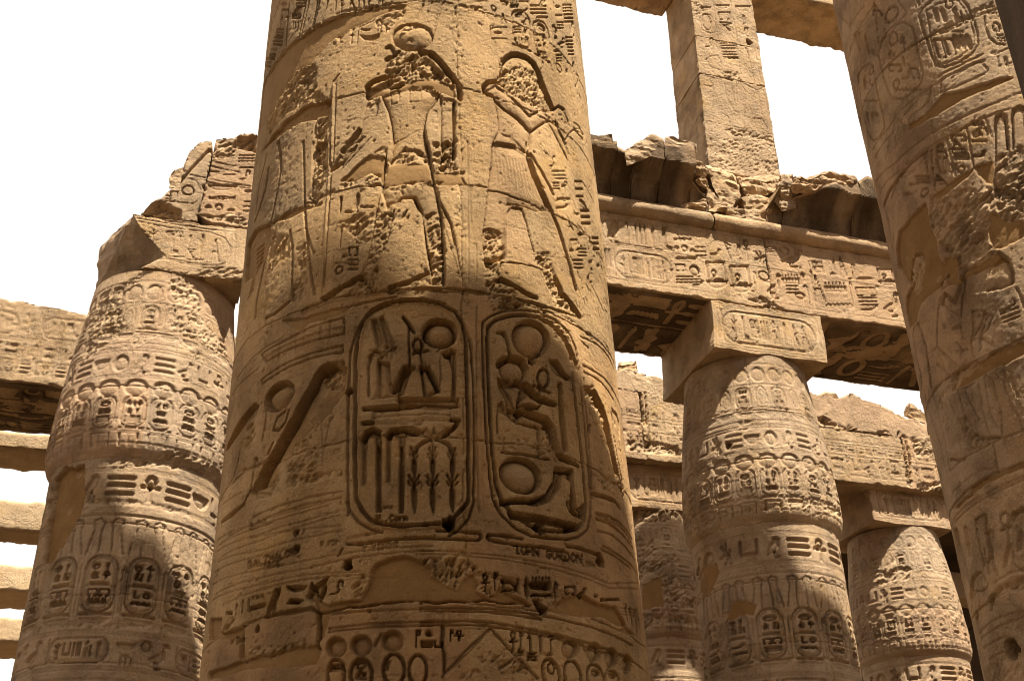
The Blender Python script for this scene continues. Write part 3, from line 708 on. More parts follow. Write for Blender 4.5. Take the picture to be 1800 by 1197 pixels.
    p(ZC(1320, 200, 1467, 205, 1467, 290, 1335, 290), .012, .006); p(ZD(20, 205, 180, 210, 240, 290, 25, 290), .012, .006)
    # head and wig hacked away, with the deep line round them
    r(ZA(950, 420, 1010, 380, 1060, 372, 1160, 360, 1230, 400, 1300, 470, 1436, 590, 1300, 548, 1180, 540, 1100, 572, 1040, 600, 930, 612, 900, 605, 985, 550, 940, 480), .022, .034, 17, .012)
    g(ZA(1190, 362, 1260, 375, 1330, 440, 1390, 510, 1440, 570), .034, .055, rag=.006); g(ZB(0, 375, 60, 440, 120, 510, 170, 570, 190, 620, 190, 690), .026, .050, rag=.006)
    g(ZA(815, 670, 820, 610, 855, 578, 920, 555, 975, 535), .030, .050, rag=.004); g(ZA(950, 415, 1000, 385, 1045, 362), .016, .03); g(ZA(950, 335, 975, 320, 995, 345, 1010, 375), .016, .022)
    S.psink(ZA(955, 335, 985, 322, 1010, 372, 985, 385), .02, .005, .02)
    # the disc swells out of the face
    ww, gm = S.sink(S.pts([(440+(1137+146*cos(t))/3.989, (258+95*sin(t))/3.989) for t in np.linspace(0, 2*pi, 40, endpoint=False)]), .035, -.03, .07)
    r(ZA(1050, 220, 1100, 175, 1200, 180, 1240, 205, 1180, 200, 1120, 225, 1040, 260), .004, .022, 20); r(ZA(1030, 310, 1100, 330, 1230, 325, 1180, 352, 1080, 350), .004, .015, 26)
    # belt break, kilt and legs
    r(ZA(965, 1145, 1030, 1085, 1085, 1010, 1110, 1030, 1200, 1060, 1250, 1125, 1160, 1108, 1060, 1150), .016, .026, 20); S.psink(ZA(1085, 1012, 1108, 1012, 1110, 1055, 1085, 1050), .0, -.02, .02)
    p(ZC(1005, 150, 1100, 140, 1280, 140, 1310, 250, 1200, 270, 1050, 290, 980, 300), .018, .01); r(ZC(985, 300, 1100, 285, 1310, 245, 1318, 275, 1200, 292, 1000, 318), .006, .016, 24)
    g(ZC(1000, 60, 980, 200, 960, 330, 930, 470, 900, 650, 865, 800, 840, 890), .009, .014)
    r(ZC(930, 440, 1050, 410, 1045, 480, 1010, 650, 940, 820, 895, 1015, 840, 1000, 830, 940, 870, 800, 905, 650), .012, .026, 20)
    g(ZC(1052, 465, 1030, 560, 1000, 690, 945, 830, 900, 1010), .008, .012)
    r(ZC(1040, 480, 1160, 460, 1150, 560, 1060, 620, 1020, 640), .006, .018, 20, dirn=.5)
    r(ZC(1265, 490, 1350, 480, 1392, 700, 1396, 965, 1315, 960, 1305, 870, 1285, 700), .016, .026, 24)
    g(ZC(1085, 400, 1110, 372, 1190, 372, 1225, 450), .02, .034); g(ZC(1190, 375, 1235, 470, 1270, 700, 1305, 875), .014, .024)
    g(ZC(570, 1062, 700, 985, 825, 912), .022, .042); g(ZC(1020, 985, 1150, 950, 1300, 880), .018, .036)
    r(ZC(560, 1075, 700, 1000, 830, 925, 900, 1000, 820, 1040, 650, 1070), .008, .02, 22); r(ZC(1010, 1000, 1300, 905, 1395, 975, 1150, 1010), .006, .016, 24)
    # staff
    g(ZA(585, 590, 578, 800, 570, 1140), .008, -.012); g(ZA(600, 590, 592, 800, 580, 1140), .007, .010); g(ZA(622, 525, 580, 580), .010, .018)
    g(ZC(625, 0, 622, 230, 605, 500, 590, 800, 575, 960), .008, .012); g(ZC(612, 0, 610, 230, 592, 500, 578, 800, 566, 960), .006, -.008); S.psink(ZC(560, 1000, 580, 955, 600, 1010, 585, 1030, 565, 1025), .014, .004, .02)
    k(ZC(570, 210, 600, 195, 620, 235, 575, 240), .012, .004, .02)
    # column of signs between staff and leg
    for cx, cy, w, h, nm in ((690, 420, 30, 100, 'djed'), (800, 410, 60, 120, 'owl'), (745, 475, 60, 50, 'mouth'), (870, 440, 90, 40, 'bar'), (790, 620, 90, 120, 'owl'), (690, 650, 30, 130, 'feather'), (720, 770, 50, 40, 'loaf'), (775, 740, 60, 70, 'house'), (720, 820, 130, 25, 'bar'), (775, 830, 60, 90, 'bars'), (680, 868, 60, 60, 'ringsun')):
        psign(S, nm, ZC(cx, cy)[0], w/3.86, h/3.86, d=.022)
    r(ZC(660, 540, 760, 510, 920, 470, 930, 560, 850, 700, 800, 720, 740, 600, 680, 590), .01, .022, 20)
    # small signs beside the disc
    k(ZA(770, 250, 840, 255, 905, 236, 900, 262, 860, 282, 800, 280), .032, .022, .03)
    for cx, cy, w, h, nm in ((710, 250, 40, 110, 'ankh'), (805, 210, 60, 40, 'eye'), (630, 255, 70, 45, 'mouth'), (590, 310, 20, 60, 'bar'), (640, 300, 18, 40, 'bar'), (930, 195, 40, 70, 'house'), (900, 160, 50, 60, 'sun')): psign(S, nm, ZA(cx, cy)[0], w/3.99, h/3.99, d=.012)
    g(ZA(755, 170, 750, 305), .007, .010)
    # --- king at the right, walking right
    head = ZB(500, 450, 515, 420, 545, 395, 600, 385, 660, 405, 710, 440, 740, 490, 770, 570, 800, 640, 850, 770, 830, 800, 720, 760, 600, 690, 500, 620, 475, 600, 475, 510)
    k(head, .034, .006, .05)
    g(ZB(498, 435, 520, 405, 560, 383, 610, 382, 670, 403, 720, 445, 752, 510, 775, 575, 800, 640, 850, 765), .024, .052)
    r(ZB(510, 450, 600, 465, 730, 500, 770, 570, 830, 700, 845, 770, 820, 800, 700, 745, 600, 690, 480, 605, 478, 520), .012, .024, 26, .008, dirn=.5)
    for i in range(14):
        for j in range(7):
            x = 490+i*20+j*18; y = 470+j*44+i*8
            if x < 560+j*45 and y < 640+i*12: g(ZB(x, y, x+16, y+20), .006, .012)
    g(ZB(365, 640, 362, 610, 385, 583, 440, 575, 470, 585), .024, .048); r(ZB(470, 470, 490, 400, 510, 440, 480, 560, 455, 570), .012, .022, 28)
    kb = ZB(375, 650, 375, 610, 400, 598, 470, 600, 600, 690, 720, 760, 850, 810, 820, 860, 700, 930, 670, 1000)+ZD(640, 70, 665, 130, 640, 60, 690, 200, 745, 330, 790, 450, 715, 470, 600, 450, 640, 560, 665, 690, 700, 780, 770, 900, 830, 1100, 1010, 1180, 950, 1100, 880, 1000, 850, 930, 800, 780, 740, 680, 720, 560, 760, 470)
    g(ZB(365, 640, 430, 690, 500, 760, 600, 830, 695, 925, 760, 880, 820, 845), .012, .022)
    k(ZB(375, 640, 440, 600, 560, 690, 680, 810, 760, 770, 830, 830, 700, 925, 600, 830, 430, 690), .020, -.006, .04)
    g(ZB(560, 690, 640, 770, 680, 815, 740, 785), .010, .014); g(ZB(455, 620, 600, 690, 720, 755, 850, 810), .008, .010)
    for q in ((430, 690, 455, 770, 465, 850, 470, 920, 440, 980, 420, 1040), (695, 930, 690, 1010, 680, 1090, 700, 1150), (420, 1040, 415, 1197)): g(ZB(*q), .010, .018)
    k(ZB(435, 700, 600, 830, 695, 930, 690, 1010, 660, 1070, 470, 930, 455, 790), .026, .003, .07)
    g(ZB(465, 930, 560, 960, 660, 1060), .006, .007); g(ZB(440, 1000, 560, 1020, 650, 1090), .006, .007); g(ZD(420, 0, 540, 20, 640, 90), .006, .008)
    # forearms and offering held up
    k(ZB(820, 850, 870, 850, 910, 960, 960, 1080, 955, 1140, 900, 1040, 850, 930, 810, 860), .016, -.004, .03); g(ZB(870, 850, 890, 920, 935, 1005), .018, .036); g(ZB(815, 860, 870, 960, 955, 1130), .008, .014)
    k(ZB(855, 770, 890, 745, 930, 780, 960, 850, 965, 885, 920, 870, 870, 840), .022, .004, .03); g(ZB(860, 765, 890, 745, 930, 770), .012, .026); r(ZB(880, 790, 920, 800, 960, 870, 920, 860), .006, .012, 30)
    g(ZB(930, 990, 970, 930, 1000, 910, 1040, 960), .010, .014); g(ZB(990, 860, 1030, 890, 1060, 950), .008, .012); r(ZB(990, 900, 1040, 890, 1080, 990, 1030, 980), .004, .014, 26)
    # kilt front, hem, legs
    k(ZD(655, 60, 690, 200, 745, 330, 790, 460, 715, 470, 525, 405, 490, 520, 490, 800, 360, 800, 350, 600, 380, 340, 400, 150, 420, 5, 560, 20), .034, .002, .08)
    g(ZD(660, 110, 700, 230, 745, 330, 800, 450, 860, 600, 915, 780, 975, 1000), .024, .05); g(ZD(665, 80, 740, 200, 820, 355), .017, .034); g(ZD(645, 0, 660, 100), .010, .016)
    g(ZD(525, 412, 610, 430, 710, 470), .013, .026); g(ZD(530, 420, 545, 445, 600, 455), .018, .034); g(ZD(525, 455, 495, 520, 495, 800), .009, .013)
    g(ZD(605, 450, 640, 550, 660, 640, 690, 745), .010, .017); g(ZD(415, 0, 395, 200, 370, 440, 345, 640, 345, 800), .009, .014)
    for i in range(12): g(ZD(430+i*22, 60+i*9, 450+i*24, 280+i*8), .0045, .004)
    r(ZD(350, 600, 380, 585, 485, 600, 490, 780, 440, 810, 355, 790), .020, .026, 24, .010); r(ZD(355, 800, 450, 850, 455, 920, 520, 980, 600, 1030, 520, 1030, 400, 1020, 355, 940), .018, .024, 22)
    S.psink(ZD(355, 790, 420, 795, 440, 835, 400, 850, 360, 825), .06, .05, .03, dark=.5)
    g(ZD(465, 930, 560, 980, 640, 1030, 705, 1058), .022, .044); g(ZD(465, 815, 600, 825, 740, 860), .007, .012); g(ZD(470, 820, 455, 920), .01, .016)
    r(ZD(695, 770, 790, 750, 810, 830, 850, 930, 880, 1010, 950, 1100, 1000, 1175, 900, 1140, 830, 1110, 780, 960), .018, .026, 24, .010); g(ZD(840, 930, 870, 980, 880, 1020, 940, 1090, 1000, 1180), .022, .042, rag=.008)
    r(ZD(370, 1100, 500, 1060, 640, 1090, 620, 1130, 450, 1160), .004, .02, 22); r(ZF(390, 0, 480, -20, 560, 20, 520, 110, 430, 120, 410, 60), .004, .018, 20); r(ZF(420, 120, 520, 60, 680, 110, 700, 200, 680, 150, 560, 120), .006, .016, 22)
    # signs before the king
    for cx, cy, w, h, nm in ((820, 130, 50, 80, 'cobra'), (855, 200, 90, 30, 'bar'), (862, 228, 90, 24, 'bar'), (870, 250, 80, 30, 'mouth'), (885, 300, 30, 30, 'loaf'), (905, 320, 40, 90, 'flag'), (840, 300, 40, 50, 'bars'), (890, 390, 90, 50, 'eye'), (885, 440, 90, 50, 'viper'), (935, 570, 40, 60, 'twoleg'), (995, 320, 50, 130, 'bars'), (1025, 430, 60, 60, 'sun'), (1040, 510, 60, 110, 'bars'), (985, 490, 30, 40, 'mouth'), (960, 700, 50, 90, 'house'), (1000, 660, 50, 90, 'owl'), (1015, 750, 60, 60, 'bars'), (1075, 710, 40, 90, 'reed'), (1085, 800, 50, 90, 'viper'), (1110, 690, 40, 90, 'bars'), (1125, 840, 20, 70, 'mouth'), (990, 830, 60, 70, 'bars'), (1070, 900, 50, 90, 'duck'), (1010, 610, 70, 60, 'arms')):
        psign(S, nm, ZD(cx, cy)[0], w/3.86, h/3.86, d=.016)
    for x0, y0, x1, y1 in ((1015, 270, 1095, 415), (915, 510, 945, 590), (980, 560, 1050, 640), (1090, 650, 1160, 900), (1060, 940, 1160, 1150), (1130, 900, 1190, 1100), (240, 0, 245, 960), (255, 300, 265, 560), (300, 700, 300, 940)): g(ZD(x0, y0, x1, y1), .007, .010)
    for _ in range(60):
        x = rng.uniform(900, 1180); y = rng.uniform(600, 1150)
        if x > 880+(y-600)*.15: g(ZD(x, y, x+rng.uniform(5, 18), y+rng.uniform(15, 60)), .006, rng.uniform(.006, .014))
    # --- band under the scene
    g(ZC(425, 1145, 620, 1062, 900, 1022, 1400, 992)+ZD(180, 995, 380, 1020, 640, 1080, 830, 1140, 1010, 1197), .010, .016)
    g(ZC(430, 1160, 640, 1075, 900, 1036, 1400, 1008), .007, -.008)
    g(ZD(0, 1010, 180, 1012, 240, 1040), .008, .010); S.pgroove(PX(838, 540, 838, 740, 842, 900), .007, .009); S.pgroove(PX(842, 560, 846, 740, 850, 880), .005, -.006)
    # two framed strips left of the cartouches
    S.groove(S.pts(ZE(610, 105, 610, 182, 480, 210, 340, 260, 240, 315, 215, 280, 330, 215, 480, 140)), .008, .012, closed=True); g(ZE(605, 145, 480, 175, 330, 235, 230, 295), .008, -.01)
    for x, y in ((545, 125), (500, 140), (420, 165), (380, 185), (300, 235)): g(ZE(x, y, x-2, y+75), .006, .008)
    S.groove(S.pts(ZE(605, 238, 605, 268, 480, 292, 340, 345, 220, 420, 215, 400, 340, 320, 480, 268)), .008, .013, closed=True)
    g(ZE(320, 120, 430, 110, 640, 50, 860, 5), .010, .012); r(ZE(320, 130, 400, 180, 480, 140, 560, 90, 440, 110), .004, .014, 22); p(ZE(340, 130, 420, 110, 560, 60, 640, 70, 560, 100, 440, 135, 400, 175), .01, .01); g(ZE(100, 400, 180, 290, 320, 200), .006, .01); g(ZE(80, 470, 200, 350), .006, .01)
    # --- small cartouche-side signs at the left: disc, ankh, the long diagonal feather
    S.sink(S.pts([(380+(300+70*cos(t)+12*sin(t))/2.72, 520+(480+60*sin(t)-55*cos(t)*.75)/2.72) for t in np.linspace(0, 2*pi, 36, endpoint=False)]), .10, .012, dome=True)
    k(ZE(560, 322, 625, 345, 605, 480, 548, 545, 500, 605, 430, 655, 370, 725, 320, 805, 262, 905, 185, 935, 220, 830, 300, 690, 370, 570, 430, 460, 480, 370, 520, 335), .060, .004, .30)
    g(ZE(545, 325, 505, 345, 475, 385, 430, 470, 370, 575, 310, 680, 260, 770, 205, 860, 180, 935), .022, .060, rag=.006)
    r(ZE(530, 330, 610, 320, 620, 350, 570, 425, 490, 435, 500, 370), .018, .03, 20); r(ZE(340, 690, 440, 640, 520, 560, 560, 520, 560, 600, 480, 650, 400, 740, 320, 800), .006, .02, 16, dirn=.7)
    S.psink(ZE(185, 935, 260, 945, 245, 965, 188, 970), .02, .01, .02); r(ZE(190, 930, 260, 840, 300, 860, 270, 940), .016, .02, 22)
    for q in ((240, 545, 232, 610, 218, 690), (345, 545, 330, 600, 300, 640, 270, 640, 290, 580, 330, 548), (270, 700, 245, 755), (110, 745, 100, 800, 82, 860), (188, 775, 175, 860, 165, 935, 130, 1000, 30, 1080)): g(ZE(*q), .010, .020)
    g(ZE(165, 930, 130, 1000, 80, 1045, 25, 1085), .016, .030)
    k(ZE(178, 510, 205, 520, 195, 560, 150, 610, 60, 730, 45, 740, 70, 670, 120, 580), .045, .03, .03, rag=.006); r(ZE(150, 620, 200, 570, 180, 640, 120, 720), .01, .02, 20); r(ZE(120, 690, 190, 650, 170, 720, 110, 730), .01, .02, 20)
    S.pdisc(ZE(188, 782)[0], 3.5, .03, .02, .01)
    r(ZE(335, 900, 345, 860, 420, 850, 520, 840, 600, 830, 600, 855, 480, 885, 345, 925), .014, .022, 20); r(ZE(360, 770, 480, 740, 500, 830, 380, 850, 340, 850), .004, .018, 18); g(ZE(505, 560, 510, 830), .005, .006); g(ZE(545, 580, 510, 760), .006, .007)
    for q in ((180, 1055, 400, 975, 600, 935), (200, 1080, 420, 1000, 600, 965), (60, 1150, 200, 1090), (30, 1000, 120, 940)): g(ZE(*q), .007, .010)
    S.phole(ZE(637, 457)[0], 5.5, .16)
    # --- the two big cartouches: rope frames
    lc_out = PX(612, 905, 611, 800, 612, 690, 616, 620, 628, 580, 655, 549, 698, 531, 742, 525, 782, 534, 812, 560, 827, 600, 833, 680, 834, 800, 832, 885, 824, 912, 805, 932, 790, 941)
    g(lc_out, .010, .016)
    lc_in = [(380+x/2.72, 520+y/2.72) for x, y in ((665, 760), (668, 300), (680, 190), (700, 130), (740, 75), (800, 42), (880, 25), (979, 22))]+ZF(0, 78, 110, 75, 190, 90, 260, 125, 300, 190, 312, 270, 318, 500, 322, 700, 322, 990, 300, 1020, 255, 1065)+ZF(210, 1090, 100, 1100, 0, 1104)+ZE(880, 1098, 800, 1092, 740, 1072, 700, 1030, 670, 970)
    S.groove(S.pts(lc_in), .016, .034, closed=True)
    g(ZE(625, 985, 640, 1030, 680, 1080, 740, 1115, 795, 1128), .010, .016); S.groove(S.pts(lc_in), .034, -.008, closed=True)
    rc_out = ZF(385, 230, 388, 170, 420, 145, 480, 122, 560, 115, 640, 125, 720, 165, 780, 220, 812, 290, 828, 380, 845, 560, 862, 760, 880, 960, 880, 1060, 868, 1120, 830, 1152, 780, 1165, 700, 1160, 620, 1150, 540, 1115, 470, 1050, 435, 980, 420, 880, 405, 700, 392, 450)
    S.groove(S.pts(rc_out), .010, .018, closed=True)
    rc_in = ZF(408, 250, 412, 195, 440, 165, 500, 145, 570, 140, 640, 150, 700, 185, 760, 250, 790, 330, 800, 450, 822, 640, 845, 860, 858, 1000, 852, 1080, 830, 1110, 770, 1130, 690, 1125, 610, 1105, 540, 1060, 480, 1000, 450, 920, 432, 760, 415, 480)
    S.groove(S.pts(rc_in), .015, .032, closed=True); g(ZF(640, 150, 700, 180, 760, 240, 800, 320, 820, 380), .024, .04, rag=.006)
    r(ZF(690, 170, 760, 180, 800, 250, 780, 290, 720, 260), .002, .016, 22)
    k(ZG(1010, 275, 1020, 245, 1045, 235, 1250, 203, 1250, 212, 1120, 240, 1050, 262, 1170, 280, 1100, 292, 1035, 293), .014, .006, .02); g(ZG(1015, 285, 1100, 288, 1200, 270, 1400, 248, 1586, 245)+ZH(100, 248, 380, 262, 405, 240, 390, 215, 260, 203, 105, 198), .011, .018)
    g(ZH(445, 225, 440, 240, 460, 262, 620, 290, 800, 305, 950, 330), .011, .018); g(ZH(450, 225, 560, 230, 670, 250), .012, .022); g(ZH(970, 298, 1060, 315, 1170, 355), .012, .022)
    # left cartouche, inside: two gods on a throne-like shrine, wig, ankh, disc
    k(ZE(742, 115, 765, 108, 778, 140, 800, 225, 770, 240, 755, 190), .04, .026, .02); k(ZE(778, 105, 795, 95, 815, 130, 845, 215, 812, 225, 795, 170), .04, .026, .02)
    r(ZE(770, 245, 850, 225, 862, 265, 830, 310, 770, 300), .014, .022, 26); g(ZE(740, 280, 760, 262, 780, 270), .012, .02)
    k(ZE(772, 312, 830, 318, 838, 420, 845, 450, 880, 400, 905, 350, 940, 345, 905, 420, 880, 480, 775, 490), .038, .010, .035); g(ZE(775, 310, 772, 400, 768, 490), .010, .012)
    g(ZE(850, 450, 880, 390, 905, 345, 938, 348), .026, .045); g(ZE(735, 290, 728, 350, 730, 480), .010, .016); S.psink(ZE(725, 290, 745, 272, 760, 285, 740, 320), .02, .008, .02)
    g(ZE(920, 130, 922, 250, 924, 340), .008, .013); g(ZE(895, 103, 915, 125, 940, 160), .012, .022); S.groove(S.pts(ZE(945, 230, 952, 205, 979, 210, 979, 255, 950, 258)), .008, .012)
    S.groove(S.pts([(700+(90+22*cos(t))/2.602, 500+(278+28*sin(t))/2.602) for t in np.linspace(0, 2*pi, 20, endpoint=False)]), .010, .020, closed=True)
    g(ZF(70, 315, 136, 303), .012, .024); g(ZF(100, 308, 108, 360, 100, 400), .009, .016); g(ZF(45, 180, 50, 250, 52, 370), .008, .012); g(ZF(22, 150, 45, 178, 72, 220), .013, .024); g(ZF(105, 370, 112, 440, 118, 510), .008, .012)
    k(ZF(0, 405, 40, 375, 62, 372, 45, 430, 30, 500, 0, 512), .036, .010, .03); k(ZF(100, 375, 130, 380, 160, 430, 185, 470, 185, 490, 150, 510, 118, 512, 105, 440), .040, .012, .03); g(ZF(105, 380, 135, 385, 165, 440, 185, 485), .02, .04)
    S.pdisc(ZF(190, 237)[0], (25, 22), .08, .008, .055, n=0) if False else S.sink(S.pts([(700+(190+82*cos(t))/2.602, 500+(222+68*sin(t))/2.602) for t in np.linspace(0, 2*pi, 36, endpoint=False)]), .12, .004, dome=True)
    r(ZF(165, 290, 235, 285, 240, 330, 200, 345, 170, 310), .008, .016, 28); S.psink(ZF(205, 310, 242, 305, 242, 338, 212, 335), .07, .05, .02, dark=.4)
    k(ZF(240, 295, 265, 300, 265, 520, 245, 520, 250, 400, 235, 340), .045, .03, .015); g(ZF(190, 345, 195, 420, 188, 480), .007, .010)
    # throne: the three-step block
    k(ZE(700, 533, 780, 528, 979, 515)+ZF(0, 540, 0, 520, 120, 520, 280, 520, 280, 535, 285, 562, 240, 562, 150, 555, 0, 548)+ZE(979, 530, 840, 545, 705, 550), .045, .03, .01)
    k(ZE(705, 600, 745, 598, 750, 545, 979, 530)+ZF(0, 560, 150, 560, 245, 565, 250, 615, 280, 617, 280, 628, 150, 625, 0, 632)+ZE(979, 615, 745, 615, 705, 618), .020, .008, .03)
    g(ZE(705, 540, 979, 522)+ZF(120, 545, 280, 555), .013, .030); g(ZE(702, 608, 745, 606), .016, .032); g(ZE(745, 580, 979, 568)+ZF(100, 590, 240, 595), .006, .008); g(ZF(245, 612, 280, 622), .014, .03)
    k(ZE(700, 680, 715, 650, 745, 638, 780, 645, 790, 690, 790, 1030, 765, 1035, 765, 720, 760, 670, 725, 670, 718, 760, 715, 900, 695, 905), .036, .016, .018)
    k(ZE(815, 690, 830, 645, 900, 635, 960, 650, 965, 670, 905, 672, 900, 900, 895, 1035, 873, 1035, 876, 760, 878, 680, 845, 668, 835, 700, 832, 885, 815, 885), .036, .016, .018)
    g(ZE(700, 690, 718, 655, 745, 640, 778, 652), .02, .04); g(ZE(820, 670, 840, 645, 900, 640, 965, 655), .02, .04); g(ZE(770, 720, 772, 1020), .014, .024); g(ZE(882, 720, 884, 1020), .014, .024)
    k(ZF(105, 672, 130, 655, 150, 685, 162, 650, 180, 685, 220, 655, 245, 660, 235, 690, 190, 705, 145, 703, 115, 690), .02, .004, .03); g(ZF(0, 660, 60, 655, 110, 675), .014, .028, rag=.004); g(ZF(210, 690, 250, 660, 268, 640), .018, .03)
    # hanging bundle of three stems
    g(ZF(150, 705, 100, 730, 70, 770), .016, .024); g(ZF(160, 708, 158, 770), .010, .014); g(ZF(175, 705, 230, 730, 255, 775), .016, .024)
    for x, sl in ((72, 0), (157, 0), (248, 2)):
        k(ZF(x, 785, x+13, 810, x+12, 850, x+3, 878, x-9, 850, x-10, 810), .045, .03, .015, dark=.25); k(ZF(x-2, 910, x+13, 940, x+13, 1000, x+4, 1045, x-10, 1000, x-11, 940), .045, .03, .015, dark=.25)
        for s_ in (-1, 1):
            g(ZF(x, 905, x+14*s_, 890, x+24*s_, 870), .009, .014); g(ZF(x, 915, x+16*s_, 915, x+26*s_, 900), .008, .012); g(ZF(x, 780, x+10*s_, 770, x+14*s_, 745), .008, .012); g(ZF(x, 800, x+12*s_, 795, x+20*s_, 775), .007, .010)
        g(ZF(x, 875, x+2, 910), .008, .012)
    # right cartouche, inside: disc, seated king, ankh, feather, disc, viper, house, water
    S.sink(S.pts([(700+(608+84*cos(t)-16*sin(t))/2.602, 500+(248+82*sin(t)+26*cos(t))/2.602) for t in np.linspace(0, 2*pi, 36, endpoint=False)]), .13, .0, dome=True)
    g(ZF(455, 222, 485, 220, 500, 260, 512, 320, 520, 345), .014, .022); k(ZF(455, 215, 480, 215, 500, 240, 490, 245, 470, 225), .02, .01, .01)
    S.sink(S.pts([(700+(525+62*cos(t))/2.602, 500+(398+56*sin(t)+10*cos(t))/2.602) for t in np.linspace(0, 2*pi, 30, endpoint=False)]), .055, .002, dome=True)
    k(ZF(462, 432, 500, 452, 560, 446, 588, 470, 640, 505, 715, 545, 715, 560, 640, 540, 590, 510, 566, 540, 575, 600, 545, 625, 510, 612, 500, 545, 476, 490), .050, .004, .07)
    k(ZF(506, 556, 570, 572, 640, 604, 704, 640, 704, 668, 620, 655, 545, 636, 508, 612), .048, .004, .05); k(ZF(672, 640, 708, 648, 722, 700, 748, 772, 822, 832, 735, 802, 700, 745, 684, 690), .052, .012, .04)
    g(ZF(460, 370, 475, 345, 520, 335, 570, 350, 585, 385), .026, .05, rag=.006); g(ZF(545, 440, 590, 460, 640, 515, 715, 550), .020, .042); g(ZF(570, 575, 620, 595, 680, 615, 705, 650, 715, 690), .026, .052); g(ZF(458, 430, 470, 490, 500, 530, 505, 600), .010, .016); g(ZF(505, 600, 560, 632, 640, 645), .009, .014); g(ZF(480, 440, 540, 560, 640, 572), .008, .012); g(ZF(470, 435, 510, 435), .008, .012); g(ZF(570, 480, 560, 545, 640, 565, 650, 555), .010, .02)
    r(ZF(690, 640, 730, 700, 745, 770, 700, 740, 675, 680), .012, .022, 24); k(ZF(560, 545, 600, 545, 645, 560, 640, 575, 590, 565), .03, .02, .015)
    g(ZF(745, 778, 780, 800, 822, 832), .016, .030)
    k(ZF(455, 545, 475, 535, 490, 560, 500, 600, 480, 590, 455, 580), .030, .022, .02); g(ZF(455, 580, 455, 680), .008, .012)
    k(ZF(598, 338, 626, 338, 628, 362, 612, 370, 598, 360), .06, .05, .01, dark=.4)
    S.groove(S.pts([(700+(663+24*cos(t))/2.602, 500+(430+42*sin(t))/2.602) for t in np.linspace(0, 2*pi, 22, endpoint=False)]), .012, .024, closed=True); g(ZF(620, 462, 650, 478, 690, 496), .013, .026); g(ZF(655, 470, 645, 495), .012, .022)
    k(ZF(690, 345, 725, 345, 760, 400, 798, 440, 770, 440, 720, 410, 700, 390), .050, .03, .02, rag=.006, dark=.2); k(ZF(730, 445, 748, 450, 752, 560, 775, 760, 755, 765, 735, 600), .040, .028, .012)
    k(ZF(632, 645, 648, 648, 655, 785, 640, 790), .030, .02, .01); g(ZF(475, 765, 560, 775, 690, 800), .010, .018); g(ZF(485, 700, 482, 760), .006, .008); r(ZF(500, 720, 600, 710, 600, 740, 500, 750), .002, .012, 24); r(ZF(610, 680, 690, 690, 700, 760, 650, 790), .004, .016, 22)
    S.sink(S.pts([(700+(561+96*cos(t)-8*sin(t))/2.602, 500+(872+80*sin(t)+24*cos(t))/2.602) for t in np.linspace(0, 2*pi, 36, endpoint=False)]), .13, .0, dome=True)
    k(ZF(468, 1010, 475, 985, 540, 980, 620, 985, 680, 965, 715, 910, 720, 840, 795, 850, 805, 930, 815, 1030, 845, 1010, 855, 1075, 800, 1055, 775, 1010, 790, 1000, 790, 900, 745, 870, 740, 930, 700, 990, 640, 1010, 560, 1000, 500, 1005), .046, .022, .02)
    g(ZF(475, 995, 540, 985, 620, 988, 680, 968, 718, 905, 722, 845, 795, 855), .02, .042); g(ZF(795, 850, 800, 930, 812, 1020), .016, .034); g(ZF(780, 1000, 790, 1030, 830, 1050), .022, .045); g(ZF(845, 1010, 852, 1070), .016, .034)
    n = 19; zz = []
    for i in range(n*2+1): zz.append((700+(512+(826-512)*i/(2*n))/2.602, 500+(1052+62*i/(2*n)+(8 if i % 2 else -8)-6*sin(pi*i/(2*n)))/2.602))
    g(zz, .022, .046); k(ZF(790, 1085, 832, 1120, 800, 1112), .05, .04, .01)
    S.phole(ZF(650, 1112)[0], 8.5, .2); S.phole(ZF(234, 1090)[0], 9.5, .2); S.psink(ZF(205, 1070, 262, 1066, 262, 1100, 235, 1122, 205, 1105), .14, dark=.5); S.psink(ZF(632, 1090, 672, 1092, 668, 1125, 650, 1140, 636, 1120), .14, dark=.5)  # deep breaks tinted dark, recess shade put into the colour
    # right edge of the column: next cartouche pair, feather, long curved lines
    k(ZF(850, 465, 880, 470, 915, 520, 950, 600, 975, 700, 1000, 830, 1010, 900, 1030, 985, 1000, 900, 960, 760, 900, 640, 870, 560), .03, .006, .06); r(ZF(848, 465, 890, 468, 930, 540, 960, 640, 985, 760, 970, 740, 930, 620, 880, 520), .018, .026, 22)
    g(ZF(900, 490, 940, 570, 965, 660, 990, 780, 1010, 870, 1030, 960), .022, .045); g(ZF(978, 575, 1000, 600, 1010, 640, 1012, 700), .018, .036); g(ZF(975, 590, 985, 680, 1005, 800, 1030, 930), .014, .026)
    r(ZF(900, 880, 990, 870, 1005, 960, 940, 940), .006, .016, 22); g(ZF(895, 960, 930, 968, 990, 990, 1012, 1020), .018, .034); k(ZF(868, 640, 880, 640, 878, 680, 866, 670), .03, .02, .01)
    for q in ((845, 370, 940, 430, 1000, 520, 1020, 580), (850, 400, 930, 450, 985, 530), (838, 262, 870, 290), (835, 240, 900, 270, 960, 330, 990, 400), (905, 1045, 970, 1060, 1041, 1120), (910, 1070, 970, 1090, 1041, 1160), (1010, 720, 1030, 860), (830, 430, 870, 820), (850, 430, 888, 980)): g(ZF(*q), .008, .012)
    for q in ((1170, 80, 1260, 110, 1360, 190, 1405, 260), (1170, 95, 1260, 130, 1350, 200, 1400, 280), (1165, 120, 1260, 160, 1350, 240, 1410, 320), (1175, 200, 1260, 220, 1360, 310, 1420, 400), (1210, 300, 1300, 350, 1400, 430, 1430, 480), (1200, 320, 1300, 375, 1390, 450)): g(ZH(*q), .008, .012)
    S.phole(ZH(1192, 395)[0], 6, .18)
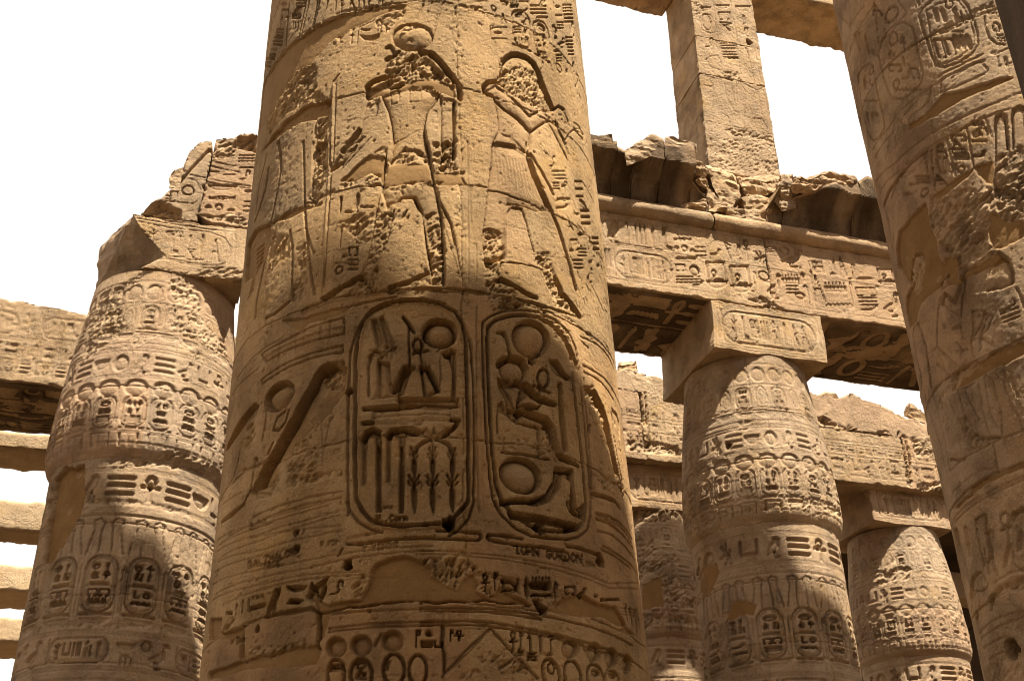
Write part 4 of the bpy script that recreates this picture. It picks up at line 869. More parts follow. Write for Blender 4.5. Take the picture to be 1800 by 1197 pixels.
    # --- plain band with scratched names
    for i, (y0, y1, y2, y3) in enumerate(((330, 290, 400, 520), (352, 318, 430, 560), (455, 440, 560, 700), (470, 455, 580, 720), (480, 470, 600, 740))):
        g(ZH(0, y0, 440, y0+25, 900, y2+30, 1250, y2+150, 1440, y3+30), .006, .007)
    for q in ((150, 280, 400, 160, 700, 60, 900, 5), (170, 300, 420, 185, 720, 82, 900, 30), (160, 340, 420, 235, 720, 140, 970, 70), (180, 380, 440, 270, 740, 165, 970, 95), (400, 245, 740, 190, 985, 165), (160, 410, 450, 330, 740, 250, 990, 200), (150, 470, 400, 380, 700, 310), (130, 560, 400, 470, 700, 410, 1000, 350, 1586, 300), (150, 620, 420, 520, 760, 450, 1000, 390, 1400, 340, 1586, 330), (130, 660, 400, 570, 760, 490, 1100, 470), (200, 690, 420, 600, 760, 520, 1100, 490)): g(ZG(*q), .006, .007)
    for a, t, b in ((360, 'I HALL', 0),): scratch(S, 'I DALL', ZG(372, 195)[0], ZG(540, 140)[0], 11)
    scratch(S, 'BALTHALON', ZG(366, 447)[0], ZG(680, 356)[0], 12, .005, .008); scratch(S, '1818.', ZG(466, 455)[0], ZG(600, 425)[0], 11, .006, .007)
    scratch(S, 'V VISCNI', ZG(1125, 330)[0], ZG(1370, 300)[0], 8, .005, .005); scratch(S, 'F.NIY', ZG(850, 305)[0], ZG(960, 285)[0], 8, .005, .006); scratch(S, 'AL.Corn', ZG(1205, 137)[0], ZG(1430, 128)[0], 11, .006, .007); scratch(S, 'Aron', ZG(1255, 52)[0], ZG(1330, 48)[0], 5, .005, .005)
    scratch(S, 'IOHN GORDON', ZH(630, 345)[0], ZH(1082, 416)[0], 15, .005, .011); scratch(S, ',1804', ZH(1075, 425)[0], ZH(1170, 450)[0], 9, .005, .006); scratch(S, '/', ZG(960, 365)[0], ZG(1000, 365)[0], 13, .007, .01)
    for x, y, q in ((683, 210, 4), (684, 320, 5), (1022, 425, 7), (423, 850, 3), (305, 905, 5), (260, 915, 3)): S.phole(ZG(x, y)[0], q, .16)
    S.psink(ZG(1003, 395, 1045, 388, 1045, 445, 1010, 455, 995, 440), .16, dark=.5)
    # --- the low frieze, half patched with cement
    for cx, cy, w, h, nm in ((235, 745, 40, 60, 'bar'), (285, 720, 25, 70, 'reed'), (325, 700, 25, 80, 'reed'), (370, 690, 35, 80, 'leg'), (540, 660, 80, 160, 'feather'), (680, 580, 130, 60, 'basket'), (680, 660, 100, 50, 'mouth'), (790, 580, 60, 80, 'twoleg'), (850, 620, 90, 140, 'owl'), (960, 570, 90, 110, 'cobra')):
        psign(S, nm, ZG(cx, cy)[0], w/3.776, h/3.776, d=.04)
    k(ZG(480, 755, 530, 600, 580, 575, 560, 640, 500, 750), .05, .03, .02, rag=.006); k(ZG(750, 640, 800, 560, 900, 510, 850, 590, 780, 680), .04, .02, .02, rag=.01); k(ZG(620, 680, 640, 650, 720, 660, 700, 680), .05, .03, .02)
    scratch(S, 'FINE', ZG(390, 655)[0], ZG(470, 640)[0], 5, .005, .006); g(ZG(380, 715, 470, 690), .016, .03)
    r(ZG(1040, 580, 1100, 490, 1160, 495, 1140, 570, 1110, 650, 1060, 600), .016, .026, 20); r(ZG(190, 880, 230, 780, 280, 790, 240, 840), .014, .02, 22)
    r(ZH(0, 420, 40, 380, 180, 370, 250, 365, 300, 400, 385, 450, 360, 470, 290, 500, 240, 580, 200, 560, 60, 480), .012, .034, 18, dirn=.5)
    p(ZG(770, 640, 900, 690, 1040, 660, 1110, 640, 1150, 560, 1180, 470, 1240, 405, 1340, 365, 1400, 362, 1480, 395, 1586, 450)+ZH(60, 490, 200, 565, 240, 585, 290, 505, 350, 480, 390, 540, 370, 600, 430, 640, 490, 620, 520, 560, 600, 620, 720, 690, 700, 690, 400, 665, 150, 670, 0, 690)+ZG(1560, 672, 1400, 668, 1200, 685, 1100, 712, 1020, 705, 900, 740, 870, 900, 820, 970, 820, 720), .03, .012)
    p(ZG(100, 1140, 330, 1060, 500, 1010, 830, 960, 850, 1000, 820, 1090, 600, 1100, 440, 1110, 110, 1190), .03, .012); p(ZG(110, 780, 190, 780, 180, 880, 250, 860, 470, 770, 330, 830, 330, 1060, 300, 1050, 320, 900, 110, 930), .03, .01)
    g(ZG(330, 840, 330, 1060), .014, .03); g(ZG(470, 770, 700, 720, 790, 712, 830, 750, 825, 970), .012, .022)
    r(ZG(345, 985, 600, 960, 820, 945, 810, 970, 500, 1020, 345, 1060), .006, .018, 22)
    S.groove(S.pts(ZG(830, 740, 900, 730, 1020, 700, 1100, 706, 1200, 680, 1400, 664, 1586, 672)+ZH(150, 668, 400, 662, 720, 688)), .010, .014, rag=.008)
    k(ZH(745, 655, 780, 655, 800, 690, 845, 710, 838, 745, 800, 750, 760, 690), .14, dark=.5)
    p(ZH(850, 720, 930, 650, 1000, 640, 1080, 640, 1200, 690, 1290, 700, 1350, 790, 1360, 840, 1200, 780, 1000, 750), .03, .014); p(ZH(1360, 840, 1420, 890, 1390, 890, 1320, 850), .02, .01)
    for cx, cy, w, h, nm in ((432, 540, 70, 130, 'ankh'), (500, 530, 40, 110, 'flag'), (600, 560, 120, 110, 'arms'), (705, 560, 26, 120, 'bar'), (800, 545, 130, 90, 'mn'), (805, 625, 140, 50, 'water'), (895, 590, 50, 110, 'crook'), (995, 590, 70, 60, 'house'), (1075, 605, 60, 60, 'duck'), (1165, 630, 20, 70, 'bar'), (1207, 655, 25, 80, 'bar'), (1275, 655, 90, 40, 'water'), (1365, 740, 25, 100, 'feather'), (1395, 770, 20, 120, 'feather'), (1425, 800, 18, 130, 'reed'), (1450, 850, 16, 130, 'reed')):
        psign(S, nm, ZH(cx, cy)[0], w/3.776, h/3.776, d=.036)
    k(ZH(700, 505, 712, 520, 722, 620, 705, 650, 692, 600), .045, .03, .01); k(ZH(530, 520, 590, 520, 650, 560, 660, 620, 640, 600, 600, 545, 540, 545), .045, .03, .015); r(ZH(520, 540, 640, 560, 640, 640, 560, 600), .01, .024, 22); k(ZH(735, 540, 865, 550, 865, 592, 740, 575), .035, .02, .02)
    r(ZH(380, 540, 470, 560, 480, 640, 440, 640, 380, 600), .012, .024, 20); r(ZH(740, 650, 920, 650, 900, 700, 850, 700), .008, .02, 22)
    # --- bands and the discs of the lowest register
    for q in ((900, 850, 1200, 815, 1586, 800), (900, 870, 1586, 825), (920, 750, 1200, 730, 1586, 720)): g(ZG(*q), .008, .011)
    for q in ((0, 800, 440, 800, 900, 890, 1300, 1010, 1480, 1130), (0, 822, 440, 826, 900, 910, 1250, 1020), (0, 710, 450, 712, 800, 760, 1200, 860, 1400, 960), (0, 730, 450, 735, 800, 785)): g(ZH(*q), .008, .012)
    for i in range(15): g(ZH(30+i*20, 730, 30+i*20, 790), .004, .004)
    for cx, cy, rx, ry in ((948, 970, 66, 66), (1114, 958, 70, 68), (1322, 930, 74, 68)): S.pdisc(ZG(cx, cy)[0], (rx/3.776, ry/3.776), .040, .010, .06)
    for cx, cy, rx, ry in ((995, 978, 56, 68), (1153, 1005, 46, 66), (1265, 1045, 40, 68), (1367, 1085, 28, 66)): S.pdisc(ZH(cx, cy)[0], (rx/3.776, ry/3.776), .040, .010, .06)
    for cx, cy, w, h in ((945, 1160, 110, 220), (1112, 1150, 140, 210), (1330, 1120, 140, 210), (1490, 1120, 120, 200)):
        S.groove(S.pts([(340+(cx+w/2*cos(t))/3.776, 880+(cy+h/2*sin(t))/3.776) for t in np.linspace(0, 2*pi, 26, endpoint=False)]), .012, .022, closed=True)
    for cx, cy, w, h in ((865, 1150, 110, 200), (1010, 1170, 110, 220), (1160, 1180, 110, 190), (1270, 1200, 90, 160)):
        S.groove(S.pts([(740+(cx+w/2*cos(t)+.18*h/2*sin(t)*.4)/3.776, 880+(cy+h/2*sin(t)+.25*w/2*cos(t))/3.776) for t in np.linspace(0, 2*pi, 26, endpoint=False)]), .012, .022, closed=True)
    for z_, cx, cy, w, h, nm in ((ZG, 1110, 1090, 80, 60, 'sun'), (ZG, 1110, 1150, 90, 60, 'seated'), (ZG, 1490, 910, 60, 110, 'flag'), (ZG, 1570, 880, 50, 60, 'loaf'), (ZG, 1290, 1090, 60, 60, 'feather'), (ZG, 945, 1110, 90, 60, 'mn'), (ZH, 1160, 1140, 60, 50, 'sun'), (ZH, 1270, 1160, 50, 40, 'sun'), (ZH, 50, 870, 50, 60, 'loaf'), (ZH, 40, 945, 70, 50, 'bars'), (ZH, 120, 950, 60, 60, 'arms'), (ZH, 205, 890, 40, 70, 'flag'), (ZH, 255, 890, 80, 70, 'ankh'), (ZH, 615, 930, 70, 140, 'ankh'), (ZH, 670, 920, 40, 110, 'flag'), (ZH, 730, 950, 40, 120, 'was'), (ZH, 800, 940, 60, 130, 'feather'), (ZH, 875, 945, 60, 120, 'flag'), (ZH, 855, 1015, 50, 40, 'loaf'), (ZH, 740, 1030, 60, 60, 'bars'), (ZH, 660, 1000, 60, 50, 'seated'), (ZH, 865, 1110, 50, 90, 'ringsun')):
        psign(S, nm, z_(cx, cy)[0], w/3.776, h/3.776, d=.020)
    k(ZG(1195, 960, 1240, 875, 1255, 880, 1210, 970), .02, .008, .02); k(ZH(1060, 930, 1080, 960, 1105, 1010, 1090, 1000), .03, .02, .01)
    # the pointed leaves that rise from the foot, and the rubbed stone between them
    g(ZH(460, 845, 300, 990, 140, 1165), .008, .012); g(ZH(455, 870, 170, 1150), .005, .006); g(ZH(470, 845, 560, 950, 780, 1180), .008, .012); g(ZH(490, 890, 740, 1160), .005, .006)
    r(ZH(250, 1190, 370, 1090, 430, 1010, 490, 1010, 600, 1020, 720, 1180, 560, 1130, 470, 1060, 380, 1150, 300, 1197), .006, .026, 18); g(ZH(145, 840, 150, 1000, 155, 1130), .014, .016, rag=.01, dark=.45)
    S.psink(ZH(130, 715, 160, 715, 160, 1197, 140, 1197), .003, dark=.25); S.psink(ZH(590, 870, 625, 860, 630, 900, 600, 910), .004, .002, .02)
    # general wear
    S.chips(80, (.010, .04), .010, rng)
    for z in (9.6, 8.57, 7.52, 6.46, 5.19):
        for _ in range(26):
            uu = rng.uniform(u[0], u[-1]); S.rough(S_blob(rng, uu, z+rng.gauss(0, .015), rng.uniform(.02, .06), .5), .008, .014, 24, .008, .7)
    for _ in range(40): S.hole((rng.uniform(u[0], u[-1]), rng.uniform(3.3, 11.3)), rng.uniform(.006, .011), .015)
    for _ in range(90):        # fine horizontal scratches and bedding lines
        z = rng.uniform(3.4, 11.3); a = rng.uniform(u[0], u[-1]); L = rng.uniform(.1, .5)
        S.groove([(a+L*t, z+.01*sin(t*6+z)) for t in (0, .25, .5, .75, 1)], .005, .0035)
    S.grain(.0035, 26., .010)
    # --- parts of their own
    S.mark(S.pts(lc_out+ZE(740, 1115, 680, 1080, 640, 1030)), 1); S.mark(S.pts(rc_out), 2)
    E_ = lambda Z, cx, cy, a, b, c, d_: S.pts([Z(cx+a*cos(t)+b*sin(t), cy+c*sin(t)+d_*cos(t))[0] for t in np.linspace(0, 2*pi, 36, endpoint=False)])
    S.mark(E_(ZF, 190, 222, 82, 0, 68, 0), 6); S.mark(E_(ZF, 608, 248, 84, -16, 82, 26), 7); S.mark(E_(ZF, 561, 872, 96, -8, 80, 24), 8)
    S.mark(S.pts(body), 3); S.mark(E_(ZA, 1137, 258, 146, 0, 95, 0), 9); S.mark(S.pts(kb[:14]+ZD(640, 70, 665, 130, 690, 200, 745, 330, 790, 450, 715, 470, 600, 450, 640, 560, 665, 690, 700, 780, 740, 860, 490, 800, 360, 800, 350, 600, 380, 340, 400, 150)), 4)
    pl = S.W[..., 0] > .5
    pf = pl[:-1, :-1] & pl[1:, 1:]
    S.F[pf] = 5; drop_small(S, 5)
    return S
def S_blob(rng, cx, cz, r, asp=1.0):
    n = 8; return np.array([(cx+r*rng.uniform(.6, 1.2)*cos(2*pi*i/n), cz+r*asp*rng.uniform(.6, 1.2)*sin(2*pi*i/n)) for i in range(n)])

t_g1 = thing('great_column', 'great column in the middle with two large upright cartouches below a god and a king', 'column', (g1_axis(0)[0], g1_axis(0)[1], 0), 'great columns of the nave')
SG1 = carve_g1()
g1_courses = [3.2, 3.95, 5.19, 6.46, 7.52, 8.57, 9.6, 11.5]
P1 = emit_column(G1, SG1, g1_courses, [[-.13], [-.12]], t_g1, STONE)
for lab, nm, lb in ((1, 'carved_cartouche', 'left cartouche with two seated gods above a shrine'), (2, 'carved_cartouche', 'right cartouche with a seated king between two discs'), (3, 'carved_god', None), (4, 'carved_king', None)):
    o_ = emit_faces(SG1, P1, SG1.F == lab, nm, STONE, t_g1, lb)
    for dl in {1: (6,), 2: (7, 8), 3: (9,)}.get(lab, ()): emit_faces(SG1, P1, SG1.F == dl, 'sun_disc', STONE, o_)
emit_islands(SG1, P1, 5, 'cement_patch', STONE, t_g1)
for z0, z1 in ((.45, 1.35), (1.35, 2.3), (2.3, 3.2)): plain_ring('drum_block', G1, z0, z1, STONE, t_g1, cap=False)
for z0, z1 in ((11.42, 12.6), (12.6, 13.9)): plain_ring('drum_block', G1, z0, z1, STONE, t_g1, cap=z1 > 13)
plain_ring('base', Column(g1_axis, lambda z: 2.3+0*z, 2.3), -.2, .47, STONE, t_g1)
# ------------------------------------------------------------------ the second great column, at the right
Z1, Z2, Z3, Z4 = Zm(1450, 0, 3.42), Zm(1520, 330, 3.421), Zm(1580, 640, 4.277), Zm(1600, 880, 3.775)
def g2_axis(z):
    a = np.radians(np.interp(z, [5, 14], [46.4, 45.5])); return 13.62*np.sin(a), 13.62*np.cos(a)
def g2_R(z): return np.interp(z, [0, 5, 14, 16], [1.82, 1.78, 1.66, 1.64])
G2 = Column(g2_axis, g2_R, 1.75)
def carve_g2():
    u = np.arange(radians(-142)*1.75, radians(-28)*1.75, .0135); v = [3.2]
    while v[-1] < 14.9: v.append(v[-1]+.0125+.0006*(v[-1]-3.2))
    S = Surf(u, np.array(v), G2.hit, 2); rng = random.Random(8)
    g, k, r, p = S.pgroove, S.psink, S.prough, S.pplaster
    zj = [S.pts([q])[0][1] for q in (Z1(560, 255)+Z1(690, 625)+Z2(640, 1050)+Z3(745, 815)+Z4(560, 640))]
    S.zj = zj
    # lines of the frieze
    for q in ((0, 0),): pass
    for pts in ((300, 1130, 420, 990, 620, 820, 840, 700, 1010, 630, 1197, 550), (330, 1160, 450, 1030, 640, 880, 840, 770, 1010, 690, 1100, 660), (290, 900, 380, 780, 440, 680, 560, 580, 680, 500), (680, 465, 800, 400, 950, 330), (690, 490, 860, 400, 960, 365)):
        g(Z1(*pts), .012, .014)
    # tall cartouches of the upper frieze
    for q in ((320, 330, 340, 260, 370, 200, 420, 150, 480, 135, 530, 170, 545, 240, 560, 340, 590, 430, 580, 500, 530, 560, 460, 600, 400, 590, 370, 520, 340, 420), (565, 100, 590, 50, 640, 10, 700, -20, 800, -30, 860, 40, 890, 120, 915, 200, 920, 270, 880, 330, 800, 380, 720, 405, 665, 395, 640, 330, 600, 210), (960, 100, 960, 160, 990, 230, 1030, 265, 1080, 270), (200, 460, 230, 410, 270, 385, 290, 400, 310, 520, 350, 700, 360, 770, 330, 830, 290, 850, 260, 800, 230, 680)):
        cl = len(q) > 20
        S.groove(S.pts(Z1(*q)), .014, .02, closed=cl)
    S.groove(S.pts(Z1(610, 70, 680, 25, 800, 0, 860, 90, 895, 200, 895, 270, 800, 355, 700, 390, 670, 370, 640, 250)), .009, .012, closed=True)
    for cx, cy, w, h, nm in ((412, 235, 70, 100, 'ringsun'), (400, 330, 60, 70, 'seated'), (470, 260, 50, 90, 'ankh'), (420, 410, 80, 60, 'house'), (480, 370, 60, 60, 'leg'), (430, 510, 50, 70, 'ringsun'), (490, 460, 60, 120, 'viper'), (540, 440, 50, 90, 'house'), (500, 540, 150, 60, 'water'), (745, 25, 60, 70, 'ringsun'), (690, 90, 90, 90, 'plumes'), (790, 90, 70, 90, 'god'), (740, 190, 180, 30, 'bar'), (690, 290, 50, 160, 'house'), (750, 280, 50, 140, 'house'), (820, 240, 120, 150, 'pots'), (1030, 165, 50, 70, 'ringsun'), (1060, 230, 40, 50, 'bars'), (1000, 60, 50, 60, 'bars'), (250, 500, 60, 110, 'god'), (280, 430, 40, 50, 'ringsun'), (270, 610, 90, 30, 'bar'), (260, 720, 50, 150, 'reed'), (300, 700, 50, 130, 'pots'), (560, 10, 40, 60, 'feather'), (200, 250, 90, 160, 'feather'), (260, 270, 60, 150, 'leg'), (400, 90, 110, 110, 'ringsun'), (310, 60, 70, 90, 'twoleg'), (1085, 370, 60, 60, 'owl')):
        psign(S, nm, Z1(cx, cy)[0], w/3.42, h/3.42, d=.020)
    for q in ((700, 490, 690, 560, 800, 520, 960, 450, 980, 420, 930, 370, 760, 470), (1020, 330, 1110, 290), (1040, 340, 1045, 400, 1130, 380), (480, 690, 560, 600, 640, 530, 620, 620, 500, 720), (300, 960, 380, 830, 410, 810, 420, 720, 440, 700), (300, 0, 320, 270, 400, 200, 490, 80, 440, 0), (150, 320, 180, 240, 230, 130, 300, 40), (70, 60, 150, 160, 240, 40)): g(Z1(*q), .011, .016)
    p(Z1(500, 760, 600, 690, 690, 600, 720, 560, 790, 560, 840, 540, 1000, 490, 1100, 465, 1140, 470, 1000, 530, 860, 580, 760, 640, 620, 720, 500, 790), .02, .012)
    g(Z1(350, 430, 450, 330, 560, 255, 720, 190, 860, 130, 1010, 60), .012, .018, rag=.006); r(Z1(690, 170, 860, 80, 1010, 20, 1020, 60, 860, 130, 700, 205), .01, .016, 18)
    r(Z1(430, 640, 470, 750, 500, 760, 490, 800, 450, 790), .01, .02, 18)
    # inscription panel under the bands
    for pts in ((640, 900, 660, 1130, 690, 1197), (730, 840, 790, 1060), (850, 760, 895, 1010), (960, 700, 1005, 830), (640, 905, 730, 845, 850, 765, 960, 705)): g(Z1(*pts), .011, .016)
    for cx, cy, w, h, nm in ((690, 890, 60, 60, 'sun'), (700, 930, 60, 60, 'house'), (690, 1000, 70, 100, 'leg'), (690, 1080, 90, 70, 'twoleg'), (720, 1110, 60, 30, 'bar'), (790, 865, 60, 70, 'twoleg'), (800, 830, 90, 50, 'house'), (800, 910, 90, 40, 'bars'), (820, 945, 90, 50, 'mn'), (820, 1020, 50, 50, 'ringsun'), (780, 1010, 40, 60, 'strokes'), (920, 745, 70, 40, 'mn'), (910, 805, 60, 50, 'sun'), (950, 790, 50, 60, 'house'), (930, 850, 90, 40, 'bar'), (930, 930, 90, 80, 'viper'), (590, 1080, 80, 60, 'bars'), (600, 1160, 60, 60, 'ringsun'), (500, 1170, 60, 70, 'mouth'), (540, 1110, 60, 50, 'bar')): psign(S, nm, Z1(cx, cy)[0], w/3.42, h/3.42, d=.022)
    k(Z1(445, 1060, 500, 990, 620, 900, 600, 960, 540, 1040, 470, 1080), .028, .012, .03); g(Z1(440, 1075, 500, 1000, 620, 905), .016, .03)
    for i in range(7): g(Z1(590+i*5, 930+i*18, 625-i*2, 925+i*12), .007, .012)
    g(Z1(375, 1190, 395, 1140, 440, 1085), .022, .045); g(Z2(118, 110, 125, 80, 160, 0), .026, .05); g(Z2(115, 110, 145, 200, 160, 330, 175, 380), .012, .02); g(Z1(430, 1110, 400, 1197), .012, .02)
    for q in ((1022, 1190, 1015, 960, 1018, 760, 1030, 700, 1060, 685, 1085, 700, 1100, 890), (1125, 890, 1122, 700, 1135, 660, 1170, 645, 1197, 655)): g(Z1(*q), .020, .034)
    k(Z1(1022, 1000, 1020, 760, 1035, 700, 1060, 690, 1085, 705, 1098, 890, 1060, 940), .03, .010, .05); k(Z1(1125, 890, 1122, 700, 1140, 660, 1197, 650, 1210, 880), .03, .010, .05)
    # hacked face and the cement patches round it
    r(Z2(400, 60, 560, 30, 760, 0, 770, 100, 740, 250, 750, 370, 790, 385, 700, 460, 600, 500, 560, 540, 500, 420, 440, 330, 390, 210), .014, .034, 12, .02)
    r(Z2(775, 0, 958, 0, 958, 190, 860, 200, 800, 160), .016, .04, 12); r(Z1(1030, 960, 1100, 900, 1197, 880, 1197, 1197, 1020, 1197), .016, .034, 12)
    for i in range(5):
        for j in range(5): g(Z2(545+i*18+j*10, 310+j*22-i*22, 580+i*18+j*10, 290+j*22-i*22), .010, .018)
        for j in range(3): g(Z2(655+i*8+j*4, 330-i*25+j*6, 700+i*6, 305-i*25), .010, .018)
    p(Z2(205, 265, 290, 170, 360, 95, 375, 140, 390, 230, 430, 320, 450, 420, 480, 490, 465, 590, 400, 640, 330, 720, 310, 810, 270, 850, 250, 760, 250, 660, 280, 590, 205, 480, 190, 380), .03, .012)
    r(Z2(270, 400, 300, 385, 345, 420, 350, 500, 320, 580, 270, 550), .004, .02, 22); g(Z2(345, 440, 330, 405, 295, 405, 275, 440, 268, 550), .020, .045)
    r(Z2(280, 600, 320, 540, 330, 600, 300, 640), .01, .02, 22)
    p(Z2(480, 420, 540, 425, 560, 560, 600, 490, 700, 460, 790, 390, 830, 410, 860, 440, 760, 480, 600, 540, 560, 580, 500, 590, 470, 500), .024, .01)
    p(Z2(745, 200, 770, 150, 830, 190, 958, 200, 958, 290, 830, 360, 760, 375), .03, .012); p(Z1(900, 1010, 1010, 965, 1010, 1110, 960, 1100, 930, 1060), .022, .012); p(Z1(640, 1197, 780, 1080, 900, 1010, 860, 1060, 760, 1140, 690, 1200), .018, .01)
    # the figure: shoulders, bent arm, sceptre, kilt
    k(Z2(830, 410, 870, 440, 895, 520, 890, 580, 740, 620, 600, 640, 590, 540, 760, 480), .024, .006, .08)
    g(Z2(800, 390, 850, 430, 885, 500, 890, 560, 880, 580, 800, 605, 738, 618), .016, .034); g(Z2(460, 700, 480, 640, 540, 690, 565, 620, 590, 510, 605, 490), .020, .042)
    g(Z2(460, 705, 500, 745, 575, 785, 580, 700, 600, 550), .014, .024); k(Z2(465, 650, 480, 640, 545, 700, 585, 560, 600, 560, 580, 780, 500, 745, 462, 700), .022, .004, .05); g(Z2(450, 580, 495, 530), .018, .035); g(Z2(460, 610, 500, 590), .012, .02)
    g(Z2(455, 660, 440, 740, 435, 830, 435, 950, 445, 970, 550, 1070), .013, .022); g(Z2(320, 820, 340, 860, 370, 960, 385, 1060, 400, 1197), .022, .045); g(Z2(300, 830, 290, 900, 330, 1080, 345, 1197), .013, .022); g(Z2(330, 815, 440, 805), .007, .008); g(Z2(385, 1000, 440, 965), .008, .01)
    g(Z2(440, 960, 460, 1030, 520, 1190), .009, .012); g(Z2(450, 970, 540, 1090), .009, .012)
    for q in ((645, 745, 655, 850, 640, 920, 650, 1010), (645, 745, 700, 735, 720, 750), (720, 750, 700, 830, 660, 890), (720, 755, 770, 775, 740, 850, 690, 900), (735, 780, 700, 880), (640, 920, 690, 905, 700, 960, 690, 980), (705, 905, 750, 935, 780, 950, 770, 920), (530, 850, 580, 815, 575, 840, 530, 855), (550, 930, 600, 1000), (575, 950, 580, 1030), (550, 985, 620, 975), (830, 745, 900, 700, 900, 675), (820, 760, 920, 720), (825, 790, 930, 750), (840, 810, 930, 775), (910, 600, 940, 660, 958, 720), (475, 820, 485, 850), (575, 840, 590, 910)): g(Z2(*q), .010, .018)
    p(Z2(545, 1197, 550, 1090, 640, 1070, 740, 1010, 830, 960, 930, 930, 958, 930, 958, 990, 850, 1060, 740, 1100, 600, 1160), .024, .012); r(Z2(540, 1080, 600, 1040, 660, 1060, 660, 1095, 560, 1110), .006, .02, 20)
    for x in (710, 740, 830, 870): g(Z2(x, 1100, x+40, 1197), .010, .014)
    # legs and feet
    p(Z3(420, 60, 700, 0, 760, 0, 640, 80, 540, 130, 440, 190, 400, 200), .024, .012); r(Z3(310, 240, 390, 170, 420, 60, 480, 10, 600, 10, 520, 60, 400, 200, 300, 290), .01, .014, 18)
    for q in ((320, 250, 330, 340), (375, 260, 420, 380), (440, 200, 470, 300, 490, 380, 540, 470), (490, 190, 540, 300, 600, 420), (590, 110, 610, 240, 640, 380, 680, 540), (650, 80, 700, 130, 730, 240, 760, 340, 770, 430, 775, 545), (640, 100, 660, 240, 690, 400, 740, 480), (780, 0, 800, 200, 860, 340, 900, 400, 930, 490), (830, 100, 900, 250), (680, 545, 760, 555), (290, 0, 380, 90, 410, 150), (220, 20, 260, 240, 300, 380, 340, 560, 370, 700, 385, 820), (150, 0, 190, 200, 260, 440, 320, 640, 360, 820), (380, 0, 420, 130)): g(Z3(*q), .011, .018)
    k(Z3(490, 190, 590, 130, 620, 260, 680, 380, 740, 480, 750, 545, 690, 560, 620, 550, 570, 530, 560, 480, 600, 450, 540, 320), .004, -.014, .05)
    g(Z3(560, 530, 610, 560, 680, 562, 745, 552), .018, .036); k(Z3(380, 640, 430, 590, 490, 550, 520, 600, 530, 670, 500, 700, 400, 715), .004, -.010, .04); g(Z3(390, 718, 440, 728, 495, 712), .018, .036)
    r(Z3(445, 420, 490, 380, 530, 430, 560, 540, 620, 570, 700, 590, 640, 640, 540, 690, 520, 600, 480, 520), .024, .022, 18)
    g(Z3(440, 200, 520, 170, 590, 120), .012, .02); g(Z3(540, 170, 560, 270), .01, .014)
    # base line of the scene, bands, upright joint
    g(Z3(390, 800, 500, 700, 640, 620, 780, 560, 941, 500), .012, .018); g(Z3(400, 980, 520, 860, 640, 790, 740, 780), .009, .010)
    g(Z3(700, 600, 720, 680, 740, 810), .012, .022, rag=.006)
    p(Z3(420, 1080, 470, 1010, 530, 980, 540, 920, 620, 870, 740, 820, 860, 770, 941, 740, 941, 780, 800, 830, 640, 900, 540, 990, 440, 1080), .022, .01)
    for q in ((410, 1180, 500, 1070, 640, 980, 800, 900, 941, 840), (425, 1190, 520, 1090, 660, 1000, 820, 920, 941, 870)): g(Z3(*q), .012, .016)
    # large signs of the lower inscription
    k(Z4(290, 190, 310, 180, 330, 240, 345, 310, 370, 430, 350, 400, 310, 310), .05, .04, .02); k(Z4(350, 175, 370, 170, 385, 230, 410, 360, 410, 380, 390, 370, 370, 280), .05, .04, .02)
    g(Z4(455, 108, 432, 130, 440, 210, 465, 310, 490, 420), .018, .036); g(Z4(475, 100, 490, 88, 505, 120, 500, 180), .018, .032); k(Z4(495, 215, 520, 190, 550, 200, 545, 260, 550, 400, 590, 520, 570, 520, 540, 420, 520, 320), .05, .02, .03)
    g(Z4(530, 380, 515, 410, 525, 480, 500, 400, 490, 310), .012, .022)
    S.groove(S.pts([(1600+(624+27*cos(t))/3.775, 880+(125+46*sin(t))/3.775) for t in np.linspace(0, 2*pi, 24, endpoint=False)]), .014, .030, closed=True); g(Z4(600, 195, 665, 172), .018, .036); g(Z4(640, 195, 650, 260), .014, .026); k(Z4(650, 260, 668, 300, 640, 420, 615, 445, 620, 380, 640, 300), .045, .03, .02)
    g(Z4(670, 130, 680, 95, 720, 70, 760, 50), .028, .05); k(Z4(685, 110, 700, 105, 715, 150, 700, 190, 685, 170), .03, .01, .02); g(Z4(680, 150, 720, 210, 710, 330), .012, .022); g(Z4(735, 200, 730, 330), .012, .02)
    k(Z4(400, 560, 410, 500, 450, 475, 470, 470, 430, 520, 420, 600, 410, 680, 400, 650), .05, .03, .02); g(Z4(420, 600, 480, 600, 515, 570), .012, .022); g(Z4(470, 470, 500, 520, 520, 560), .012, .022)
    for q in ((560, 540, 660, 480, 755, 450), (440, 600, 420, 640, 410, 740), (680, 340, 680, 430, 755, 470)): g(Z4(*q), .012, .018)
    r(Z4(520, 690, 540, 620, 620, 560, 755, 490, 755, 570, 640, 600, 560, 640, 540, 730), .03, .03, 14); k(Z4(520, 640, 545, 620, 545, 730, 525, 730), .06, .05, .02); k(Z4(436, 720, 455, 760, 450, 810, 436, 790), .05, .04, .02)
    for q in ((460, 880, 560, 790, 700, 740, 755, 730), (470, 920, 600, 830, 755, 770), (490, 980, 560, 930, 640, 900), (520, 1060, 620, 1000)): g(Z4(*q), .011, .014)
    k(Z4(625, 940, 650, 915, 690, 920, 712, 960, 705, 1040, 680, 1060, 640, 1040), .22, dark=.6); S.phole(Z4(722, 988)[0], 2.5, .1)
    r(Z4(500, 1050, 620, 1010, 755, 1000, 755, 1197, 520, 1197), .004, .012, 12)
    for z in zj[:1]+zj[2:]: S.groove([(a, z+.012*sin(a*4+z)) for a in np.linspace(u[0], u[-1], 40)], .012, .02, rag=.006)
    S.chips(60, (.02, .06), .012, rng); S.grain(.004, 22., .012)
    pl = S.W[..., 0] > .5; S.F[pl[:-1, :-1] & pl[1:, 1:]] = 5; drop_small(S, 5)
    return S
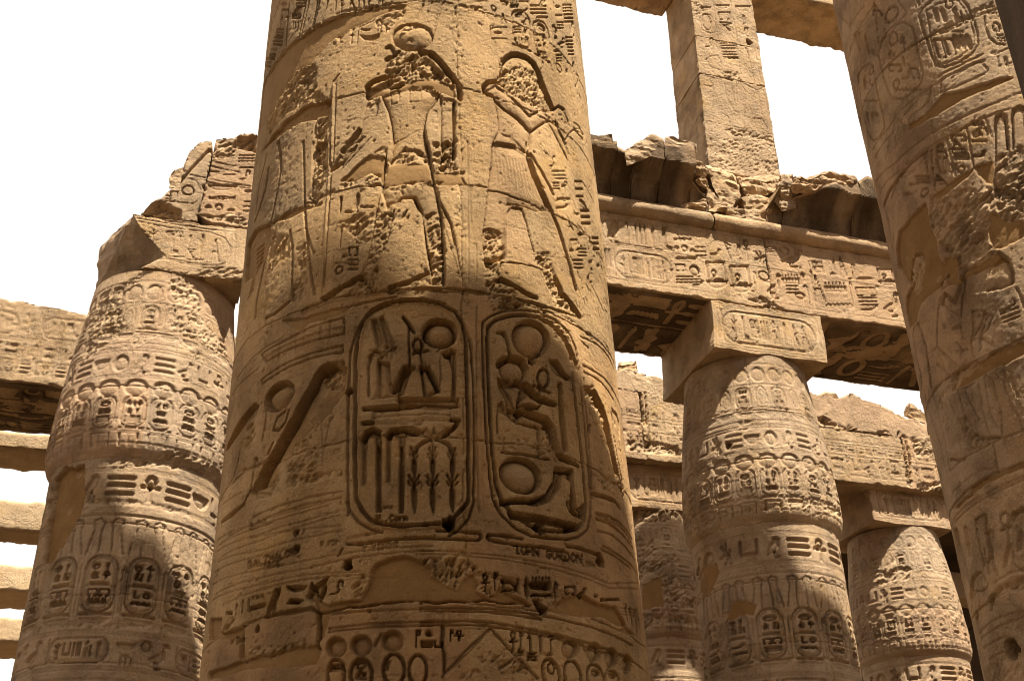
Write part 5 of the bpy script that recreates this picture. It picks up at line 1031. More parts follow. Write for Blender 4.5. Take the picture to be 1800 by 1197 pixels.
t_g2 = thing('great_column', 'great column at the right with a hacked-out face and smooth cement patches', 'column', (*g2_axis(0), 0), 'great columns of the nave')
SG2 = carve_g2()
emit_column(G2, SG2, [3.2]+sorted(SG2.zj)+[15], [[-2.2], [-2.0], [-2.35]], t_g2, STONE_WALL)
P2_ = G2.xyz(SG2.U, SG2.V, SG2.H)
emit_islands(SG2, P2_, 5, 'cement_patch', STONE_WALL, t_g2)
for z0, z1 in ((.45, 1.35), (1.35, 2.3), (2.3, 3.2)): plain_ring('drum_block', G2, z0, z1, STONE, t_g2, cap=False)
plain_ring('base', Column(g2_axis, lambda z: 2.3+0*z, 2.3), -.2, .47, STONE, t_g2)

# spreading flower capital, abacus and architrave that top the nave rows, above the picture
def nave_top(t, ax, z0, z1, mat):
    zz = np.array([z0, z0+.6*(z1-z0)*.4, z0+.7*(z1-z0), z1-1.0, z1-.9]); rr = np.array([1.62, 1.7, 2.05, 2.6, 2.55])
    plain_ring('capital', Column(ax, lambda z: np.interp(z, zz, rr), 1.7), z0, z1-.9, mat, t, n=48, step=.25)
    cx, cy = ax(z1)
    f = Face((cx-1.25, cy-1.25, z1-.88), (1, 0, 0), (0, 0, 1)); S = face_surf(f, 0, 2.5, 0, .86, .1, 3)
    emit_block(f, S, [(0, 0), (2.5, 0), (2.5, .86), (0, .86)], 2.5, 'abacus', mat, t)
def nave_beam(label, y, x0, x1, z0, z1, cuts, shade_heaps=()):
    t = thing('architrave', label, 'architrave', (x0, y, z0), 'architraves of the nave')
    f = Face((x0, y-1.3, z0), (1, 0, 0), (0, 0, 1)); S = face_surf(f, 0, x1-x0, 0, z1-z0, .15, 4)
    for a, b in zip(cuts[:-1], cuts[1:]): emit_block(f, S, [(a-x0+.006, 0), (b-x0-.006, 0), (b-x0-.006, z1-z0), (a-x0+.006, z1-z0)], 2.6, 'stone_block', mat=STONE, parent=t)
    for a, b, h, c in shade_heaps:            # added blocks on the unseen beam, shaped to shade the columns
        S = face_surf(f, a-x0, b-x0, z1-z0+.004, z1-z0+h, .15, 5); emit_block(f, S, [(a-x0, z1-z0+.004), (b-x0, z1-z0+.004), (b-x0-c, z1-z0+h), (a-x0, z1-z0+h)], 2.6, 'stone_block', STONE, t, seed=6)
    return t
nave_top(t_g1, g1_axis, 13.9, 22.57, STONE)
def plain_great(ax, R, label, zs, ztop, STONE=STONE):
    t = thing('great_column', label, 'column', (ax(0)[0], ax(0)[1], 0), 'great columns of the nave')
    c = Column(ax, R, 1.75)
    for a, b in zip(zs[:-1], zs[1:]): plain_ring('drum_block', c, a, b, STONE, t, n=96, step=.2, cap=False)
    plain_ring('base', Column(ax, lambda z: 2.3+0*z, 2.3), -.2, zs[0]+.02, STONE, t)
    nave_top(t, ax, zs[-1], ztop, STONE); return t
plain_great(lambda z: (2.68+0*z, 0*z), lambda z: np.interp(z, [0, 3.3, 12], [1.84, 1.82, 1.66]), 'dark shaded great column close by, only its edge showing in the top right corner', [.45, 1.5, 2.6, 3.7, 4.8, 5.9, 7, 8.1, 9.2, 10.3, 11.4, 13, 14.6], 19.27, STONE_SHADE)
nave_top(t_g2, g2_axis, 14.95, 22.57, STONE)
nave_beam('long stone architrave high over the two carved great columns', 9.4, -14, 26, 22.6, 24.6, [-14, -5.6, 2.1, 9.8, 17.5, 26], ((-6, 2.5, 2.8, .9), (9.9, 14.1, 2.8, .9)))
nave_beam('long stone architrave over the dark column beside the viewer', 0.0, -13, 27, 19.3, 21.3, [-13, -5, 2.7, 10.4, 18.1, 27], ((-8, 4.35, 2.8, .9),))

# ------------------------------------------------------------------ closed papyrus-bud columns of the side hall
def bud_R(z): return np.interp(z, [0, 4, 8.9, 9.06, 9.12, 9.2, 9.32, 9.48, 9.8, 10.5, 11.2, 12.0, 12.64], [1.36, 1.42, 1.385, 1.385, 1.40, 1.455, 1.50, 1.52, 1.515, 1.475, 1.41, 1.31, 1.235])
NECK = 'bars duck arms ankh arms bee bars basket sun owl'.split()
def carve_bud(cx, cy, th_c, pitch, seed, shift=0, z_lo=3.4):
    col = Column(lambda z: (cx+0*z, cy+0*z), bud_R, 1.42)
    u = np.arange((th_c-radians(97))*1.42, (th_c+radians(97))*1.42, pitch); v = np.arange(z_lo, 12.66, pitch*1.05)
    S = Surf(u, v, col.hit, seed); rng = random.Random(seed); S.col = col
    ring = lambda z, w=.014, d=0.019: S.groove([(u[0]-.1, z), (u[-1]+.1, z)], w, d)
    L = 2*pi*1.42
    def row(n, off=0):
        st = L/n; k0 = int((u[0])/st)-1
        return [((k+.5)*st+off+shift, k) for k in range(k0, int(u[-1]/st)+2) if u[0]-.2 < (k+.5)*st+off+shift < u[-1]+.2], st
    # bud: discs over cartouches and cobras
    for z in (12.42, 11.95, 11.4, 11.12, 11.02, 10.97, 10.5, 10.46): ring(z, .012, .012)
    xs, st = row(24)
    for x, k in xs: S.disc((x, 12.18), (st*.42, .17), 0.033, .004, .06)
    for x, k in xs:
        if k % 2: cartouche(S, (x, 11.66), st*.78, .46, [rng.choice(['sun', 'mn']), rng.choice(['seated', 'scarab', 'owl']), rng.choice(['water', 'bars'])], .013, .034)
        else:
            S.groove([(x+st*.3*cos(a), 11.66+.24*sin(a)) for a in np.linspace(-.3, pi+.3, 14)], .012, .018); S.groove([(x+st*.16*cos(a), 11.64+.16*sin(a)) for a in np.linspace(0, 2*pi, 14)], .010, .012); S.groove([(x-st*.3, 11.45), (x, 11.42), (x+st*.3, 11.45)], .01, .014)
    for x, k in xs: sign(S, 'basket', (x, 11.27), st*.8, .18, d=0.025)
    # inscription round the bud
    xs, st = row(26)
    for i, (x, k) in enumerate(xs):
        nm = NECK[k % len(NECK)]
        sign(S, nm, (x, 10.73), st*.84, .36, d=0.033, lw=.08)
        if k % 3: sign(S, 'loaf', (x+st*.2, 10.56), st*.3, .07, d=.02)
        if k % 7 == 0: S.groove([(x+st*.5, 10.52), (x+st*.5, 10.94)], .010, .014)
    # discs and cartouches at the widest part
    xs, st = row(21)
    for x, k in xs: S.disc((x, 10.27), (st*.42, .15), 0.045, .004, .06)
    for x, k in xs:
        sg = [rng.choice(['sun god', 'sun seated ankh', 'god god', 'sun', 'feather god', 'owl sun']), rng.choice(['seated feather', 'mn', 'scarab', 'leg sun', 'stool', 'arms']), rng.choice(['water', 'bars', 'mn', 'pots', 'basket'])]
        if rng.random() < .12: continue
        x += rng.uniform(-.02, .02)
        cartouche(S, (x, 9.84), st*.80, .55, sg, .016, .065)
        S.groove([(x+st*.5, 9.55), (x+st*.5, 10.1)], .009, .012)
    for z in (9.70, 9.92): 
        for x, k in xs:
            if rng.random() < .6: S.groove([(x-st*.5, z), (x+st*.5, z)], .009, .012)
    ring(9.50, .016, .018); ring(9.30, .014, .014)
    for x, k in xs: S.groove([(x-st*.3, 9.27), (x-st*.32, 9.46), (x+st*.32, 9.46), (x+st*.3, 9.27)], .016, .035); S.groove([(x, 9.27), (x, 9.42)], .012, .018)
    # neck inscription
    for z in (8.90, 8.86, 8.36, 8.32, 8.14, 8.12): ring(z, .014, .014)
    xs, st = row(19)
    for x, k in xs:
        nm = NECK[(k*7+3) % len(NECK)]
        sign(S, nm, (x, 8.62), st*.84, .38, d=0.061, lw=.09)
        if k % 3 == 0: sign(S, 'loaf', (x, 8.40), st*.34, .07, d=0.030)
    # plumes with discs
    xs, st = row(14)
    for x, k in xs:
        for sgn in (-1, 1):
            S.groove([(x+sgn*st*.16, 7.52), (x+sgn*st*.13, 7.9), (x+sgn*st*.08, 8.02), (x+sgn*st*.2, 8.08), (x+sgn*st*.36, 8.04), (x+sgn*st*.32, 7.9), (x+sgn*st*.44, 7.52)], .014, .034)
            S.groove([(x+sgn*st*.26, 7.95), (x+sgn*st*.3, 7.55)], .008, .008)
        S.disc((x, 7.63), (st*.17, .12), .014, .002, .04)
    # tall cartouches with uraei between them
    for x, k in xs:
        sg = [rng.choice(['sun', 'sun feather', 'sun ankh']), rng.choice(['god god', 'seated ankh', 'seated god', 'god feather']), rng.choice(['bar', 'stool', 'mn']), rng.choice(['pots', 'leg sun', 'viper', 'house house']), rng.choice(['mn', 'water', 'bars'])]
        cartouche(S, (x, 7.06), st*.74, .86, sg, .018, .115)
        for q in (.42, .5, .58): S.groove([(x+st*q, 6.64), (x+st*q, 7.3)], .010, .022)
        S.groove([(x-st*.36, 7.02+.02*rng.random()), (x+st*.36, 7.02)], .014, .03)
        sign(S, rng.choice(['feather', 'crook', 'cobra']), (x+st*.5, 7.22), st*.2, .3, d=.03)
        S.groove([(x+st*.5+.05*cos(a), 7.38+.07*sin(a)) for a in np.linspace(-.5, pi+.5, 9)], .010, .012)
        sign(S, 'basket', (x, 6.5), st*.7, .17, d=0.030); S.groove([(x-st*.42, 6.4), (x-st*.42, 6.6), (x+st*.42, 6.6), (x+st*.42, 6.4)], .011, .014)
    for z in (6.62, 6.36, 6.32, 5.84, 5.80, 5.66): ring(z, .013, .014)
    xs, st = row(9)
    for x, k in xs:
        if k % 2: cartouche(S, (x, 6.08), st*.9, .36, ['mn', 'leg', 'bars', 'seated', 'sun'] if k % 4 == 1 else ['sedge', 'arms', 'strokes', 'god', 'feather'], .013, .06, horiz=True)
        else: sign(S, 'basket', (x-st*.3, 6.14), st*.28, .18, d=0.050); sign(S, 'sun', (x, 6.18), st*.2, .2, d=0.045); sign(S, 'duck', (x+st*.22, 6.08), st*.36, .4, d=0.057); sign(S, 'loaf', (x-st*.3, 6.0), st*.16, .1, d=0.030); sign(S, 'strokes', (x-st*.28, 5.92), st*.2, .12, d=0.030)
    for k in range(7): ring(5.5-k*.3, .010, .010)
    # joints
    for z in (11.35, 10.3, 9.09, 8.0, 6.9, 5.9, 4.8): S.groove([(a, z+.01*sin(a*5+z)) for a in np.linspace(u[0], u[-1], 30)], .010, .016, rag=.008)
    for z0, z1, o in ((9.1, 10.3, .1), (10.3, 11.35, .18), (11.35, 12.64, .05), (8, 9.1, -.1), (6.9, 8, .05)): S.groove([(th_c*1.42+o*2, z0), (th_c*1.42+o*2, z1)], .010, .012, rag=.006)
    for _ in range(20): S.rough(S_blob(rng, rng.uniform(u[0], u[-1]), rng.choice([9.3, 9.45, 9.1, 8.15, 10.3, 6.6, 7.4, 11.2, 12.2])+rng.gauss(0, .12), rng.uniform(.05, .24), .55), .010, .018, 18., .03)
    S.rng = rng
    return S
BUD_COURSES = [3.4, 4.8, 5.9, 6.9, 8.0, 9.09]
def finish_bud(S, t, splits, detail=True):
    S.chips(70 if detail else 20, (.02, .09), .018, S.rng); S.grain(.003, 20., .008)
    emit_column(S.col, S, BUD_COURSES, splits, t, STONE_BUD, 'drum_block')
    emit_column(S.col, S, [9.09, 10.3, 11.35, 12.7], splits, t, STONE_BUD, 'capital_block')
    pl = S.F == 5
    if pl.any(): emit_islands(S, S.col.xyz(S.U, S.V, S.H), 5, 'cement_patch', STONE_BUD, t)
    for z0, z1 in ((.4, 1.9), (1.9, 3.4)): plain_ring('drum_block', S.col, z0, z1, STONE_BUD, t, cap=False)
    x, y = S.col.axis(0.0); plain_ring('base', Column(lambda z: (x+0*z, y+0*z), lambda z: 1.9+0*z, 1.9), -.2, .42, STONE_BUD, t)
def cap_patch(S):
    pl = S.W[..., 0] > .5; S.F[pl[:-1, :-1] & pl[1:, 1:]] = 5; drop_small(S, 5)
def abacus_signs(S, cx, cz, w, h, seed=0):
    S.groove(rrect(cx, cz, w*.97, h*.90, .02), .012, .012, closed=True); S.groove(rrect(cx, cz, w*.92, h*.80, .02), .008, .008, closed=True)
    cartouche(S, (cx+.02, cz), w*.82, h*.66, ['sedge', 'leg', 'mn', 'strokes', 'god', 'feather', 'seated', 'twoleg'], .014, .034, horiz=True)
def abacus(t, x0, y0, z0, z1, seed, pitch=.018, w=2.5):
    f = Face((x0, y0, z0), (1, 0, 0), (0, 0, 1)); S = face_surf(f, 0, w, 0, z1-z0, pitch, seed)
    abacus_signs(S, w/2, (z1-z0)/2, w, z1-z0); S.chips(16, (.02, .06), .012); S.grain(.004, 16., .01)
    emit_block(f, S, [(0, 0), (w, 0), (w, z1-z0), (0, z1-z0)], 2.5, 'abacus', STONE_WALL, t, chip=.03, seed=seed)

# left one, with the broken abacus
V1, V2 = Zm(0, 200, 2.494), Zm(0, 620, 2.075)
t_b1 = thing('bud_column', 'bud column on the left whose abacus has a corner broken away', 'column', (-.52, 19.25, 0), 'papyrus bud columns')
SB = carve_bud(-.52, 19.25, radians(-1.6), .019, 21)
SB.rough(SB.pts(V1(385, 1000, 400, 860, 470, 780, 560, 735, 640, 690, 600, 740, 540, 800, 530, 900, 560, 940, 480, 1000, 400, 1060, 350, 1100)), .014, .032, 15., .03)
SB.rough(SB.pts(V1(720, 740, 820, 720, 870, 800, 900, 920, 960, 980, 1000, 1040, 960, 1070, 880, 1000, 760, 960, 740, 900, 760, 820)), .010, .026, 15., .03)
SB.plaster(SB.pts(V2(150, 780, 195, 470, 230, 420, 305, 408, 305, 540, 285, 590, 250, 660, 215, 720, 190, 760)), .10, .03)
SB.rough(SB.pts(V2(370, 400, 560, 395, 600, 360, 720, 380, 800, 430, 780, 470, 640, 420, 420, 420)), .012, .03, 10.)
SB.rough(SB.pts(V2(270, 600, 300, 540, 420, 530, 700, 590, 560, 560, 400, 550)), .01, .02, 12.)
SB.sink(SB.pts(V2(385, 810, 410, 820, 420, 960, 400, 1000, 380, 960)), .004, chip=.9); SB.rough(SB.pts(V2(110, 1010, 250, 985, 500, 990, 700, 1030, 500, 1010, 240, 1010)), .01, .02, 12.)
cap_patch(SB)
finish_bud(SB, t_b1, [[.0], [.15], [-.1]])
Y1 = 18.0
W8 = Zm(150, 230, 4.127)
fb1 = Face((-1.9, Y1, 12.0), (1, 0, 0), (0, 0, 1))
S = face_surf(fb1, .4, 2.66, .45, 1.8, .0165, 31)
g = S.pgroove
for q in ((365, 630, 700, 680, 1075, 740), (385, 655, 600, 700, 900, 735, 1010, 780, 1050, 840, 1050, 900, 1020, 960, 950, 980, 800, 965, 560, 920), (360, 615, 1080, 715), (1075, 750, 1090, 800, 1070, 960), (520, 925, 700, 960, 900, 995, 1000, 990)): g(W8(*q), .013, .015)
for cx, cy, w, h, nm in ((400, 740, 40, 90, 'house'), (490, 760, 90, 110, 'sedge'), (625, 740, 90, 50, 'basket'), (640, 820, 100, 150, 'leg'), (690, 770, 70, 90, 'ankh'), (755, 810, 30, 120, 'crook'), (770, 890, 80, 90, 'hoe'), (840, 850, 60, 190, 'feather'), (845, 780, 50, 60, 'owl'), (945, 870, 90, 180, 'twoleg'), (520, 800, 20, 80, 'bar'), (800, 935, 130, 30, 'bar'), (660, 915, 120, 30, 'bar')): psign(S, nm, W8(cx, cy)[0], w/4.127, h/4.127, d=.022)
S.rough(S.pts(W8(430, 990, 700, 1030, 980, 990, 1140, 1000, 1135, 1085, 800, 1060)), .01, .03, 12.)
S.chips(12, (.02, .06), .012); S.grain(.004, 16., .012)
polyb1 = S.pts(W8(345, 605, 760, 660, 1165, 715, 1140, 1085, 900, 1055, 640, 1030, 420, 990, 500, 945, 570, 908, 490, 810, 400, 690))
emit_block(fb1, S, polyb1, .8, 'abacus', STONE_WALL, t_b1, label='abacus front with a worn cartouche', seed=31)
p1, p2, p3 = [on_y(q, Y1+.03) for q in W8(348, 612, 566, 908, 424, 988)]
rubble('abacus_core', [p1, p2, (-1.77, 19.25, 13.72), (-1.77, 19.15, 12.66), (-1.62, 18.9, 13.74), (.72, 18.1, 12.66), (.72, 18.1, 13.74), (.72, 20.5, 12.66), (.72, 20.5, 13.74), (-1.77, 20.5, 12.66), (-1.77, 20.5, 13.72)], STONE_WALL, t_b1, 5, .035, 2.5, 5, label='broken dark corner of the abacus')
rubble('abacus_core', [p2, p3, (-.85, 18.9, 12.66), (-1.7, 19.1, 12.66), (0, 18.05, 12.66), (0, 19, 12.75), (-.3, 18.05, 12.95)], STONE_WALL, t_b1, 4, .03, 3., 6)
# the one right of the middle
t_b2 = thing('bud_column', 'bud column right of the middle under a complete square abacus', 'column', (11.13, 19.25, 0), 'papyrus bud columns')
SB2 = carve_bud(11.13, 19.25, radians(-30), .020, 22, shift=.13)
V5, V6 = Zm(1050, 560, 2.993), Zm(1080, 850, 3.45)
SB2.plaster(SB2.pts(V6(525, 660, 520, 540, 560, 490, 620, 485, 632, 540, 600, 620, 570, 680)), .02, .02); SB2.plaster(SB2.pts(V6(690, 780, 720, 720, 800, 710, 860, 730, 840, 790, 770, 800, 700, 830, 640, 800)), .02, .02)
SB2.rough(SB2.pts(V6(600, 800, 680, 760, 700, 900, 640, 1050, 600, 1000)), .008, .02, 12.); SB2.rough(SB2.pts(V6(430, 160, 540, 200, 600, 230, 520, 300, 440, 260)), .02, .04, 9.); SB2.rough(SB2.pts(V6(640, 160, 900, 110, 1200, 90, 1390, 180, 1380, 220, 1200, 150, 900, 150, 660, 210)), .014, .03, 10.)
SB2.hole(SB2.pts(V5(688, 665))[0], .06, .1); SB2.rough(SB2.pts(V6(600, 1080, 900, 1050, 1300, 1060, 1450, 1100, 1200, 1085, 800, 1085)), .008, .02, 12.)
cap_patch(SB2)
finish_bud(SB2, t_b2, [[-.74], [-.6], [-.9]])
abacus(t_b2, 9.88, Y1, 12.645, 13.745, 41)
# the two farther ones
t_b3 = thing('bud_column', 'farther bud column in front of the dark hall at the right', 'column', (19.7, 27.05, 0), 'papyrus bud columns')
SB3 = carve_bud(19.7, 27.05, radians(-36), .029, 23, shift=.2, z_lo=6.0)
V7 = Zm(1400, 640, 2.15)
SB3.rough(SB3.pts(V7(310, 790, 380, 720, 450, 790, 440, 810, 330, 830, 280, 850)), .02, .05, 7.)
BUD_SAVE = BUD_COURSES[:]; BUD_COURSES[:] = [6.0, 6.9, 8.0, 9.09]
finish_bud(SB3, t_b3, [[-.9], [-.7]], False)
plain_ring('drum_block', SB3.col, 3.4, 6.0, STONE_BUD, t_b3, cap=False)
abacus(t_b3, 18.36, 25.8, 12.645, 13.745, 43, .026, 2.46)
t_b4 = thing('bud_column', 'farther bud column with a badly pitted top, half hidden behind the middle column', 'column', (12.2, 27.05, 0), 'papyrus bud columns')
SB4 = carve_bud(12.2, 27.05, radians(-24), .029, 24, shift=.1, z_lo=6.0)
SB4.rough(SB4.pts(V6(100, 190, 150, 100, 260, 90, 370, 160, 390, 220, 300, 230, 150, 240)), .03, .07, 7.); SB4.rough(SB4.pts(V6(130, 380, 240, 330, 270, 450, 380, 420, 400, 480, 280, 500, 200, 560, 150, 600, 140, 480)), .02, .05, 8.)
SB4.plaster(SB4.pts(V6(165, 620, 280, 560, 300, 640, 300, 740, 170, 770)), .03, .02); SB4.rough(SB4.pts(V6(285, 560, 400, 560, 440, 660, 480, 760, 340, 740, 310, 680)), .02, .05, 8.)
SB4.rough(SB4.pts(V6(170, 790, 340, 790, 540, 850, 540, 880, 350, 850, 180, 870)), .03, .05, 8.)
cap_patch(SB4)
finish_bud(SB4, t_b4, [[-.6], [-.4]], False)
plain_ring('drum_block', SB4.col, 3.4, 6.0, STONE_BUD, t_b4, cap=False)
abacus(t_b4, 10.95, 25.8, 12.4, 13.6, 44, .026)
def plain_bud(x, y, label, n=48, STONE_BUD=STONE_BUD):
    t = thing('bud_column', label, 'column', (x, y, 0), 'papyrus bud columns'); c = Column(lambda z: (x+0*z, y+0*z), bud_R, 1.42)
    for a, b in ((.4, 3.4), (3.4, 6.2), (6.2, 9.09)): plain_ring('drum_block', c, a, b, STONE_BUD, t, n=n, cap=False)
    plain_ring('capital_block', c, 9.09, 12.64, STONE_BUD, t, n=n, step=.1)
    f = Face((x-1.25, y-1.25, 12.65), (1, 0, 0), (0, 0, 1)); S = face_surf(f, 0, 2.5, 0, 1.1, .1, 3); emit_block(f, S, [(0, 0), (2.5, 0), (2.5, 1.1), (0, 1.1)], 2.5, 'abacus', STONE_BUD, t)
    return t

for x_, y_, lb in ((5.3, 19.25, 'bud column straight behind the middle great column, carrying the long architrave'), (17.7, 19.25, 'bud column behind the right great column, carrying the long architrave'), (-6.35, 19.25, 'bud column beyond the left edge of the picture'), (22.8, 19.25, 'bud column beyond the right edge of the picture'), (4.6, 27.05, 'bud column of the next row, behind the middle great column'), (27.3, 27.05, 'bud column of the next row, behind the right great column')):
    plain_bud(x_, y_, lb, 40)
# ------------------------------------------------------------------ architrave over the near bud columns
def frieze(S, x0, x1, z0, z1, seq, d=.036, gap=.04, lw=.07):
    x = x0; i = 0
    while x < x1:
        nm = seq[i % len(seq)]; i += 1
        h = z1-z0; w = {'bar': .5, 'bars': .6, 'basket': .75, 'water': .7, 'mn': .7, 'eye': .8, 'duck': .8, 'owl': .7, 'boxneb': .62, 'reed': .3, 'feather': .3, 'was': .28, 'ankh': .42, 'flag': .36, 'strokes': .5, 'viper': .75, 'sun': .42, 'loaf': .4, 'mouth': .7, 'sedge': .45, 'djed': .3}.get(nm, .55)*h
        if nm in ('basket', 'mouth', 'loaf', 'bar', 'water', 'mn', 'eye', 'viper', 'sun'):
            j = seq[(i+3) % len(seq)]
            sign(S, nm, (x+w/2, z1-h*.26), w, h*.46, d=d, lw=lw)
            sign(S, {'basket': 'bars', 'mouth': 'loaf', 'loaf': 'mouth', 'bar': 'sun', 'water': 'mouth', 'mn': 'water', 'eye': 'pots', 'viper': 'bars', 'sun': 'arms'}[nm], (x+w/2, z0+h*.26), w*.9, h*.42, d=d, lw=lw)
        else: sign(S, nm, (x+w/2, (z0+z1)/2), w, h*.94, d=d, lw=lw)
        x += w+gap
# stones over the left column, each with its own outline
t_al = thing('architrave', 'broken left end of the architrave, its stones split by a crack, above the chipped abacus', 'architrave', (-.2, Y1+1.2, 13.77), 'side hall architraves')
fa = Face((-2.0, Y1, 13.5), (1, 0, 0), (0, 0, 1))
S = face_surf(fa, .6, 3.1, .2, 2.6, .0165, 51); g = S.pgroove
for cx, cy, w, h, nm in ((745, 430, 110, 85, 'ringsun'), (640, 470, 60, 90, 'house'), (600, 490, 40, 60, 'bars'), (930, 300, 90, 30, 'bar'), (1045, 318, 90, 20, 'bar'), (1165, 320, 90, 80, 'cobra'), (995, 410, 220, 80, 'basket'), (990, 490, 200, 70, 'eye'), (890, 550, 70, 50, 'loaf'), (970, 555, 70, 60, 'sun'), (1055, 575, 70, 40, 'loaf'), (1175, 550, 60, 100, 'bars'), (1170, 268, 100, 20, 'water'), (1180, 440, 60, 70, 'mouth'), (1170, 200, 110, 60, 'bars'), (1030, 180, 110, 40, 'mouth')): psign(S, nm, W8(cx, cy)[0], w/4.127, h/4.127, d=.042)
for q in ((915, 225, 1090, 255), (895, 258, 1120, 300), (885, 350, 1200, 405), (885, 375, 1190, 420), (750, 345, 800, 360, 840, 420, 835, 490, 790, 525, 700, 520, 530, 500), (760, 320, 870, 345), (700, 380, 690, 500)): g(W8(*q), .014, .018)
g(W8(690, 370, 740, 310, 820, 220, 900, 140), .028, .06); S.rough(S.pts(W8(530, 510, 690, 575, 690, 640, 420, 600, 480, 530)), .16, .07, 6.); S.rough(S.pts(W8(920, 180, 950, 60, 1050, 60, 1080, 150, 1000, 210)), .01, .04, 9.)
S.rough(S.pts(W8(810, 600, 900, 640, 1170, 690, 1170, 640, 1050, 600, 900, 620)), .02, .05, 8.); S.rough(S.pts(W8(1070, 120, 1100, 40, 1240, 40, 1240, 160)), .12, .07, 6.)
S.chips(14, (.02, .07), .014); S.grain(.005, 16., .014)
emit_block(fa, S, S.pts(W8(815, 652, 690, 640, 405, 605, 480, 522, 510, 500, 600, 435, 690, 370, 715, 250, 760, 150, 830, 90, 880, 75, 915, 85, 915, 170)), 2.4, 'stone_block', STONE_WALL, t_al, chip=.05, seed=52, amp=.09)
emit_block(fa, S, S.pts(W8(818, 600, 925, 180, 950, 55, 1070, 62, 1130, 20, 1240, 30, 1300, 90, 1300, 730, 1170, 712, 900, 670)), 2.4, 'stone_block', STONE_WALL, t_al, chip=.05, seed=53, amp=.06)
rubble('stone_block', [on_y(q, 18.75) for q in W8(605, 420, 605, 310, 640, 275, 715, 255, 720, 400)]+[on_y(q, 19.5) for q in W8(640, 420, 640, 330, 720, 300, 730, 420)], STONE_WALL, t_al, 4, .05, 3., 7, label='small loose stone at the left edge')
rubble('stone_block', [on_y(q, 18.6) for q in W8(410, 606, 480, 535, 540, 530, 700, 580, 690, 650)]+[(p[0], 20.2, p[2]) for p in (on_y(q, 18.6) for q in W8(420, 600, 500, 540, 700, 560, 700, 640))], STONE_WALL, t_al, 4, .05, 2.5, 8)
# the long carved face right of the middle column
t_ar = thing('architrave', 'long architrave with two rows of signs, carried by the complete abacus', 'architrave', (10, Y1+1.2, 13.77), 'side hall architraves')
V3 = Zm(1000, 200, 2.85)
fr = Face((5.3, Y1, 13.76), (1, 0, 0), (0, 0, 1)); XR = 17.4-5.3
S = face_surf(fr, 0, XR-2.2, 0, 1.76, .018, 61); g = S.pgroove; k = S.psink
for z in (.93, .97): S.groove([(0, z), (XR, z)], .010, .013)
S.groove([(0, .14), (XR, .14)], .008, .008); S.groove([(0, 1.66), (XR, 1.66)], .010, .012)
xj = S.pts([(1347, 455)])[0][0]
S.groove([(xj+.01*sin(z*9), z) for z in np.linspace(0, 1.76, 9)], .014, .03, rag=.008)
c0, c1 = S.pts(V3(230, 690))[0], S.pts(V3(515, 780))[0]
cartouche(S, ((c0[0]+c1[0])/2, .53), c1[0]-c0[0], .66, ['sedge', 'leg', 'mn', 'strokes', 'god', 'feather', 'seated', 'twoleg'], .013, .024, horiz=True)
for cx, cy, w, h, nm in ((590, 730, 110, 50, 'basket'), (560, 770, 50, 40, 'house'), (630, 785, 60, 60, 'sun'), (600, 830, 120, 40, 'bars'), (650, 850, 60, 50, 'viper'), (740, 810, 110, 130, 'boxneb'), (860, 830, 110, 130, 'boxneb'), (930, 840, 40, 120, 'cobra'), (975, 812, 60, 55, 'ringsun'), (1030, 860, 90, 130, 'duck'), (1110, 830, 90, 60, 'mn'), (1170, 830, 50, 70, 'owl'), (1120, 880, 60, 50, 'bars'), (1160, 910, 60, 40, 'sun'), (1200, 900, 40, 90, 'was'), (1250, 870, 60, 130, 'twoleg'), (1335, 870, 110, 60, 'mn'), (1355, 955, 130, 40, 'water'), (1415, 895, 30, 110, 'crook'), (1490, 890, 110, 50, 'house'), (1500, 940, 90, 50, 'bars'), (1510, 975, 90, 40, 'viper'), (1620, 950, 100, 120, 'duck'), (195, 720, 30, 110, 'strokes'), (1220, 840, 40, 120, 'feather')): psign(S, nm, V3(cx, cy)[0], w/2.85, h/2.85, d=.042)
for cx, cy, w, h, nm in ((570, 630, 90, 40, 'eye'), (540, 670, 40, 30, 'loaf'), (580, 675, 40, 40, 'sun'), (620, 685, 40, 30, 'loaf'), (660, 690, 50, 60, 'bars'), (735, 695, 60, 60, 'viper'), (800, 690, 40, 110, 'hoe'), (850, 690, 50, 70, 'owl'), (890, 680, 40, 110, 'ankh'), (960, 720, 80, 60, 'bee'), (1010, 680, 60, 30, 'bars'), (1080, 685, 60, 50, 'sun'), (1120, 720, 130, 90, 'duck'), (1220, 760, 40, 60, 'strokes'), (1250, 770, 50, 70, 'mn'), (1325, 800, 40, 30, 'loaf'), (1330, 760, 30, 80, 'feather'), (1370, 760, 40, 100, 'twoleg'), (1480, 825, 100, 40, 'mouth'), (1420, 790, 50, 90, 'cobra'), (1590, 820, 90, 80, 'boxneb')): psign(S, nm, V3(cx, cy)[0], w/2.85, h/2.85, d=.038)
frieze(S, c0[0]-2.2, c0[0]-.45, .2, .9, ['reed', 'was', 'strokes', 'feather']); frieze(S, .2, 3.6, 1.02, 1.6, ['reed', 'owl', 'was', 'strokes', 'feather', 'leg', 'reed'])
S.groove(rrect(3.2, 1.3, 1.7, .56, .24), .013, .02, closed=True)
frieze(S, S.pts(V3(1680, 960))[0][0], XR-2.2, .2, .9, ['duck', 'reed', 'basket']); frieze(S, S.pts(V3(1640, 860))[0][0], XR-2.2, 1.02, 1.6, ['eye', 'reed', 'owl'])
S.rough(S.pts(V3(900, 930, 960, 915, 1010, 940, 1080, 985, 1010, 980)), .03, .05, 9.); S.rough(S.pts(V3(1060, 990, 1130, 1000, 1140, 1020, 1060, 1010)), .02, .04, 9.)
S.chips(60, (.02, .08), .014); S.grain(.005, 16., .014)
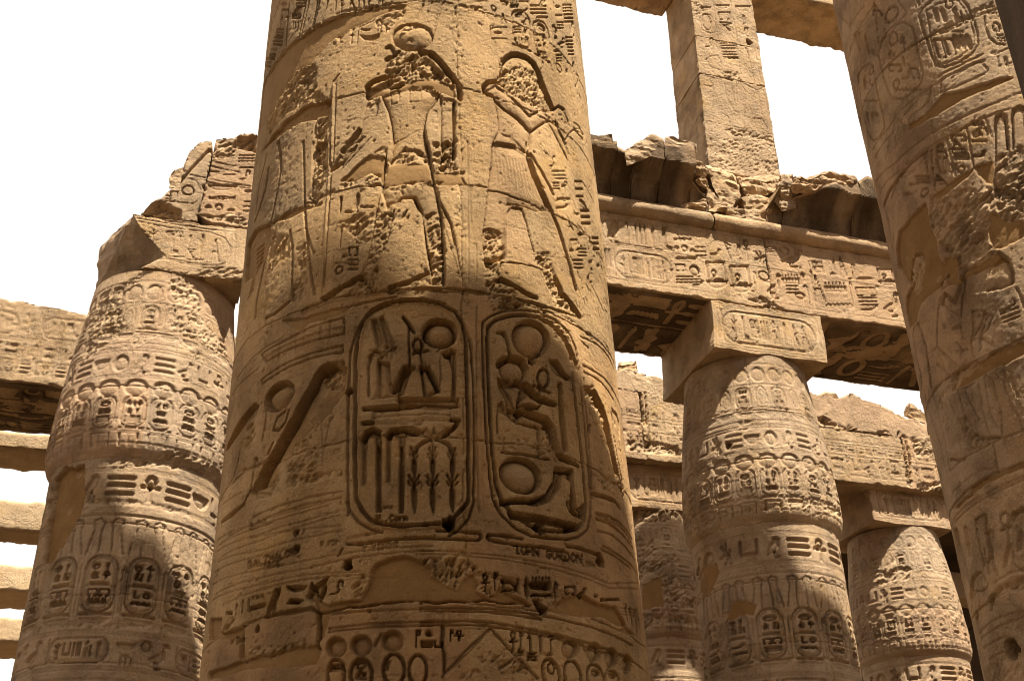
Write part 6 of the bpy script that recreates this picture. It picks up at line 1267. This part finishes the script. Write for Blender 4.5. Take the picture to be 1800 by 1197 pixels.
for a, b, sd in ((.0, xj-.004, 62), (xj+.004, XR-2.25, 63)): emit_block(fr, S, [(a, 0), (b, 0), (b, 1.75), (a, 1.75)], 2.5, 'stone_block', STONE_WALL, t_ar, chip=.035, seed=sd, steps=8)
f9 = Face((15.16, Y1+.02, 13.76), (1, 0, 0), (0, 0, 1)); S = face_surf(f9, 0, 5.2, 0, 1.75, .12, 65)
emit_block(f9, S, [(0, 0), (5.2, 0), (5.2, 1.75), (0, 1.75)], 2.46, 'stone_block', STONE_WALL, t_ar, seed=65)
f2 = Face((-.3, Y1+.05, 13.76), (1, 0, 0), (0, 0, 1)); S = face_surf(f2, 0, 5.6, 0, 1.75, .12, 64)
emit_block(f2, S, [(1.2, 0), (5.59, 0), (5.59, 1.75), (1.2, 1.75)], 2.45, 'stone_block', STONE_WALL, t_ar, seed=64)
# its carved underside, a sheet of signs just below the stones
def soffit(t, x0, x1, y0, y1, z, seqs, seed, pitch=.027, mat=None):
    f = Face((x0, y1, z), (1, 0, 0), (0, -1, 0)); S = face_surf(f, 0, x1-x0, 0, y1-y0, pitch, seed)
    n = len(seqs); h = (y1-y0)/n
    for i, q in enumerate(seqs): frieze(S, .05, x1-x0, h*i+h*.1, h*(i+1)-h*.1, q, d=.11, lw=.13); S.groove([(0, h*i), (x1-x0, h*i)], .02, .03)
    S.rough(np.array([((x1-x0)*.25, (y1-y0)*.4), ((x1-x0)*.5, (y1-y0)*.45), ((x1-x0)*.45, (y1-y0)*.7), ((x1-x0)*.2, (y1-y0)*.6)]), .05, .06, 5.)
    S.grain(.006, 12., .015); S.W[..., 2] = np.clip(.85+.8*fbm(S.U, S.V, 1.4, 4, seed+3), 0, .95)  # patchy dark tint paints the underside shade into the colour
    P = f.xyz(S.U, S.V, S.H+.02)
    fi, fj = np.nonzero(np.ones((len(S.v)-1, len(S.u)-1), bool)); nu = len(S.u)
    q = np.stack([fi*nu+fj, (fi+1)*nu+fj, (fi+1)*nu+fj+1, fi*nu+fj+1], 1)[:, ::-1]
    o = link_mesh('soffit', P.reshape(-1, 3), q, mat or STONE_WALL, t, wear_shade=S.W.reshape(-1, 3), label='carved underside')
    md = o.modifiers.new('thickness', 'SOLIDIFY'); md.thickness = .03; md.offset = -1
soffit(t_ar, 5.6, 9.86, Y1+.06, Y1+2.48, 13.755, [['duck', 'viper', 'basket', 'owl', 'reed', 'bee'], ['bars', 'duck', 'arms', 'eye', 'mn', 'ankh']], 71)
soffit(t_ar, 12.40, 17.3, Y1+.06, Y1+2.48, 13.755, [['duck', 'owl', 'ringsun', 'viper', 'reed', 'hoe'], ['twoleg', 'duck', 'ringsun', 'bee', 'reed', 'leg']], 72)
# ------------------------------------------------------------------ cornice: roll and cavetto, much of it fallen
t_co = thing('cornice', 'dark broken cornice above a round moulding, gapped in the middle', 'cornice', (11, Y1, 15.5))
def roll(x0, x1, seed):
    n = 28; xs = np.linspace(x0, x1, max(8, int((x1-x0)/.06))); th = np.linspace(0, 2*pi, n, endpoint=False)
    X, T = np.meshgrid(xs, th, indexing='ij'); nn = fbm(X*1.0, T*.8, 2.2, 4, seed)*.02
    r = .20+nn; r[0] -= .05; r[-1] -= .05
    P = np.stack([X, Y1+.02-r*np.sin(T), 15.69+r*np.cos(T)], -1)
    m = len(xs); i, j = np.meshgrid(np.arange(m-1), np.arange(n), indexing='ij'); i, j = i.ravel(), j.ravel()
    q = np.stack([i*n+j, (i+1)*n+j, (i+1)*n+(j+1) % n, i*n+(j+1) % n], 1)[:, ::-1]
    link_mesh('round_moulding', P.reshape(-1, 3), q, STONE_WALL, t_co)
xc = on_y((1258, 378), Y1-.2)[0]
roll(1.4, xc-.01, 81); roll(xc+.01, 17.4, 82)
CAV = [(.02, 15.87), (.0, 15.98), (-.04, 16.14), (-.13, 16.32), (-.28, 16.48), (-.48, 16.60), (-.56, 16.64), (-.58, 16.66)]
def cavetto(x0, x1, top, seed, label=None, lx=None, rough_top=.06, name='cornice_block'):
    """one cornice stone; top is a list of (x, z) along its upper edge"""
    xs = np.linspace(x0, x1, max(6, int((x1-x0)/.05))); tx, tz = np.array(top).T
    zt = np.interp(xs, tx, tz)+fbm(xs, xs*0+seed, 2.6, 4, seed)*rough_top
    zz = np.array([c[1] for c in CAV]); yy = np.array([c[0] for c in CAV])
    rows = []
    nv = 30
    t = np.linspace(0, 1, nv)
    for x, z1 in zip(xs, zt):
        z = 15.87+(z1-15.87)*t
        y = np.interp(z, zz, yy)
        y = y+.012*np.abs(np.sin(x*20))*(z < 16.6)+fbm(np.full(nv, x), z, 3.0, 4, seed+1)*.05
        rows.append(np.stack([np.full(nv, x), Y1+y, z], -1))
    F = np.array(rows); m = len(xs)
    # top back, back
    B1 = F[:, -1].copy(); B1[:, 1] = np.minimum(F[:, -1, 1]+.5, Y1+.3); B1[:, 2] += .05*fbm(xs, xs*0+3, 3., 3, seed+4)
    B2 = F[:, -1].copy(); B2[:, 1] = Y1+.85; B2[:, 2] += -.02
    B3 = F[:, 0].copy(); B3[:, 1] = Y1+.85
    G = np.concatenate([F, B1[:, None], B2[:, None], B3[:, None]], 1); n = G.shape[1]
    G = G+.03*np.stack([fbm3(G.reshape(-1, 3)+4*k, 2.5, 3, seed+k) for k in range(3)], -1).reshape(G.shape)
    i, j = np.meshgrid(np.arange(m-1), np.arange(n), indexing='ij'); i, j = i.ravel(), j.ravel()
    q = np.stack([i*n+j, (i+1)*n+j, (i+1)*n+(j+1) % n, i*n+(j+1) % n], 1)
    V = G.reshape(-1, 3); base = len(V); V = np.concatenate([V, G[0].mean(0)[None], G[-1].mean(0)[None]])
    tr = [(base, (j+1) % n, j) for j in range(n)]+[(base+1, (m-1)*n+j, (m-1)*n+(j+1) % n) for j in range(n)]
    wear_shade = np.zeros((len(V), 3)); wear_shade[:base, 2] = np.clip(.85+.8*fbm(V[:base, 0]*1.0, V[:base, 2]*.25, 2.5, 4, seed+9), 0, 1)*np.tile((np.arange(n) < nv-2), m)  # cavetto front tinted dark in patches, overhang shade painted in
    link_mesh(name, V, q, STONE_WALL, t_co, tris=tr, wear_shade=wear_shade, smooth=False, label=label)
def X_at(px, py, Y): return on_y((px, py), Y)[0]
def Z_at(px, py, Y): return on_y((px, py), Y)[2]
W5, W6 = Zm(1020, 220, 5.987), Zm(1290, 270, 5.987)
def tp(zoom, Y, *q): return [(on_y(p, Y)[0], on_y(p, Y)[2]) for p in zoom(*q)]
yf, yb = Y1-.55, Y1-.15
a = tp(W5, yb, 60, 300, 305, 320); b = tp(W5, yb, 315, 335, 520, 440)
cavetto(a[0][0]-1.5, a[1][0], [(a[0][0]-1.5, a[0][1]), a[0], a[1]], 91)
rubble('cornice_block', [on_y(q, Y1-.2) for q in W5(40, 310, 60, 95, 325, 105, 320, 320)]+[on_y(q, Y1+.5) for q in W5(60, 380, 60, 150, 300, 160, 300, 380)], STONE_WALL, t_co, 4, .05, 3., 92, label='dark stone left standing on the cornice', wear_shade=(0, 0, .8))
xl = X_at(*W5(530, 440)[0], yb); c = tp(W5, yf, 480, 350, 740, 190, 885, 215, 1160, 200)
xm = X_at(*W5(885, 300)[0], yf); xr = X_at(*W5(1205, 300)[0], yf); xr2 = X_at(*W5(1320, 700)[0], Y1)
cavetto(b[0][0]+.005, xl, b, 93); cavetto(xl+.005, xm-.012, [(xl, Z_at(*W5(530, 430)[0], yb)), c[1], c[2]], 94)
cavetto(xm+.012, xr, [(xm, c[2][1]), c[3]], 95)
# lit caps of the two high stones
for q, sd in ((W5(462, 268, 735, 92, 790, 100, 880, 130, 885, 222, 740, 190, 480, 360), 96), (W5(890, 128, 980, 122, 1160, 152, 1215, 190, 1170, 205, 1050, 195, 890, 185), 97)):
    rubble('cornice_block', [on_y(p, yf-.06) for p in q]+[on_y(p, yf-.02)-np.array([0, 0, .16]) for p in q]+[on_y(p, Y1+.3)-np.array([0, 0, .3]) for p in q], STONE_WALL, t_co, 4, .035, 3.5, sd, label='pale broken cap of the cornice')
cavetto(xr+.01, xr2, [(xr+.01, 16.5), (xr2, 16.15)], 98)
# tumbled stones in the gap
for q, Yq, dp, sd in ((W5(1200, 370, 1260, 380, 1320, 460, 1310, 560, 1220, 520), Y1-.1, .5, 101), (W5(1215, 560, 1290, 520, 1330, 600, 1340, 680, 1250, 620), Y1-.15, .4, 102), (W5(1330, 440, 1500, 480, 1600, 520, 1690, 610, 1690, 740, 1600, 860, 1480, 800, 1390, 640), Y1+.1, .8, 103), (W6(20, 250, 130, 300, 500, 250, 520, 380, 330, 450, 140, 470, 90, 330), Y1+.15, .8, 104), (W5(1330, 680, 1420, 720, 1700, 940, 1340, 900), Y1+.02, .6, 105), (W6(90, 480, 230, 460, 390, 500, 380, 560, 280, 570, 330, 730, 120, 680, 150, 560), Y1+.0, .5, 106), (W5(1060, 830, 1320, 780, 1330, 900, 1040, 870), Y1-.08, .3, 107), (W6(500, 240, 610, 230, 620, 380, 520, 390), Y1-.1, .6, 108), (W6(-60, 560, 90, 600, 140, 680, -60, 660), Y1-.04, .4, 109)):
    rubble('cornice_block', [on_y(p, Yq) for p in q]+[on_y(p, Yq+dp)+np.array([0, 0, .0]) for p in q], STONE_WALL, t_co, 4, .07, 2.6, sd)
d = tp(W6, yf, 620, 400, 850, 380, 1000, 330, 1240, 290); xa = X_at(*W6(340, 600)[0], Y1-.05); xb = X_at(*W6(612, 400)[0], yf); xe = X_at(*W6(1300, 300)[0], yf)
rubble('cornice_block', box_pts(xr2-.4, xb+.6, Y1+.28, Y1+1.0, 15.85, 17.15), STONE_WALL, t_co, 5, .10, 2.2, 99)
cavetto(xa, xb-.01, [(xa, 16.2), ((xa+xb)/2, Z_at(*W6(430, 425)[0], yb)), (xb, Z_at(*W6(590, 395)[0], yf))], 110)
rubble('cornice_block', [on_y(p, Y1-.25) for p in PX(1362, 352, 1368, 326, 1388, 318, 1404, 330, 1400, 366, 1375, 372)]+[on_y(p, Y1+.4) for p in PX(1362, 356, 1368, 330, 1388, 326, 1404, 336, 1400, 372, 1375, 378)], STONE_WALL, t_co, 5, .06, 2.8, 115)
cavetto(xb+.01, xe, d, 111); e = tp(W6, yf, 1320, 330, 1400, 245, 1440, 260)
cavetto(xe+.02, xe+3.4, [(xe, e[0][1]), e[1], e[2], (xe+3, e[1][1]+.2)], 112)
q = W6(620, 235, 760, 228, 1000, 218, 1200, 228, 1250, 250, 1290, 300, 1230, 300, 1000, 350, 860, 380, 630, 385)
rubble('cornice_block', [on_y(p, yf-.02) for p in q]+[on_y(p, Y1+.2)-np.array([0, 0, .25]) for p in q], STONE_WALL, t_co, 5, .10, 2.4, 113, label='cracked top stone of the cornice')
# ------------------------------------------------------------------ window pillar and lintels over the cornice
t_pi = thing('window_pillar', 'tall square carved pillar standing on the broken cornice against the white sky', 'pillar', (11.7, 19.5, 17.9))
YP = 18.9; fp = Face((10.75, YP, 17.0), (1, 0, 0), (0, 0, 1)); S = face_surf(fp, 0, 1.95, 0, 8.2, .020, 121); g = S.pgroove
V4 = Zm(1000, 0, 3.214)
pl = [S.pts(V4(*q)) for q in ((690, -20, 793, 940), (1030, 0, 1190, 960))]
xL = lambda z: np.interp(z, sorted(p[1] for p in pl[0]), [p[0] for p in sorted(pl[0], key=lambda p: p[1])]); xR_ = lambda z: np.interp(z, sorted(p[1] for p in pl[1]), [p[0] for p in sorted(pl[1], key=lambda p: p[1])])
zj = [S.pts([((a[0]+b[0])/2, (a[1]+b[1])/2)])[0][1] for a, b in (V4(720, 210, 1080, 275), V4(740, 408, 1115, 495), V4(775, 680, 1150, 765))]
for cx, cy, w, h, nm in ((780, 125, 60, 110, 'ringsun'), (770, 50, 70, 40, 'basket'), (870, 40, 80, 40, 'basket'), (985, 50, 90, 60, 'basket'), (880, 90, 70, 50, 'house'), (890, 150, 80, 60, 'hoe'), (990, 130, 60, 90, 'reed'), (1000, 180, 60, 50, 'owl'), (800, 240, 60, 60, 'cobra'), (900, 260, 80, 40, 'bars'), (910, 310, 80, 40, 'bars'), (1010, 300, 30, 60, 'was'), (930, 330, 60, 40, 'water')): psign(S, nm, V4(cx, cy)[0], w/3.214, h/3.214, d=.03)
S.groove(S.pts(V4(740, 100, 760, 80, 800, 85, 830, 130, 830, 180, 800, 190, 750, 170)), .013, .018, closed=True)
for q in ((815, 10, 850, 270), (910, 0, 955, 250), (945, 260, 970, 420), (775, 330, 800, 380, 860, 400), (770, 340, 800, 320, 840, 315, 860, 350, 860, 400), (785, 430, 815, 490, 815, 680), (880, 470, 890, 540, 930, 620, 960, 640), (915, 460, 930, 540, 945, 600), (945, 460, 950, 580), (965, 465, 1000, 520, 990, 700), (985, 470, 1060, 510, 1110, 490), (1070, 520, 1090, 650), (1100, 510, 1140, 700), (860, 640, 900, 660, 910, 700), (770, 430, 850, 450, 900, 440), (760, 480, 810, 490), (1040, 670, 1090, 670, 1120, 720), (1010, 290, 1050, 470), (1050, 280, 1090, 470)): g(V4(*q), .014, .018)
S.rough(S.pts(V4(860, 400, 960, 410, 980, 470, 880, 450)), .012, .03, 12.); S.rough(S.pts(V4(880, 720, 1150, 770, 1150, 800, 900, 760)), .012, .03, 12.); S.rough(S.pts(V4(790, 780, 1170, 800, 1200, 1000, 800, 960)), .003, .02, 14., chip=.3); S.rough(S.pts(V4(690, 0, 760, 20, 760, 80, 700, 90)), .004, .02, 14.)
S.hole(S.pts(V4(1017, 240))[0], .075, .12)
S.chips(30, (.02, .06), .012); S.grain(.006, 14., .02)
zb = [.85]+sorted(zj)+[S.v[-1]]
for a, b in zip(zb[:-1], zb[1:]):
    emit_block(fp, S, [(xL(a), a+.004), (xR_(a), a+.004), (xR_(b), b-.004), (xL(b), b-.004)], 1.36, 'stone_block', STONE_WALL, t_pi, chip=.03, seed=int(a*10)+130, amp=.02, wobble=.012)
zl = on_y((1442, 5), YP)[2]; bk = on_z((1405, 73), zl)[1]; bk2 = on_z((1106, 15.5), zl)[1]
for nm, xa, xb, y0, y1, lb in (('window_lintel', 5.0, 10.82, YP+.02, max(bk2, YP+1.2), 'brown lintel at the left of the tall pillar, top of the picture'), ('window_lintel', 12.72, 20.0, YP-.0, bk, 'brown lintel at the right of the tall pillar, top of the picture')):
    t = thing(nm, lb, 'lintel', (xa, y0, zl), 'clerestory lintels')
    f = Face((xa, y0, zl), (1, 0, 0), (0, 0, 1)); S = face_surf(f, 0, xb-xa, 0, 1.0, .06, 140); S.grain(.01, 8., .03)
    emit_block(f, S, [(0, 0), (xb-xa, 0), (xb-xa, 1.0), (0, 1.0)], y1-y0, 'stone_block', STONE_WALL, t, seed=141, amp=.03)
# ------------------------------------------------------------------ second row of architraves
Y2 = 25.5
t_a2 = thing('architrave', 'cracked architrave of the next row, showing behind the complete bud column', 'architrave', (15, Y2+1.2, 13.6), 'side hall architraves')
f = Face((9.0, Y2, 13.6), (1, 0, 0), (0, 0, 1)); S = face_surf(f, 0, 15, 0, 3.2, .030, 151); g = S.pgroove
zc = S.pts([(1140, 689)])[0][1]; zc2 = S.pts([(1540, 762)])[0][1]
for z in (.22, .78, 1.12, 1.2): S.groove([(0, z), (15, z)], .014, .018)
frieze(S, 1.2, 5, .85, 1.45, ['loaf', 'reed', 'owl', 'mn', 'reed']); frieze(S, 1.2, 15, .26, .76, ['reed', 'boxneb', 'mouth', 'sedge', 'eye', 'flag', 'arms', 'duck', 'ankh']); frieze(S, 6, 15, .85, 1.1, ['bars', 'reed', 'mouth', 'basket', 'strokes'])
for q in (PX(1126, 690, 1130, 730, 1122, 780), PX(1133, 690, 1138, 740, 1142, 785), PX(1582, 760, 1590, 800, 1597, 852), PX(1590, 765, 1598, 800, 1602, 850)): g(q, .03, .10, rag=.02)
S.rough(S.pts(PX(1098, 775, 1150, 775, 1200, 790, 1200, 800, 1100, 790)), .04, .06, 6.); S.rough(S.pts(PX(1610, 850, 1660, 845, 1660, 872, 1620, 870)), .05, .09, 6.); S.rough(S.pts(PX(1600, 770, 1640, 765, 1650, 800, 1610, 800)), .02, .05, 6.)
S.chips(60, (.03, .10), .02); S.grain(.008, 10., .02)
xs = [S.pts([(x, y)])[0][0] for x, y in ((1130, 740), (1592, 810))]
for a, b, z1, sd in ((1.0, xs[0], zc, 152), (xs[0]+.01, 6.2, zc, 153), (6.22, xs[1], zc2, 154), (xs[1]+.01, 14.9, zc2, 155)): emit_block(f, S, [(a, .0), (b, .0), (b, z1-.02), (a, z1-.02)], 2.5, 'stone_block', STONE_WALL, t_a2, chip=.06, seed=sd, amp=.05)
for px_, sd in ((PX(1070, 688, 1070, 652, 1095, 648, 1160, 662, 1175, 668, 1215, 680, 1215, 703, 1165, 697), 156), (PX(1215, 684, 1330, 696, 1330, 722, 1215, 705), 157), (PX(1425, 702, 1425, 694, 1500, 698, 1570, 720, 1600, 738, 1640, 745, 1680, 752, 1680, 792, 1600, 774, 1560, 765, 1425, 735), 158), (PX(1420, 738, 1560, 768, 1640, 790, 1640, 798, 1560, 775, 1420, 745), 159)):
    emit_block(f, S, S.pts(px_), 2.3, 'stone_block', STONE_WALL, t_a2, chip=.10, seed=sd, amp=.10, wobble=.12, label='rough top slab' if sd != 159 else None)
for pts, sd in ((PX(1083, 652, 1085, 636, 1120, 634, 1122, 653), 160), (PX(1436, 696, 1452, 690, 1470, 699), 161), (PX(1590, 730, 1600, 712, 1640, 735, 1645, 750), 162)):
    rubble('stone_block', [on_y(p, Y2+.4) for p in pts]+[on_y(p, Y2+1.2) for p in pts], STONE_WALL, t_a2, 3, .08, 2.5, sd)
t_al2 = thing('architrave', 'far carved architrave running off the left edge of the picture, dark underneath', 'architrave', (-6, Y2, 13.77), 'side hall architraves')
f = Face((-10.0, Y2-.15, 13.76), (1, 0, 0), (0, 0, 1)); S = face_surf(f, 4.5, 14, 0, 2.1, .030, 171)
for z in (.55, 1.05, 1.1): S.groove([(0, z), (14, z)], .014, .018)
for a, k_ in ((5.6, 0), (7.3, 1), (9, 2)): cartouche(S, (a, 1.45), 1.15, .58, ['cobra', 'sun', 'mn', 'owl', 'basket'], .014, .024, horiz=True); sign(S, 'loaf', (a+.75, 1.3), .2, .2, d=.02); sign(S, 'bee', (a+.85, 1.55), .4, .4, d=.02)
frieze(S, 4.6, 14, .6, 1.0, ['reed', 'owl', 'mouth', 'strokes', 'duck', 'basket']); frieze(S, 4.6, 14, .2, .52, ['sun', 'reed', 'bars', 'leg'])
S.chips(60, (.03, .1), .02); S.grain(.008, 10., .02)
emit_block(f, S, [(4.6, 0), (14, 0), (14, 1.8), (10.5, 1.86), (8.6, 1.82), (8, 1.92), (7, 1.98), (6.5, 2.0), (6.2, 2.06), (4.6, 2.04)], 2.75, 'stone_block', STONE_WALL, t_al2, chip=.08, seed=172, amp=.06)
f3 = Face((-20.0, Y2-.13, 13.76), (1, 0, 0), (0, 0, 1)); S = face_surf(f3, 0, 14.6, 0, 2.0, .2, 173); emit_block(f3, S, [(0, 0), (14.58, 0), (14.58, 1.95), (0, 1.95)], 2.7, 'stone_block', STONE_WALL, t_al2, seed=173)
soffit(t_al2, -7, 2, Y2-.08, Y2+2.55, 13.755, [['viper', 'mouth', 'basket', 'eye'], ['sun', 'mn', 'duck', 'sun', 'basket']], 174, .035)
# ------------------------------------------------------------------ far beams at the left, each a row further back
for i, (y, h, dpt) in enumerate(((29.2, .46, 1.4), (35.3, .9, 1.2), (41.4, .86, 2.25), (48.1, .9, 2.7))):
    lb = ['thin stone beam just under the far carved architrave at the left edge', 'plain stone beam across the left edge, uppermost of the three with sky above and below', 'plain stone beam at the left edge, middle one of the three in the sky', 'lowest plain stone beam in the bottom left corner'][i]
    t = thing('stone_beam', lb, 'beam', (-5, y, 13.77), 'far roof beams')
    f = Face((-24, y, 13.77), (1, 0, 0), (0, 0, 1)); S = face_surf(f, 0, 27, 0, h, .07, 180+i); S.grain(.012, 6., .03)
    emit_block(f, S, [(0, 0), (12.9, 0), (12.9, h), (0, h)], dpt, 'stone_block', STONE_FAR, t, seed=181+i, chip=.06); emit_block(f, S, [(12.92, 0), (27, 0), (27, h), (12.92, h)], dpt, 'stone_block', STONE_FAR, t, seed=191+i, chip=.06)
    plain_bud(-.0275*y, y+1.25, 'plain bud column far behind the left one, under the '+['thin far beam', 'uppermost sky beam', 'middle sky beam', 'lowest sky beam'][i], 32)
plain_bud(-.8, 27.0, 'plain bud column behind the left one, under the far carved architrave', 32)
# ------------------------------------------------------------------ roofed dark part at the right, behind the farther bud column
plain_bud(22.6+6.2, 34.6, 'shaded bud column deep in the dark hall at the right', 40, STONE_SHADE)
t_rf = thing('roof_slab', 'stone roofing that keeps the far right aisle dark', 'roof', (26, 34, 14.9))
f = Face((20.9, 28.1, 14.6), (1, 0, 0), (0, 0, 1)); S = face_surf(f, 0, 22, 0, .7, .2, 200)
for k_ in range(8): emit_block(f, S, [(k_*2.7+.01, 0), (k_*2.7+2.69, 0), (k_*2.7+2.69, .7), (k_*2.7+.01, .7)], 20, 'slab', STONE_SHADE, t_rf, seed=200+k_)
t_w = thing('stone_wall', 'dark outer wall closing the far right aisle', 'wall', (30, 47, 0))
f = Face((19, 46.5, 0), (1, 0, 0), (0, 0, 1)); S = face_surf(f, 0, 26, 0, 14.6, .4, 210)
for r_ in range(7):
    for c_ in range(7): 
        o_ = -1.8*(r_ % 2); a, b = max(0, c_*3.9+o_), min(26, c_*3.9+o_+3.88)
        if b-a > .8: emit_block(f, S, [(a, r_*2.08), (b, r_*2.08), (b, r_*2.08+2.06), (a, r_*2.08+2.06)], 1.0, 'stone_block', STONE_SHADE, t_w, seed=211+r_*9+c_)
for x0, y0, z0, dx, lb in ((22.3, 32.0, 12.9, 9, 'small grey beam in the dark right of the farther bud column, upper of two'), (24.5, 38.5, 11.4, 9, 'small grey beam in the dark right of the farther bud column, lower of two')):
    t = thing('stone_beam', lb, 'beam', (x0, y0, z0), 'far roof beams')
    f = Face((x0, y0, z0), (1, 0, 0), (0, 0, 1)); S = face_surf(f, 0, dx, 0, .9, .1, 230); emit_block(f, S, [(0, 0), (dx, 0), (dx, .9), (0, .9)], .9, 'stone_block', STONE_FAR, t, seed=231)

# ------------------------------------------------------------------ outer wall of the hall on the sunny side, behind the viewer
t_w2 = thing('stone_wall', 'high outer wall of the hall, behind the viewer', 'wall', (5, -13, 0))
f = Face((45, -13, 0), (-1, 0, 0), (0, 0, 1)); S = face_surf(f, 0, 80, 0, 16, .8, 260)
for r_ in range(8):
    for c_ in range(11):
        o_ = -3.6*(r_ % 2); a, b = max(0, c_*8+o_), min(80, c_*8+o_+7.98)
        if b-a > .9: emit_block(f, S, [(a, r_*2.0), (b, r_*2.0), (b, r_*2.0+1.98), (a, r_*2.0+1.98)], 1.5, 'stone_block', STONE_FAR, t_w2, seed=261+r_*11+c_, steps=2)
